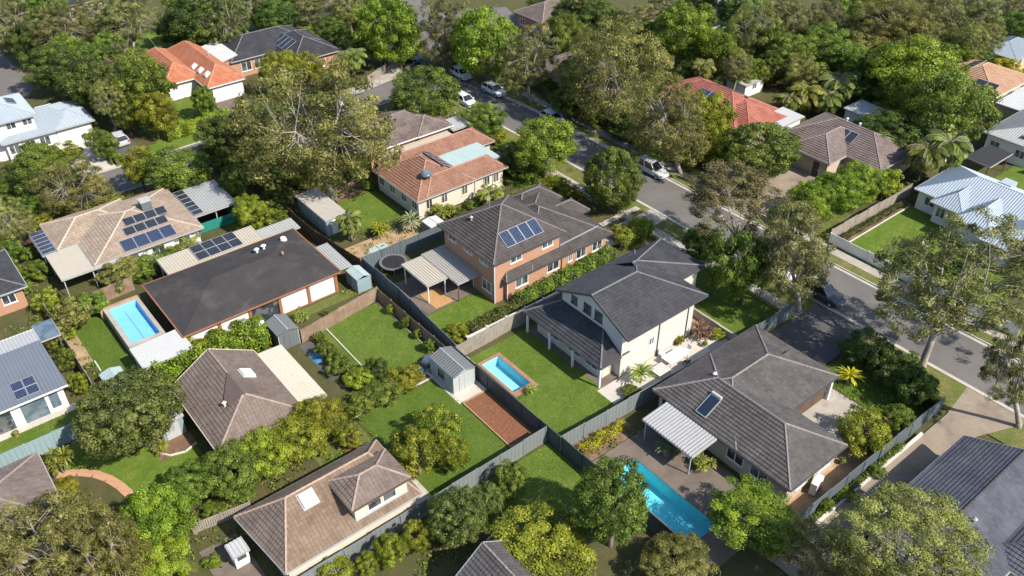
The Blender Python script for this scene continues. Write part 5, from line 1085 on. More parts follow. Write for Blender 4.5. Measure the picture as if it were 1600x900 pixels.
('dense', 64.55, 73.39, 4.68, 4.04, 3.2, 'bright', 'broad green street tree hiding a white car', 64.55, 73.39),
('shrub', 64.07, 76.01, 2.15, 2.32, 1.88, 'khaki', 'yellowing tree leaning against the broad green street tree', 64.07, 76.01),
('shrub', 62.77, 69.27, 1.33, 1.59, 1.15, 'lime', 'round garden bush behind the brick house garage gables', 62.77, 69.27),
('shrub', 64.76, 56.75, 0.97, 1.5, 0.8, 'lime', 'hedge bush nearest the road beside the brick house driveway', 64.76, 56.75),
('shrub', 62.15, 57.23, 0.91, 1.33, 0.76, 'lime', 'hedge bush at the corner of the brick house driveway', 62.15, 57.23),
('shrub', 34.2, 61.83, 0.69, 0.52, 0.63, 'lime', 'first small plant from the top along the right fence of the square lawn', 34.2, 61.83),
('shrub', 34.02, 58.96, 0.75, 0.58, 0.68, 'mid', 'second small plant from the top along the right fence of the square lawn', 34.02, 58.96),
('shrub', 34.0, 56.9, 0.6, 0.44, 0.54, 'lime', 'third small plant from the top along the right fence of the square lawn', 34.0, 56.9),
('shrub', 33.77, 54.56, 0.8, 0.62, 0.72, 'mid', 'lowest small plant along the right fence of the square lawn', 33.77, 54.56),
('shrub', 28.87, 65.47, 0.43, 0.6, 0.37, 'mid', 'small bush at the upper left corner of the square lawn', 28.87, 65.47),
('shrub', 53.43, 40.42, 0.47, 0.64, 0.4, 'lime', 'little golden plant by the cream house side wall', 53.43, 40.42),
('shrub', 57.07, 38.69, 0.5, 0.78, 0.42, 'lime', 'small plant beside the bronze cordyline at the block wall', 57.07, 38.69),
('shrub', 44.66, 38.24, 0.46, 0.83, 0.37, 'mid', 'low plants below the cycad on the cream house patio', 44.66, 38.24),
('shrub', 53.45, 18.61, 0.52, 0.69, 0.44, 'mid', 'small plant midway along the long brown driveway wall', 53.45, 18.61),
('shrub', 49.68, 19.05, 0.41, 0.73, 0.33, 'lime', 'orange-tipped plant by the low driveway wall', 49.68, 19.05),
('shrub', 47.02, 19.2, 0.74, 0.66, 0.66, 'mid', 'young plant at the lower end of the driveway wall', 47.02, 19.2),
('gum', 77.39, 92.1, 7.32, 4.38, 4.6, 'olive', 'pale-trunked street gum opposite the white hatchback', 77.68, 91.87),
('gum', 81.13, 79.49, 8.65, 7.58, 7.16, 'olivey', 'great domed paperbark tree over the shaded grey house', 81.79, 78.96),
('gum', 76.97, 64.57, 8.4, 5.22, 5.22, 'olivey', 'large olive paperbark beside the red tiled house', 78.7, 63.17),
('dense', 83.57, 63.37, 5.27, 3.25, 4.06, 'lime', 'lime-green tree between the olive paperbark and the red roof', 83.57, 63.37),
('dense', 103.83, 86.97, 6.05, 4.24, 4.48, 'bright', 'vivid bushy tree behind the great domed paperbark', 103.83, 86.97),
('dense', 104.1, 79.28, 5.02, 3.09, 3.87, 'bright', 'tall green tree behind the red tiled house', 104.1, 79.28),
('dense', 91.02, 99.24, 4.88, 3.38, 3.62, 'mid', 'green tree beside the far brown roof at the top', 91.02, 99.24),
('dense', 101.4, 101.88, 4.31, 4.71, 2.61, 'dark', 'dark tree at the top behind the domed paperbark', 101.4, 101.88),
('gum', 106.58, 97.55, 5, 3.82, 2.53, 'brownish', 'rusty brown treetop at the top behind the vivid bushy tree', 106.58, 97.55),
('dense', 102.13, 108.17, 3.75, 3.94, 2.33, 'dark', 'dark green tree right of the far brown roof', 102.13, 108.17),
('gum', 113.83, 80.5, 6.22, 4.56, 5.53, 'khaki', 'gum with a pale trunk behind the red tiled house garden', 113.67, 80.63),
('gum', 119.45, 77.57, 7, 4.42, 3.93, 'olive', 'olive gum at the top between pale-trunked gum and the far houses', 119.45, 77.57),
('gum', 125.66, 74.8, 7, 4.08, 3.57, 'olive', 'olive treetop beside the far white-edged house', 125.66, 74.8),
('dense', 118.74, 70.4, 4.94, 4.54, 3.29, 'mid', 'leafy tree below the far white-edged house', 118.74, 70.4),
('dense', 112.64, 73.8, 4.39, 3.39, 3.14, 'mid', 'mid green tree among the gums behind the palms', 112.64, 73.8),
('gum', 130.52, 67.16, 7, 6.36, 4.31, 'khaki', 'khaki gum mass near the top beside the white garage', 130.52, 67.16),
('gum', 139.64, 65.06, 7, 6.65, 4.25, 'olive', 'olive gum near the top right street', 139.64, 65.06),
('gum', 149.08, 61.14, 6, 4.96, 3.58, 'olive', 'treetop at the far right street corner', 149.08, 61.14),
('dense', 152.75, 57.98, 3.92, 3.28, 2.72, 'dark', 'dark tree behind the blue metal roof at the top right', 152.75, 57.98),
('dense', 124.62, 67.39, 4.42, 3.99, 2.97, 'khaki', 'olive tree mass beside the dense round crown', 124.62, 67.39),
('dense', 130.92, 66.11, 3.7, 3.89, 2.29, 'lime', 'yellowish treetop behind the dense round crown', 130.92, 66.11),
('dense', 117.1, 54.35, 6.65, 6.09, 4.43, 'bright', 'dense rounded green tree left of the brown-tiled far house', 117.1, 54.35),
('dense', 110.42, 45.87, 6.6, 5.32, 4.65, 'mid', 'broad green tree in front of the brown-tiled far house', 110.42, 45.87),
('dense', 116.21, 59.74, 4.95, 3.09, 3.79, 'dark', 'dark tree left of the dense rounded green tree', 116.21, 59.74),
('dense', 139.24, 55.94, 2.66, 2.34, 1.81, 'dark', 'small dark tree behind the brown-tiled far house', 139.24, 55.94),
('shrub', 140.69, 52.49, 1.81, 2.11, 1.57, 'yellow', 'yellow flowering shrub between two far roofs', 140.69, 52.49),
('dense', 84.66, 55.61, 4.78, 4.66, 3.37, 'round', 'wide round dark tree in front of the red tiled house', 85.55, 54.89),
('dense', 103.41, 49.73, 3.64, 4.07, 2.18, 'dark', 'dark spreading shrub tree behind the grey-brown roof', 103.41, 49.73),
('dense', 81.2, 45.62, 3.22, 2.67, 2.25, 'bright', 'row tree nearest the street before the grey-brown house', 81.2, 45.62),
('dense', 84.41, 44.64, 3.51, 2.87, 2.45, 'bright', 'row tree second from the street before the grey-brown house', 84.41, 44.64),
('dense', 88.64, 44.16, 3.39, 2.79, 2.37, 'bright', 'row tree third from the street before the grey-brown house', 88.64, 44.16),
('shrub', 93.64, 43.89, 2.07, 2.05, 1.83, 'lime', 'lime bush ending the tree row by the palms', 93.64, 43.89),
('shrub', 127.96, 54.71, 1.88, 2.63, 1.59, 'mid', 'undergrowth bush below the dense rounded green tree', 127.96, 54.71),
('dense', 101.78, 115.3, 3.28, 4.06, 1.83, 'mid', 'green treetop at the top edge above the far brown roof', 101.78, 115.3),
('dense', 117.2, 93.2, 3.41, 2.1, 2.62, 'mid', 'small tree before the far white roof at the top', 117.2, 93.2),
('dense', 83.19, 88.15, 3.78, 2.32, 2.9, 'dark', 'dark tree left of the great domed paperbark', 83.19, 88.15),
('dense', 78.3, 84.05, 2.61, 2.79, 1.6, 'dark', 'low dark tree along the street fence by the paperbark', 78.3, 84.05),
('gum', 79.19, 80.79, 2.93, 1.83, 2.05, 'khaki', 'thin sapling at the kerb beneath the domed paperbark', 79.32, 80.69),
('shrub', 79.61, 74.96, 1.23, 1.97, 1.01, 'dark', 'dark shrub at the foot of the domed paperbark', 79.61, 74.96),
('dense', 102.4, 92.47, 3.76, 2.38, 2.87, 'mid', 'green tree squeezed behind the right shoulder of the paperbark', 102.4, 92.47),
('dense', 105.08, 75.05, 3.09, 2.25, 2.25, 'mid', 'tree beside the white shed roof behind the red house', 105.08, 75.05),
('shrub', 108.42, 62.36, 1.68, 2.4, 1.41, 'lime', 'lime shrub behind the grey-brown roof ridge', 108.42, 62.36),
('dense', 111.59, 69.29, 3.45, 2.7, 2.46, 'khaki', 'olive tree above the palm clump', 111.59, 69.29),
('dense', 79.78, 129.13, 2.96, 2.36, 2.1, 'mid', 'green tree at the far street bend by the top edge', 79.78, 129.13),
('dense', 80.93, 137.27, 2.63, 3.21, 1.48, 'olive', 'treetop at the top edge over the far street', 80.93, 137.27),
('shrub', 76.34, 122.14, 1.23, 1.58, 1.05, 'mid', 'shrub on the far street corner', 76.34, 122.14),
('dense', 65.5, 120.3, 3.07, 2.8, 2.05, 'mid', 'leafy tree behind the small palm by the timber fence', 65.5, 120.3),
('shrub', 57.96, 114.53, 1.79, 2.04, 1.55, 'mid', 'bush along the street side of the grey-roofed house', 57.96, 114.53),
('shrub', 62.37, 77.3, 1.64, 1.66, 1.44, 'mid', 'bush beside the pale garden deck', 62.37, 77.3),
('gum', 33.61, 135.27, 5.5, 1.96, 1.84, 'olive', 'grey-olive gum tree in the thicket left of the orange tiled roof|mixed trees of the thicket', 33.61, 135.27),
('dense', 28.0, 142.75, 4.09, 3.18, 2.92, 'mid', 'mid green tree in the thicket left of the orange tiled roof|mixed trees of the thicket', 28.0, 142.75),
('gum', 26.33, 120.47, 5.5, 2.74, 2.51, 'olivey', 'yellow-olive gum tree in the thicket left of the orange tiled roof|mixed trees of the thicket', 26.33, 120.47),
('dense', 29.73, 136.05, 4.23, 3.27, 3.02, 'round', 'deep green tree in the thicket left of the orange tiled roof|mixed trees of the thicket', 29.73, 136.05),
('dense', 33.4, 134.65, 3.33, 2.61, 2.36, 'dark', 'dark green tree in the thicket left of the orange tiled roof|mixed trees of the thicket', 33.4, 134.65),
('dense', 27.29, 149.68, 3.29, 2.6, 2.34, 'bright', 'bright green tree in the thicket left of the orange tiled roof|mixed trees of the thicket', 27.29, 149.68),
('gum', 71.13, 132.4, 5.5, 3.26, 3.0, 'khaki', 'khaki gum treetop in the far treeline along the upper left edge|far treeline trees', 71.13, 132.4),
('gum', 58.13, 142.06, 5.5, 3.8, 3.53, 'olive', 'grey-olive gum treetop in the far treeline along the upper left edge|far treeline trees', 58.13, 142.06),
('dense', 64.04, 143.65, 4.06, 3.16, 2.89, 'mid', 'mid green treetop in the far treeline along the upper left edge|far treeline trees', 64.04, 143.65),
('gum', 37.21, 158.11, 5.5, 4.0, 3.72, 'olivey', 'yellow-olive gum treetop in the far treeline along the upper left edge|far treeline trees', 37.21, 158.11),
('dense', 29.19, 162.46, 5.62, 4.31, 4.03, 'round', 'leftmost deep green treetop in the far treeline along the upper left edge|far treeline trees', 29.19, 162.46),
('dense', 50.28, 152.33, 4.47, 3.47, 3.19, 'round', 'second from the left, deep green treetop in the far treeline along the upper left edge|far treeline trees', 50.28, 152.33),
('gum', 102.95, 107.57, 5.5, 3.46, 3.21, 'olive', 'leftmost grey-olive gum treetop in the far wooded backdrop at the top middle|far backdrop trees', 102.95, 107.57),
('gum', 112.21, 98.43, 5.5, 3.7, 3.44, 'olive', 'second from the left, grey-olive gum treetop in the far wooded backdrop at the top middle|far backdrop trees', 112.21, 98.43),
('gum', 102.62, 74.47, 5.5, 2.4, 2.17, 'olivey', 'yellow-olive gum treetop in the far wooded backdrop at the top middle|far backdrop trees', 102.62, 74.47),
('dense', 103.05, 82.78, 3.19, 2.51, 2.26, 'round', 'leftmost deep green treetop in the far wooded backdrop at the top middle|far backdrop trees', 103.05, 82.78),
('dense', 113.58, 84.42, 3.69, 2.88, 2.63, 'round', 'second from the left, deep green treetop in the far wooded backdrop at the top middle|far backdrop trees', 113.58, 84.42),
('dense', 115.17, 77.76, 4.22, 3.27, 3.02, 'round', 'third from the left, deep green treetop in the far wooded backdrop at the top middle|far backdrop trees', 115.17, 77.76),
('dense', 109.84, 73.42, 3.19, 2.51, 2.26, 'round', 'fourth from the left, deep green treetop in the far wooded backdrop at the top middle|far backdrop trees', 109.84, 73.42),
('dense', 90.25, 100.44, 3.25, 2.55, 2.31, 'dark', 'leftmost dark green treetop in the far wooded backdrop at the top middle|far backdrop trees', 90.25, 100.44),
('dense', 121.82, 98.81, 4.05, 3.16, 2.89, 'dark', 'second from the left, dark green treetop in the far wooded backdrop at the top middle|far backdrop trees', 121.82, 98.81),
('dense', 123.03, 91.45, 5.26, 4.03, 3.77, 'dark', 'third from the left, dark green treetop in the far wooded backdrop at the top middle|far backdrop trees', 123.03, 91.45),
('dense', 107.34, 74.37, 2.71, 2.07, 1.95, 'bright', 'bright green treetop in the far wooded backdrop at the top middle|far backdrop trees', 107.34, 74.37),
('gum', 145.93, 72.89, 5.5, 4.52, 4.24, 'khaki', 'leftmost khaki gum treetop in the wooded backdrop at the upper right|backdrop trees upper right', 145.93, 72.89),
('gum', 131.44, 63.1, 5.5, 3.63, 3.37, 'khaki', 'second from the left, khaki gum treetop in the wooded backdrop at the upper right|backdrop trees upper right', 131.44, 63.1),
('gum', 109.9, 49.38, 5.5, 2.49, 2.27, 'khaki', 'third from the left, khaki gum treetop in the wooded backdrop at the upper right|backdrop trees upper right', 109.9, 49.38),
('gum', 151.89, 68.08, 5.5, 4.34, 4.07, 'khaki', 'fourth from the left, khaki gum treetop in the wooded backdrop at the upper right|backdrop trees upper right', 151.89, 68.08),
('gum', 120.75, 74.55, 5.5, 3.1, 2.85, 'olive', 'grey-olive gum treetop in the wooded backdrop at the upper right|backdrop trees upper right', 120.75, 74.55),
('dense', 119.01, 65.22, 3.84, 2.99, 2.74, 'mid', 'leftmost mid green treetop in the wooded backdrop at the upper right|backdrop trees upper right', 119.01, 65.22),
('dense', 114.89, 55.76, 3.92, 3.04, 2.8, 'mid', 'second from the left, mid green treetop in the wooded backdrop at the upper right|backdrop trees upper right', 114.89, 55.76),
('gum', 137.11, 57.82, 5.5, 3.0, 2.74, 'olivey', 'leftmost yellow-olive gum treetop in the wooded backdrop at the upper right|backdrop trees upper right', 137.11, 57.82),
('gum', 140.87, 56.19, 5.5, 2.58, 2.32, 'olivey', 'second from the left, yellow-olive gum treetop in the wooded backdrop at the upper right|backdrop trees upper right', 140.87, 56.19),
('gum', 158.47, 60.27, 5.5, 3.38, 3.1, 'olivey', 'third from the left, yellow-olive gum treetop in the wooded backdrop at the upper right|backdrop trees upper right', 158.47, 60.27),
('dense', 131.01, 69.82, 4.48, 3.46, 3.2, 'round', 'deep green treetop in the wooded backdrop at the upper right|backdrop trees upper right', 131.01, 69.82),
('dense', 113.51, 60.71, 3.39, 2.65, 2.41, 'dark', 'dark green treetop in the wooded backdrop at the upper right|backdrop trees upper right', 113.51, 60.71),
('dense', 136.95, 77.63, 5.71, 4.37, 4.1, 'bright', 'leftmost bright green treetop in the wooded backdrop at the upper right|backdrop trees upper right', 136.95, 77.63),
('dense', 135.97, 57.5, 3.2, 2.53, 2.27, 'bright', 'second from the left, bright green treetop in the wooded backdrop at the upper right|backdrop trees upper right', 135.97, 57.5),
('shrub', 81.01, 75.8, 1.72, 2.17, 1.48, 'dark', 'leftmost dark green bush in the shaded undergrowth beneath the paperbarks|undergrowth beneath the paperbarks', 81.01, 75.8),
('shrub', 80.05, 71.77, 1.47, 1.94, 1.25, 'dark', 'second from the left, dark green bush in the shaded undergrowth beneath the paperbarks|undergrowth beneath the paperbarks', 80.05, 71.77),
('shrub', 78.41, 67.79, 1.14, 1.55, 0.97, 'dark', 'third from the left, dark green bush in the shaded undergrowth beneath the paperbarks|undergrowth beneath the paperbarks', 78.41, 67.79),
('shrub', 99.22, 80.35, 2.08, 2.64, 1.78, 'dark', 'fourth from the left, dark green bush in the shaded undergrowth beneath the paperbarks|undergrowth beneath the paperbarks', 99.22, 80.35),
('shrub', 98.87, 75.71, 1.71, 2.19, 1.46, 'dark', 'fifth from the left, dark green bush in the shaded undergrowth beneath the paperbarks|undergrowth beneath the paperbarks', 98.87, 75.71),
('shrub', 82.71, 91.78, 1.69, 2.18, 1.45, 'mid', 'leftmost mid green bush in the shaded undergrowth beneath the paperbarks|undergrowth beneath the paperbarks', 82.71, 91.78),
('shrub', 80.91, 85.52, 1.83, 2.28, 1.57, 'mid', 'second from the left, mid green bush in the shaded undergrowth beneath the paperbarks|undergrowth beneath the paperbarks', 80.91, 85.52),
('shrub', 79.45, 79.88, 1.25, 1.65, 1.06, 'mid', 'third from the left, mid green bush in the shaded undergrowth beneath the paperbarks|undergrowth beneath the paperbarks', 79.45, 79.88),
('shrub', 81.13, 63.61, 1.4, 1.88, 1.19, 'lime', 'leftmost lime green bush in the shaded undergrowth beneath the paperbarks|undergrowth beneath the paperbarks', 81.13, 63.61),
('shrub', 93.87, 73.35, 1.94, 2.5, 1.66, 'lime', 'second from the left, lime green bush in the shaded undergrowth beneath the paperbarks|undergrowth beneath the paperbarks', 93.87, 73.35),
('shrub', 83.58, 61.37, 1.14, 1.55, 0.97, 'lime', 'third from the left, lime green bush in the shaded undergrowth beneath the paperbarks|undergrowth beneath the paperbarks', 83.58, 61.37),
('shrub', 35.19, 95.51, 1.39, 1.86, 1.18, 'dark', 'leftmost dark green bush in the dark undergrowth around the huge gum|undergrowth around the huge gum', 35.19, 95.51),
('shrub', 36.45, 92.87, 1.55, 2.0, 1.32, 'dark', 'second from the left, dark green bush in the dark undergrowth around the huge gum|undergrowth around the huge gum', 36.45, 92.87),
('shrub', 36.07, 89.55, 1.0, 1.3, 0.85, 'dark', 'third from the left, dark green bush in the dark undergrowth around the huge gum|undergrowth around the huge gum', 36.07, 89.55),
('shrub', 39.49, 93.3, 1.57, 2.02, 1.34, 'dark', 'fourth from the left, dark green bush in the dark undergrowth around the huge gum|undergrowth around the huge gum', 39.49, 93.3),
('shrub', 33.19, 103.68, 1.2, 1.61, 1.02, 'lime', 'leftmost lime green bush in the dark undergrowth around the huge gum|undergrowth around the huge gum', 33.19, 103.68),
('shrub', 37.6, 97.33, 1.62, 2.07, 1.39, 'lime', 'second from the left, lime green bush in the dark undergrowth around the huge gum|undergrowth around the huge gum', 37.6, 97.33),
('shrub', 40.15, 90.55, 1.35, 1.82, 1.14, 'lime', 'third from the left, lime green bush in the dark undergrowth around the huge gum|undergrowth around the huge gum', 40.15, 90.55),
('shrub', 31.22, 95.37, 1.04, 1.34, 0.89, 'mid', 'leftmost mid green bush in the dark undergrowth around the huge gum|undergrowth around the huge gum', 31.22, 95.37),
('shrub', 33.49, 99.93, 1.36, 1.74, 1.17, 'mid', 'second from the left, mid green bush in the dark undergrowth around the huge gum|undergrowth around the huge gum', 33.49, 99.93),
('shrub', 46.45, 88.79, 1.1, 1.51, 0.93, 'mid', 'third from the left, mid green bush in the dark undergrowth around the huge gum|undergrowth around the huge gum', 46.45, 88.79),
('shrub', 45.68, 85.24, 0.81, 1.14, 0.68, 'mid', 'fourth from the left, mid green bush in the dark undergrowth around the huge gum|undergrowth around the huge gum', 45.68, 85.24),
('shrub', 10.92, 114.84, 1.49, 1.87, 1.28, 'dark', 'leftmost dark green bush along the boundary left of the tan house|boundary bushes left of the tan house', 10.92, 114.84),
('shrub', 10.08, 106.62, 1.18, 1.59, 1.01, 'dark', 'second from the left, dark green bush along the boundary left of the tan house|boundary bushes left of the tan house', 10.08, 106.62),
('shrub', 9.14, 99.62, 0.84, 1.17, 0.71, 'dark', 'third from the left, dark green bush along the boundary left of the tan house|boundary bushes left of the tan house', 9.14, 99.62),
('shrub', 12.94, 101.82, 1.13, 1.54, 0.96, 'dark', 'fourth from the left, dark green bush along the boundary left of the tan house|boundary bushes left of the tan house', 12.94, 101.82),
('shrub', 5.83, 92.0, 0.77, 1.1, 0.64, 'mid', 'leftmost mid green bush along the boundary left of the tan house|boundary bushes left of the tan house', 5.83, 92.0),
('shrub', 11.05, 110.57, 1.52, 2.0, 1.29, 'mid', 'second from the left, mid green bush along the boundary left of the tan house|boundary bushes left of the tan house', 11.05, 110.57),
('shrub', 8.3, 95.5, 0.74, 0.97, 0.63, 'mid', 'third from the left, mid green bush along the boundary left of the tan house|boundary bushes left of the tan house', 8.3, 95.5),
('shrub', 12.61, 98.05, 0.83, 1.16, 0.7, 'mid', 'fourth from the left, mid green bush along the boundary left of the tan house|boundary bushes left of the tan house', 12.61, 98.05),
('shrub', 16.48, 97.57, 1.28, 1.66, 1.09, 'mid', 'fifth from the left, mid green bush along the boundary left of the tan house|boundary bushes left of the tan house', 16.48, 97.57),
('shrub', 19.02, 99.56, 1.12, 1.52, 0.95, 'lime', 'lime green bush along the boundary left of the tan house|boundary bushes left of the tan house', 19.02, 99.56),
('shrub', 50.39, 72.09, 0.63, 0.99, 0.52, 'dark', 'dark green bush behind the brick house beside the blue-grey fence|bushes behind the brick house', 50.39, 72.09),
('shrub', 53.03, 73.09, 0.66, 1.01, 0.54, 'mid', 'leftmost mid green bush behind the brick house beside the blue-grey fence|bushes behind the brick house', 53.03, 73.09),
('shrub', 61.06, 77.64, 0.83, 1.16, 0.7, 'mid', 'second from the left, mid green bush behind the brick house beside the blue-grey fence|bushes behind the brick house', 61.06, 77.64),
('shrub', 61.82, 75.32, 1.01, 1.31, 0.86, 'mid', 'third from the left, mid green bush behind the brick house beside the blue-grey fence|bushes behind the brick house', 61.82, 75.32),
('shrub', 62.22, 73.76, 0.81, 1.14, 0.68, 'mid', 'fourth from the left, mid green bush behind the brick house beside the blue-grey fence|bushes behind the brick house', 62.22, 73.76),
('shrub', 65.87, 84.4, 0.91, 1.24, 0.77, 'lime', 'leftmost lime green bush behind the brick house beside the blue-grey fence|bushes behind the brick house', 65.87, 84.4),
('shrub', 64.62, 80.76, 1.14, 1.54, 0.97, 'lime', 'second from the left, lime green bush behind the brick house beside the blue-grey fence|bushes behind the brick house', 64.62, 80.76),
('shrub', 64.32, 67.44, 0.68, 1.03, 0.57, 'lime', 'third from the left, lime green bush behind the brick house beside the blue-grey fence|bushes behind the brick house', 64.32, 67.44)]
PALMS = [
('palm', 100.09, 42.62, 5, 2.82, 'feather palm beside the timber fence of the pale blue metal house'),
('palm', 102.74, 41.42, 5.5, 3.04, 'taller feather palm next to the dark awning'),
('palm', 105.07, 64.01, 4, 2.74, 'golden feather palm in the palm clump behind the red house'),
('palm', 102.09, 64.52, 3.5, 2.13, 'low feather palm at the left of the palm clump'),
('palm', 110.55, 62.41, 4.5, 3.02, 'greyish feather palm right of the palm clump'),
('palm', 107.17, 61.52, 3.5, 2.36, 'lower greyish palm right of the palm clump'),
('palm', 99.06, 77.68, 5, 1.99, 'palm crown behind the lime-green tree'),
('palm', 61.91, 116.01, 4, 2.49, 'small palm with a thin trunk by the corner timber fence'),
('palm', 37.84, 76.02, 3.2, 1.76, 'palm with a slim trunk beside the long white shed'),
('rosette', 40.96, 74.91, 2, 1.33, 'spiky yellow-green plant on the small lawn edge'),
('rosette', 44.38, 73.45, 2.4, 1.63, 'silvery frangipani by the cream-walled house'),
('rosette', 48.83, 73.73, 1.6, 1.37, 'leafy banana-like plant by the cream wall corner'),
('rosette', 49.92, 73.17, 1.8, 0.99, 'upright leafy plant second along the cream wall'),
('palm', 54.67, 71.89, 2.2, 1.85, 'bushy golden palm beside the cream wall end'),
('rosette', 46.51, 38.69, 1.9, 1.48, 'cycad on the white patio of the two-storey house'),
('rosette', 55.76, 39.55, 1.6, 1.15, 'bronze-leaved cordyline by the two-storey house corner'),
('rosette', 42.02, 31.02, 1.5, 1.1, 'silver-leaved plant under the white awning'),
('rosette', 43.12, 28.07, 1.4, 0.98, 'broad-leaved plant beside the awning post'),
('rosette', 61.13, 26.6, 1.8, 1.38, 'yellow cordyline beside the dark driveway'),
('rosette', 1.7, 60.87, 2.6, 1.18, 'little palm next to the lower left brown roof'),
('rosette', 26.32, 66.35, 1.4, 0.79, 'spiky plant against the white wall panel'),
('rosette', 8.82, 57.99, 1.2, 0.82, 'spiky palm in the curved garden bed'),
('rosette', 37.68, 43.93, 0.9, 0.7, 'grassy plant at the corner of the plunge pool'),
('palm', 100.08, 51.47, 3, 1.46, 'small palm behind the grey-brown roof')]

# ------------------------------------------------------------------ plants
def quads(name, c, n, t, L, Wd, tone, mat, fold=0.0):
    """leaf-shaped faces (pointed at both ends): centres c, normals n, long axes t"""
    N = len(c); t = t - n * np.sum(t * n, 1)[:, None]; t /= np.linalg.norm(t, axis=1)[:, None] + 1e-9; b = np.cross(n, t)
    L = L[:, None] / 2; Wd = Wd[:, None] / 2
    V = np.empty((N, 4, 3)); V[:, 0] = c - t * L; V[:, 1] = c + b * Wd + t * L * .15 - n * fold; V[:, 2] = c + t * L - n * L * .25; V[:, 3] = c - b * Wd + t * L * .15 - n * fold
    me = bpy.data.meshes.new(name); me.vertices.add(N * 4); me.vertices.foreach_set('co', V.astype(np.float32).ravel())
    me.loops.add(N * 4); me.loops.foreach_set('vertex_index', np.arange(N * 4, dtype=np.int32)); me.polygons.add(N)
    me.polygons.foreach_set('loop_start', np.arange(0, N * 4, 4, dtype=np.int32)); me.polygons.foreach_set('loop_total', np.full(N, 4, np.int32))
    me.update(calc_edges=True); a = me.attributes.new('tone', 'FLOAT', 'FACE'); a.data.foreach_set('value', np.clip(tone, 0, 1).astype(np.float32)); me.materials.append(mat); me.validate(); return me
def unit(rng, n):
    v = rng.normal(size=(n, 3)); return v / np.linalg.norm(v, axis=1)[:, None]
def crown(kind, seed):
    """unit crown: a cloud of leaf clumps, uneven outline, gaps between clumps"""
    rng = np.random.default_rng(seed)
    spec = dict(dome=(170, 190, .19, .050, .034, .25), gumfull=(215, 165, .155, .043, .019, .7), dense=(100, 270, .24, .054, .037, .25), gum=(165, 175, .145, .046, .019, .9), shrub=(60, 200, .27, .080, .050, .3), weep=(70, 260, .25, .10, .024, 1.6), citrus=(60, 220, .27, .072, .045, .3))[kind]
    nc, nl, cr, L, Wd, droop = spec
    d = unit(rng, nc * 3)
    if kind in ('gum', 'gumfull'): d[:, 2] = np.abs(d[:, 2]) * 1.0 - .38 * rng.random(len(d))
    elif kind == 'shrub': d[:, 2] = d[:, 2] * .8 + .1
    else: d[:, 2] = d[:, 2] * .95 + .08
    d /= np.linalg.norm(d, axis=1)[:, None]
    # big lobes make the outline uneven
    nlob = 7 if kind != 'gum' else 11; big = dict(gum=.42, gumfull=.30, dome=.07).get(kind, .22); lob = unit(rng, nlob); lob_r = rng.uniform(.0, big, nlob); rad = np.full(len(d), .74)
    for q, w in zip(lob, lob_r): rad += w * np.clip((d @ q - .55) / .45, 0, 1) ** .7
    rad -= .16 if kind != 'gum' else .22
    pick = []; C = d * rad[:, None] * (rng.random(len(d)) ** (.12 if kind == 'dome' else .22 if kind != 'gum' else .32))[:, None]
    for i in range(len(C)):
        if all(np.linalg.norm(C[i] - C[j]) > cr * (.62 if kind != 'gum' else .75) for j in pick): pick.append(i)
        if len(pick) >= nc: break
    C = C[pick]; nc = len(C); hr = np.percentile(np.hypot(C[:, 0], C[:, 1]), 84 if kind not in ('gum', 'gumfull') else 90); C[:, :2] *= (1 - cr * .75) / hr; C[:, :2] -= (C[:, :2].max(0) + C[:, :2].min(0)) / 2 * .8; zz = (C[:, 2].max() - C[:, 2].min()) / 2; C[:, 2] = (C[:, 2] - (C[:, 2].max() + C[:, 2].min()) / 2) * (1 - cr * .8) / zz; R_ = cr * rng.uniform(.65, 1.2, nc); ct = rng.random(nc)
    ci = np.repeat(np.arange(nc), nl); N = len(ci); u = unit(rng, N); out = C[ci] / (np.linalg.norm(C[ci], axis=1)[:, None] + .05)
    u = u + out * .55 + np.array([0, 0, .25]); u /= np.linalg.norm(u, axis=1)[:, None]
    sq = np.array([1, 1, .8 if kind != 'weep' else 1.2]); p = C[ci] + u * sq * (R_[ci] * rng.uniform(.45, 1.05, N))[:, None]
    n = u * 1.0 + unit(rng, N) * .6; n /= np.linalg.norm(n, axis=1)[:, None]; t = unit(rng, N) + np.array([0, 0, -droop])
    tone = .55 * ct[ci] + .45 * rng.random(N)
    if kind == 'citrus': tone = np.where(rng.random(N) < .10, .98, tone * .8)
    keep = p[:, 2] > -.98; lv = rng.uniform(.5, 1.25, N) * rng.uniform(.75, 1.35, nc)[ci]
    me = quads('crown', p[keep], n[keep], t[keep], (L * lv)[keep], (Wd * lv * rng.uniform(.75, 1.25, N))[keep], tone[keep], FOL['mid'])
    return me, C
CR = {k: [crown(k, 11 + 7 * i + 100 * j) for i in range(n)] for j, (k, n) in enumerate((('dense', 8), ('gum', 8), ('shrub', 8), ('weep', 1), ('citrus', 3), ('dome', 4), ('gumfull', 5)))}
def simple_trunk(seed, q):
    """unit trunk: height 1 reaches the crown centre; limbs fan into the crown (q = crown half-height / centre height)"""
    r = random.Random(seed); m = MB(); k = .09
    m.tube([(0, 0, 0), (.02, .01, .3), (.0, .02, .62), (.02, 0, 1.0)], [k * 1.25, k, k * .8, k * .5], 7)
    for i in range(7):
        a = i * 2 * math.pi / 7 + r.uniform(-.3, .3); z0 = r.uniform(.45, .8); e = r.uniform(.45, .75); z1 = 1 + q * r.uniform(-.1, .6)
        m.tube([(0, .01, z0), (math.cos(a) * e * .45, math.sin(a) * e * .45, z0 + (z1 - z0) * .5), (math.cos(a) * e, math.sin(a) * e, z1)], [k * .5, k * .33, k * .12], 5)
    return m.data('trunk', WOOD_D, True)
TR = [simple_trunk(s, .7) for s in range(4)]
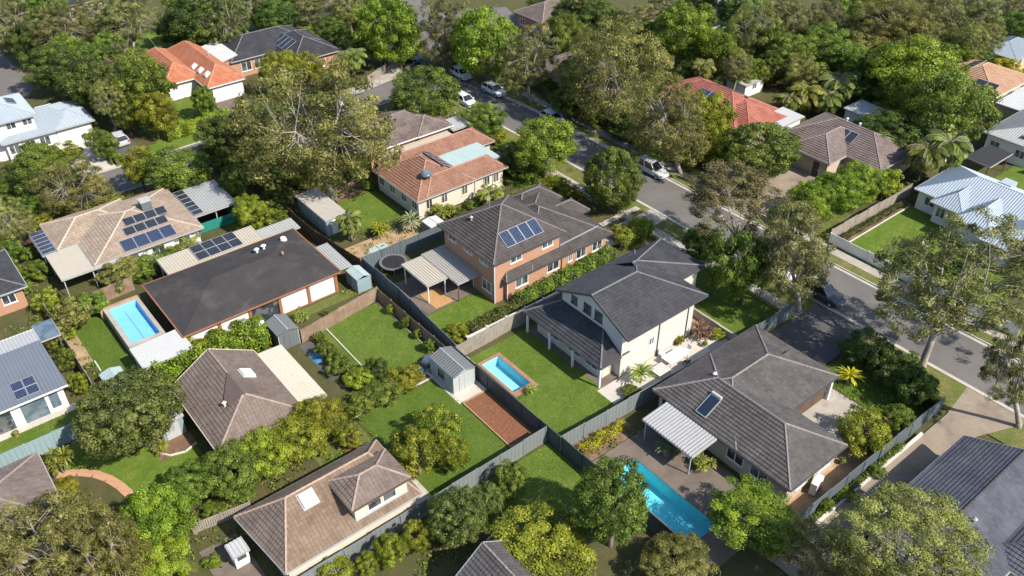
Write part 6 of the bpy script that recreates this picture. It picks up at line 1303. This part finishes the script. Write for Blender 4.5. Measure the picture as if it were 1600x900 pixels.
def gum_trunk(seed, b, cx, cy_, z, a, c, C, mat, twin=False):
    """real-size forked trunk from base b to limbs ending in the crown's own clumps"""
    r = random.Random(seed); m = MB(); B = Vector((b[0], b[1], 0)); cen = Vector((cx, cy_, z)); rad = .021 * z + .03 * a / 3 + .04; fork = B.lerp(cen, .42) + Vector((r.uniform(-.3, .3), r.uniform(-.3, .3), 0))
    fork.z = max(z * .34, z - c * 1.3)
    tips = [cen + Vector((p[0] * a, p[1] * a, p[2] * c)) for p in C]; nmain = 5
    m.tube([B - Vector((0, 0, .05)), B + Vector((0, 0, .35)), B.lerp(fork, .5) + Vector((r.uniform(-.15, .15), r.uniform(-.15, .15), 0)), fork], [rad * 1.5, rad * 1.1, rad * .95, rad * .85], 8)
    mains = []
    for i in range(nmain):
        an = i * 2 * math.pi / nmain + r.uniform(-.4, .4); tp = cen + Vector((math.cos(an) * a * .42, math.sin(an) * a * .42, c * r.uniform(-.15, .3))); mid = fork.lerp(tp, .5) + Vector((r.uniform(-.3, .3), r.uniform(-.3, .3), r.uniform(0, .5)))
        m.tube([fork - Vector((0, 0, .1)), mid, tp], [rad * .62, rad * .45, rad * .28], 6); mains.append((mid, tp))
    for j, tp in enumerate(tips):
        if j % 2: continue
        mid, e = min(mains, key=lambda q: (q[1] - tp).length); s = mid.lerp(e, r.uniform(.4, 1)); k = s.lerp(tp, .5) + Vector((r.uniform(-.25, .25) * a * .15, r.uniform(-.25, .25) * a * .15, r.uniform(0, .3)))
        m.tube([s, k, tp], [rad * .22, rad * .14, .02], 4, cap=False)
    return m
def own_mat(o, mat): o.material_slots[0].link = 'OBJECT'; o.material_slots[0].material = mat
rt = random.Random(5)
GRP = dict(gum='gum trees', dense='leafy garden trees', shrub='garden shrubs', weep='leafy garden trees', citrus='citrus trees')
for i, (k, x, y, z, a, c, mt, lb, bx, by) in enumerate(TREES):
    nm = dict(gum='gum_tree', dense='leafy_tree', shrub='shrub', weep='drooping_tree', citrus='citrus_tree')[k]; cat = 'shrub' if k == 'shrub' else 'tree'
    lb, _, gp = lb.partition('|')
    root = thing(nm, lb, cat, (bx, by, 0), gp or GRP[k]); pk_ = 'dome' if k == 'dense' and mt in ('round', 'sage') else 'gumfull' if k == 'gum' and mt in ('olivey', 'khaki') else k; me, C = CR[pk_][(i * 3 + int(x)) % len(CR[pk_])]; rz = rt.uniform(0, 6.28)
    o = bpy.data.objects.new('crown' if k != 'shrub' else 'foliage', me); COL.objects.link(o); o.parent = root; o.location = (x - bx, y - by, z); ex = rt.uniform(.9, 1.1); o.scale = (a * 1.02 * ex, a * 1.02 / ex, c * 1.02); o.rotation_euler = (0, 0, rz if k != 'gum' else 0); own_mat(o, FOL[mt])
    if k == 'gum':
        gum_trunk(i, (bx, by), x, y, z, a, c, C, None).build('trunk', WOOD_P if mt in ('olive', 'olivey', 'brownish') else WOOD_G, root, True)
    else:
        t = bpy.data.objects.new('trunk' if k != 'shrub' else 'stem', TR[i % 4]); COL.objects.link(t); t.parent = root; s = .8 if k == 'shrub' else 1.0
        t.scale = (a * s * .75, a * s * .75, max(z * .97, .2)); t.rotation_euler = (0, 0, rz); t.location = (0, 0, 0)
        if k in ('citrus',) or mt in ('round', 'bright'): own_mat(t, WOOD_G)
# palms: arching fronds with paired leaflets
def palm_mesh(seed, nf, droop, up, leaf=.30, npair=22):
    rng = np.random.default_rng(seed); c = []; n = []; t = []; L = []; Wd = []; tone = []; rib = MB()
    for f in range(nf):
        an = f * 2.39996 + rng.uniform(-.2, .2); el = up * (1 - f / nf) + rng.uniform(-.1, .15) - .15; ln = rng.uniform(.85, 1.1); h = np.array([math.cos(an), math.sin(an), 0]); pts = []; p = np.zeros(3); e = el; s = ln / npair; side = np.array([-math.sin(an), math.cos(an), 0]); ft = rng.random()
        for k in range(npair):
            dv = h * math.cos(e) + np.array([0, 0, math.sin(e)]); p = p + dv * s; e -= droop / npair; pts.append(tuple(p)); up_ = np.cross(side, dv) * -1
            if up_[2] < 0: up_ = -up_
            if k < 3: continue
            w = leaf * math.sin(math.pi * min(1, (k + 2) / (npair + 2))) ** .6
            for sg in (-1, 1):
                ax = side * sg * .8 + dv * .55 - np.array([0, 0, .35]); ax /= np.linalg.norm(ax); c.append(p + ax * w * .5); nn = up_ + side * sg * .4; n.append(nn / np.linalg.norm(nn)); t.append(ax); L.append(w); Wd.append(.05); tone.append(.5 * ft + .5 * rng.random())
        rib.tube([(0, 0, 0)] + pts[::4] + [pts[-1]], [.018] + [.014] * len(pts[::4]) + [.004], 4, cap=False)
    return quads('fronds', np.array(c), np.array(n), np.array(t), np.array(L), np.array(Wd), np.array(tone), FOL['palm']), rib.data('midribs', MATS['cream_paint'] if False else WOOD_G)
def rosette_mesh(seed, heads):
    rng = np.random.default_rng(seed); c = []; n = []; t = []; L = []; Wd = []; tone = []; stem = MB()
    for h_ in range(heads):
        an = h_ * 2.4; o = np.array([math.cos(an) * .38, math.sin(an) * .38, rng.uniform(-.35, .15)]) if heads > 1 else np.zeros(3); stem.tube([(0, 0, -1), (o[0] * .4, o[1] * .4, -.5), tuple(o)], [.07, .05, .035], 6)
        for k in range(46):
            a = rng.uniform(0, 6.28); e = rng.uniform(-.25, 1.25); dv = np.array([math.cos(a) * math.cos(e), math.sin(a) * math.cos(e), math.sin(e)]); ln = rng.uniform(.45, .75) * (1 if heads > 1 else 1.35)
            for seg in range(2):
                d2 = dv + np.array([0, 0, -.55 * seg]); d2 /= np.linalg.norm(d2); p = o + dv * ln * (.25 + .45 * seg) - np.array([0, 0, .08 * seg]); c.append(p); t.append(d2); s = np.cross(d2, [0, 0, 1.0]); s /= np.linalg.norm(s) + 1e-6; n.append(np.cross(s, d2)); L.append(ln * .62); Wd.append(.13 - .03 * seg); tone.append(.3 + .7 * rng.random())
    return quads('leaves', np.array(c), np.array(n), np.array(t), np.array(L), np.array(Wd), np.array(tone), FOL['palm']), stem.data('stem', WOOD_G)
PM = [palm_mesh(s, 34, 1.9, 1.35, .34, 26) for s in (3, 4, 5)]; RM = [rosette_mesh(s, h) for s, h in ((1, 4), (2, 3), (3, 1), (4, 5))]
for i, (k, x, y, z, a, lb) in enumerate(PALMS):
    t = thing('palm_tree' if k == 'palm' else 'rosette_plant', lb, 'palm' if k == 'palm' else 'plant', (x, y, 0), 'palms' if k == 'palm' else 'leafy accent plants')
    mt = FOL['silver'] if 'silver' in lb else FOL['bronze'] if 'bronze' in lb else FOL['yellow'] if 'yellow cord' in lb else FOL['lime'] if 'gold' in lb or 'yellow' in lb else FOL['palm']
    if k == 'palm':
        for me, nm in zip(PM[i % 3], ('fronds', 'midribs')):
            o = bpy.data.objects.new(nm, me); COL.objects.link(o); o.parent = t; o.location = (0, 0, z - .15 * a); o.scale = (a * 1.1, a * 1.1, a * 1.1); o.rotation_euler = (0, 0, i * 1.3)
            if nm == 'fronds': own_mat(o, mt)
        m = MB(); m.tube([(0, 0, -.03), (.03, 0, z * .4), (0, .03, z - .1 * a)], [.17, .12, .1], 8); o = bpy.data.objects.new('trunk', m.data('trunk', WOOD_G, True)); COL.objects.link(o); o.parent = t
    else:
        for me, nm in zip(RM[i % 4], ('leaves', 'stem')):
            o = bpy.data.objects.new(nm, me); COL.objects.link(o); o.parent = t; o.location = (0, 0, z * .62); o.scale = (a * 1.2, a * 1.2, max(.6 * a, z * .62)); o.rotation_euler = (0, 0, i * 1.3)
            if nm == 'leaves': own_mat(o, mt)
# hedges: one clipped or loose row each
def hedge(label, pts, w, h, mat, dens=70, leaf=.16, z=0, name='hedge'):
    rng = np.random.default_rng(len(label)); P = []; Nn = []
    t = thing(name, label, 'hedge', (pts[0][0], pts[0][1], z)); core = MB()
    for a, b in zip(pts, pts[1:]):
        a = np.array(a, float); b = np.array(b, float); L = np.linalg.norm(b - a); d = (b - a) / L; s = np.array([-d[1], d[0]])
        n = int(dens * 2.2 * L * (w + 2 * h)); al = rng.random(n) * L; th = rng.uniform(-.5, math.pi + .5, n); bulge = 1 + .12 * np.sin(al * 2.1 + 1) + .09 * np.sin(al * 5.3)
        cs, sn = np.cos(th), np.sin(th); sup = (np.abs(cs) ** 4 + np.abs(sn) ** 4) ** -.25; off = cs * sup * w / 2 * bulge; hz = np.maximum(.03, sn * sup * h * .52 * bulge + h * .48); r_ = rng.uniform(.80, 1.07, n)
        P.append(np.stack([a[0] + d[0] * al + s[0] * off * r_, a[1] + d[1] * al + s[1] * off * r_, hz * r_ + .02], 1)); Nn.append(np.stack([s[0] * cs, s[1] * cs, sn], 1))
        core.tube([(a[0], a[1], h * .45), (b[0], b[1], h * .45)], min(w, h) * .22, 8)
    P = np.concatenate(P); N = len(P); Nn = np.concatenate(Nn) * .7 + unit(rng, N) * .8; Nn /= np.linalg.norm(Nn, axis=1)[:, None]; P[:, 0] -= pts[0][0]; P[:, 1] -= pts[0][1]
    me = quads('foliage', P, Nn, unit(rng, N), leaf * rng.uniform(.6, 1.4, N), leaf * .6 * rng.uniform(.7, 1.3, N), .3 * np.sin(P[:, 0] * 3) * np.sin(P[:, 1] * 3) + .2 + .6 * rng.random(N), FOL[mat]); o = bpy.data.objects.new('foliage', me); COL.objects.link(o); o.parent = t
    core.build('stems', WOOD_D, t)
hedge('leafy loose hedge along the brick house front wall', [(45.0, 54.6), (52, 54.7), (58.5, 55.0)], 1.5, 1.5, 'mid', 60, .2)
hedge('grassy hedge above the low pale garden wall', [(38.4, 54.2), (45, 54.3)], 1.3, 1.1, 'sage', 60, .2)
hedge('clipped lime hedge along the side street verge', [(30.8, 113.4), (40.2, 113.9)], 1.3, 1.9, 'lime', 70, .2)
hedge('yellow-green hedge beside the brick house driveway', [(60.4, 55.6), (66.0, 56.0)], 1.2, 1.5, 'lime', 60, .18)
hedge('tall leafy screen hedge behind the brown hipped roof', [(11.6, 65.4), (22.2, 65.4)], 2.4, 2.5, 'bright', 45, .24)
hedge('yellow mounded shrub row by the big pool fence', [(36.2, 35.6), (38.4, 35.7), (41.4, 35.6)], .9, .7, 'yellow', 90, .12)
hedge('low planting row beside the long brown driveway', [(45, 19.1), (58, 19.05)], .5, .6, 'mid', 50, .16)
hedge('green box hedge in front of the pale blue house drive', [(23.3, 110.9), (23.4, 115)], 1.2, 1.2, 'bright', 70, .16)
hedge('dark street hedge under the domed paperbark', [(79.9, 90), (79.9, 79)], 1.4, 1.5, 'dark', 50, .2, .1)
hedge('creeper row along the left of the square lawn', [(26.3, 63), (26.2, 56.5), (26.6, 54.6)], .8, .9, 'mid', 60, .18)
hedge('bushy planting between the two lawns', [(24.4, 52.6), (31.4, 52.4)], 1.5, .9, 'lime', 60, .2)
hedge('low shrubs along the weathered timber fence', [(81.5, 40.9), (94, 40.8)], .7, .7, 'dark', 50, .16, .1)
# loose ground cover in beds and under trees
rng = np.random.default_rng(99); P = []
for x0, x1, y0, y1, dn, hh_ in ((35.3, 42, 34.4, 37, 25, .3), (7.0, 8.2, 66, 82, 25, .4), (0, 6.6, 69, 84, 10, .3), (9, 24, 98.9, 103.2, 14, .5), (33, 45, 84.5, 97, 10, .4), (78.6, 92, 60, 92, 7, .5), (92, 125, 56, 92, 5, .6), (100, 128, 42, 60, 5, .5), (24, 40, 125, 148, 6, .5), (60, 69, 60, 76, 8, .3), (59.5, 65, 19.8, 28, 18, .4), (58, 64.6, 48, 53, 18, .4), (23.3, 34, 51.5, 54, 30, .35), (19, 26, 33.2, 38.2, 16, .35), (35.6, 46, 70.5, 77, 12, .3), (14, 24, 46, 52, 14, .35), (5, 12, 44, 53, 16, .4), (26, 34, 66.5, 79, 4, .3), (47, 60, 70.5, 74.5, 14, .4), (5.2, 9, 82, 98, 14, .4), (34, 56, 97, 103, 12, .5), (62, 69, 92, 108, 8, .4), (44, 58, 112, 120, 10, .5), (86, 110, 96, 112, 5, .6), (126, 160, 56, 90, 3, .6)):
    n = int((x1 - x0) * (y1 - y0) * dn); k = max(1, n // 14); cx = rng.uniform(x0, x1, k); cy2 = rng.uniform(y0, y1, k); j = rng.integers(0, k, n); P.append(np.stack([cx[j] + rng.normal(0, .25, n), cy2[j] + rng.normal(0, .25, n), rng.uniform(.04, 1, n) * hh_ * (.4 + .6 * (j % 3) / 2)], 1))
P = np.concatenate(P); N = len(P); nn = unit(rng, N) * .7 + np.array([0, 0, .8]); nn /= np.linalg.norm(nn, axis=1)[:, None]
me = quads('ground_cover', P, nn, unit(rng, N), .24 * rng.uniform(.6, 1.4, N), .12 * rng.uniform(.7, 1.3, N), rng.random(N), FOL['mid']); o = bpy.data.objects.new('ground_cover', me); COL.objects.link(o); tag(o, 'low leafy ground cover in beds and under trees', kind='stuff')
# short grass blades on the lawns
rng = np.random.default_rng(41); P = []
for x0, x1, y0, y1, z in LAWNS + [(39.0, 42.4, 37.6, 51.4, .02), (35.4, 38.9, 37.6, 44.3, .02)]:
    dist = math.hypot((x0 + x1) / 2, (y0 + y1) / 2); dn = 70 if dist < 78 else 30 if dist < 105 else 8; n = int((x1 - x0) * (y1 - y0) * dn); e = .12
    P.append(np.stack([rng.uniform(x0 - e, x1 + e, n), rng.uniform(y0 - e, y1 + e, n), z + rng.uniform(.008, .03, n)], 1))
P = np.concatenate(P); N = len(P); nn = unit(rng, N) * .35 + np.array([0, 0, 1.0]); nn /= np.linalg.norm(nn, axis=1)[:, None]; pt = .5 + .35 * np.sin(P[:, 0] * .9 + np.sin(P[:, 1] * .7)) * np.sin(P[:, 1] * 1.1)
me = quads('grass', P, nn, unit(rng, N), .16 * rng.uniform(.5, 1.5, N), .05 * rng.uniform(.6, 1.4, N), .7 * pt + .3 * rng.random(N), FOL['blade']); o = bpy.data.objects.new('grass', me); COL.objects.link(o); tag(o, 'short mown grass blades over the garden lawns', kind='stuff')
# ------------------------------------------------------------------ cars
def car(label, x, y, rz, paint, kind='hatch', z=.012, roofmat=None):
    t = thing('parked_car', label, 'car', (x, y, z), 'parked cars'); t.rotation_euler = (0, 0, rz)
    def add(n, m, mt, sm=False, par=t):
        o = bpy.data.objects.new(n, m.data(n, mt, sm)); COL.objects.link(o); o.parent = par; return o
    H_ = 1.48 if kind == 'hatch' else 1.72; hw = .88; ln = 2.15 if kind == 'hatch' else 2.35
    st = [(-ln, .42, .74, .70), (-ln * .97, .25, .92, .82), (-ln * .8, .2, .98, hw), (-ln * .3, .2, .96, hw), (ln * .35, .2, .95, hw), (ln * .72, .2, .86, hw * .98), (ln * .93, .24, .74, hw * .9), (ln, .34, .60, hw * .74)]
    def loft(st, m, shr=.93):
        b0 = len(m.v); prof = [(-1, .18), (-1, .7), (-shr, .96), (-shr * .85, 1.0), (shr * .85, 1.0), (shr, .96), (1, .7), (1, .18), (.8, 0), (-.8, 0)]; n = len(prof)
        for X, za, zb, w in st: m.v.extend([(X, p * w, za + q * (zb - za)) for p, q in prof])
        for i in range(len(st) - 1):
            for k in range(n): k2 = (k + 1) % n; m.f.append((b0 + i * n + k, b0 + i * n + k2, b0 + (i + 1) * n + k2, b0 + (i + 1) * n + k)); m.m.append(0); m.uv.append(None)
        m.f.append(tuple(b0 + k for k in range(n))[::-1]); m.f.append(tuple(b0 + (len(st) - 1) * n + k for k in range(n))); m.m += [0, 0]; m.uv += [None, None]
    m = MB(); loft(st, m); add('body', m, paint)
    rb, rf = (-ln * .72, ln * .12) if kind == 'hatch' else (-ln * .86, ln * .1); gb, gf = (-ln * .93, ln * .48) if kind == 'hatch' else (-ln * .97, ln * .46); zt = H_ - .06
    m = MB(); q = [(gb, hw * .9, .93), (gf, hw * .9, .92), (rf, hw * .70, zt), (rb, hw * .70, zt)]; v = [(a, -b, c_) for a, b, c_ in q] + [(a, b, c_) for a, b, c_ in q]; m.mesh(v, [(0, 1, 2, 3), (7, 6, 5, 4), (1, 5, 6, 2), (4, 0, 3, 7), (3, 2, 6, 7)]); add('glasshouse', m, CARGLASS)
    m = MB(); m.mesh([(rb - .06, -hw * .72, zt), (rf + .05, -hw * .72, zt), (rf + .05, hw * .72, zt), (rb - .06, hw * .72, zt), (rb + .1, -hw * .62, H_), (rf - .1, -hw * .62, H_), (rf - .1, hw * .62, H_), (rb + .1, hw * .62, H_)], [(4, 5, 6, 7), (0, 1, 5, 4), (1, 2, 6, 5), (2, 3, 7, 6), (3, 0, 4, 7), (3, 2, 1, 0)]); add('roof', m, roofmat or paint)
    m = MB()
    for s in (-1, 1):
        for (a, b) in (((gb, .93), (rb, zt)), ((gf, .92), (rf, zt)), (((gb + gf) / 2 - .1, .94), ((rb + rf) / 2 - .05, zt))): m.beam((a[0], s * hw * .905, a[1]), (b[0], s * hw * .705, b[1]), .09, .06)
    add('pillars', m, paint)
    for fx in (-ln * .62, ln * .64):
        for s in (-1, 1):
            m = MB(); m.tube([(fx, s * (hw - .2), .31), (fx, s * (hw + .02), .31)], .31, 14); w = add('wheel', m, RUBBER); m = MB(); m.tube([(fx, s * (hw + .0), .31), (fx, s * (hw + .03), .31)], .19, 10); add('rim', m, ALU, False, w)
    for s in (-1, 1):
        m = MB(); m.box(ln * .9, ln * .965, s * .62 - .16, s * .62 + .16, .56, .72); add('headlight', m, GLASS_SKY); m = MB(); m.box(-ln - .01, -ln * .95, s * .64 - .13, s * .64 + .13, .66, .88); add('taillight', m, TAIL)
        m = MB(); m.box(gf - .25, gf - .08, s * hw * 1.0 - .02 - (.14 if s < 0 else 0), s * hw + (.16 if s > 0 else -.0), .93, 1.05); add('mirror', m, paint)
    m = MB(); m.box(ln * .985, ln + .02, -.26, .26, .38, .5); add('number_plate', m, PAINT_W)
TAIL = M('tail_lamp_red', (.4, .02, .02), .3, .05)
CW = M('white_car_paint', (.56, .57, .58), .2, .02, spec=.6, bmp=0); CS = M('silver_car_paint', (.42, .44, .46), .25, .02, spec=.6, bmp=0); CD = M('dark_car_paint', (.05, .05, .06), .2, .03, spec=.6, bmp=0); CB = M('blue_car_paint', (.04, .08, .14), .2, .03, spec=.6, bmp=0)
N_ = -math.pi / 2
car('white family car parked on the street beside the oval tree', 76.1, 65.6, N_, CW, 'suv'); car('dark car with a silver roof parked under the twin-trunk gum', 70.6, 36.0, N_, CD, 'suv', roofmat=CS)
car('white car half hidden behind the brown-tinged gum', 70.6, 41.8, N_, CW); car('white hatchback parked at the bend nearest the pale-trunked gum', 75.4, 97.8, N_ + .02, CW); car('white car in tree shade beyond the white hatchback', 75.2, 106.0, N_ - .05, CW)
car('white car nose showing behind the dome-shaped tree', 69.8, 97.6, N_, CW); car('dark blue car in the shade by the street corner', 72.6, 116.4, N_ + .35, CB); car('white car roof showing over the broad green street tree', 75.9, 84.8, N_, CW)
car('silver hatchback on the dark driveway by the green hedge', 25.6, 117.2, math.pi / 2 + .05, CS, z=.12); car('white van-like car on the far top left drive', 37.5, 166.5, 2.6, CW, 'suv')
# ------------------------------------------------------------------ garden things
tr = thing('trampoline', 'round black trampoline by the blue-grey fence corner', 'trampoline', (38.75, 68.6, 0)); m = MB(); m.disc((38.75, 68.6), 1.25, .78, 24); m.build('mat', RUBBER, tr); m = MB()
for k in range(24):
    a, b = 2 * math.pi * k / 24, 2 * math.pi * (k + 1) / 24; m.mesh([(38.75 + math.cos(q) * r_, 68.6 + math.sin(q) * r_, zz) for q, r_, zz in ((a, 1.26, .8), (b, 1.26, .8), (b, 1.55, .82), (a, 1.55, .82), (b, 1.57, .72), (a, 1.57, .72))], [(0, 1, 2, 3), (3, 2, 4, 5)])
m.build('pad', MET_DGREY, tr)
for k in range(6): a = k * math.pi / 3; m = MB(); m.tube([(38.75 + math.cos(a) * 1.5, 68.6 + math.sin(a) * 1.5, 0), (38.75 + math.cos(a) * 1.5, 68.6 + math.sin(a) * 1.5, .78)], .03, 6); m.build('leg', ALU, tr)
def lounge(label, x, y, w, d, mat, h=.42):
    t = thing('outdoor_table', label, 'table', (x, y, .03)); n = max(3, int(w / .22))
    for i in range(n): m = MB(); m.box(x - w / 2 + w * i / n + .01, x - w / 2 + w * (i + 1) / n - .01, y - d / 2, y + d / 2, h, h + .05); m.build('slat', mat, t)
    for sx in (-1, 1):
        for sy in (-1, 1): m = MB(); m.box(x + sx * (w / 2 - .1) - .04, x + sx * (w / 2 - .1) + .04, y + sy * (d / 2 - .1) - .04, y + sy * (d / 2 - .1) + .04, .03, h); m.build('leg', mat, t)
lounge('long white slatted outdoor table on the cream house patio', 51.2, 38.8, 2.6, 1.3, PAINT_W, .7); lounge('low pale daybed beside the white outdoor table', 48.9, 38.5, 1.6, 1.3, REN_PALE)
def chair(label, x, y, rz, mat):
    t = thing('outdoor_chair', label, 'chair', (x, y, .03), 'patio chairs'); t.rotation_euler = (0, 0, rz)
    def add(n, b): m = MB(); m.box(*b); o = bpy.data.objects.new(n, m.data(n, mat)); COL.objects.link(o); o.parent = t
    add('seat', (-.25, .25, -.25, .25, .4, .46)); add('backrest', (-.25, .25, .2, .25, .46, .95))
    for sx in (-.22, .22):
        for sy in (-.2, .2): add('leg', (sx - .025, sx + .025, sy - .025, sy + .025, 0, .4))
chair('white chair at the wall side of the long white table', 50.6, 39.9, 0, PAINT_W); chair('dark chair at the fence side of the long white table', 51.6, 37.7, math.pi, MET_DGREY); chair('white chair at the far end of the long white table', 53.0, 38.8, -math.pi / 2, PAINT_W)
ac_unit('white air conditioner in the sandy side yard by the fence', 48.2, 20.9, .2, .03, 1.5); ac_unit('air conditioner behind the shed near the lower right corner', 56.0, 20.7, 0, .03); ac_unit('air conditioner under the terracotta house eave', 57.4, 74.6, 0, .0)
def lumpy(name, label, cat, x, y, w, d, h, mat, seed):
    r = random.Random(seed); n = 9; m = MB(); g = [[(x - w / 2 + w * i / (n - 1), y - d / 2 + d * j / (n - 1), .035 + h * max(0, math.sin(math.pi * i / (n - 1)) * math.sin(math.pi * j / (n - 1))) ** .4 * r.uniform(.75, 1.1)) for j in range(n)] for i in range(n)]
    m.mesh([p for q in g for p in q], [(i * n + j, (i + 1) * n + j, (i + 1) * n + j + 1, i * n + j + 1) for i in range(n - 1) for j in range(n - 1)]); tag(m.build(name, mat), label, cat)
lumpy('tarpaulin', 'blue tarpaulin heap beside the gabled garden shed', 'tarpaulin', 31.2, 52.9, 1.6, 1.1, .5, BLUETARP, 1); lumpy('tarpaulin', 'pale cover over stored things by the blue tarpaulin', 'tarpaulin', 33.0, 53.4, 1.3, 1.0, .7, WHITETARP, 2)
lumpy('ground_mat', 'blue-grey mat on the dark yard beside the cream patio', 'mat', 25.2, 60.6, 1.5, 1.6, .1, BLUETARP, 3); lumpy('ground_mat', 'grey mat at the lower end of the dark yard', 'mat', 25.2, 58.2, 1.5, 1.6, .12, MET_DGREY, 4)
def planter(label, x, y, r_, mat):
    t = thing('planter_pot', label, 'pot', (x, y, 0)); m = MB(); m.tube([(x, y, 0), (x, y, .3), (x, y, .42)], [r_ * .7, r_, r_ * 1.1], 12); m.build('pot', mat, t); rg = np.random.default_rng(int(abs(x) * 10)); N = 160; u = unit(rg, N); u[:, 2] = np.abs(u[:, 2])
    me = quads('plant', u * r_ * 1.2 + np.array([0, 0, .4]), u, unit(rg, N), np.full(N, .22), np.full(N, .1), rg.random(N), FOL['mid']); o = bpy.data.objects.new('plant', me); COL.objects.link(o); o.parent = t
planter('terracotta pot by the glass doors of the blue metal house', -.2, 67.7, .22, BRICK_RED); planter('terracotta pot on the dark yard by the patio', 25.4, 59.4, .2, BRICK_RED); planter('pale pot on the sandy yard corner', 52.4, 21.2, .22, REN_PALE); planter('white pot on the patio by the cordyline', 55.0, 38.4, .22, PAINT_W)
wt = thing('water_tank', 'white round water tank beside the small blue-grey shed', 'tank', (22.2, 67.3, 0)); m = MB(); m.tube([(22.2, 67.3, 0), (22.2, 67.3, 1.5), (22.2, 67.3, 1.75)], [.7, .7, .2], 18); m.build('tank', PAINT_W, wt)
def pole(label, x, y, h): 
    t = thing('street_post', label, 'post', (x, y, .1)); m = MB(); m.tube([(x, y, .1), (x, y, h)], [.07, .05], 8); m.build('post', MET_GREY, t); m = MB(); m.box(x - .3, x + .3, y - .02, y + .02, h - .3, h); m.build('sign_plate', SHADE, t)
pole('street name post at the junction', 63.6, 111.2, 2.8)
def bin_(label, x, y, lid): 
    t = thing('wheelie_bin', label, 'bin', (x, y, 0)); m = MB(); m.mesh([(x - .22, y - .25, .05), (x + .22, y - .25, .05), (x + .22, y + .25, .05), (x - .22, y + .25, .05), (x - .29, y - .34, .95), (x + .29, y - .34, .95), (x + .29, y + .36, .95), (x - .29, y + .36, .95)], [(3, 2, 1, 0), (0, 1, 5, 4), (1, 2, 6, 5), (2, 3, 7, 6), (3, 0, 4, 7)]); m.build('body', CB_DARK, t); m = MB(); m.box(x - .3, x + .3, y - .36, y + .38, .95, 1.03); m.build('lid', lid, t); m = MB(); m.tube([(x - .27, y + .3, .1), (x + .27, y + .3, .1)], .1, 10); m.build('wheel', RUBBER, t)
bin_('wheelie bin with a yellow lid beside the concrete garage apron', 52.6, 22.4, M('yellow_lid', (.6, .42, .03), .5, .05)); bin_('wheelie bin with a red lid next to the yellow-lidded bin', 53.4, 22.4, M('red_lid', (.45, .04, .03), .5, .05))
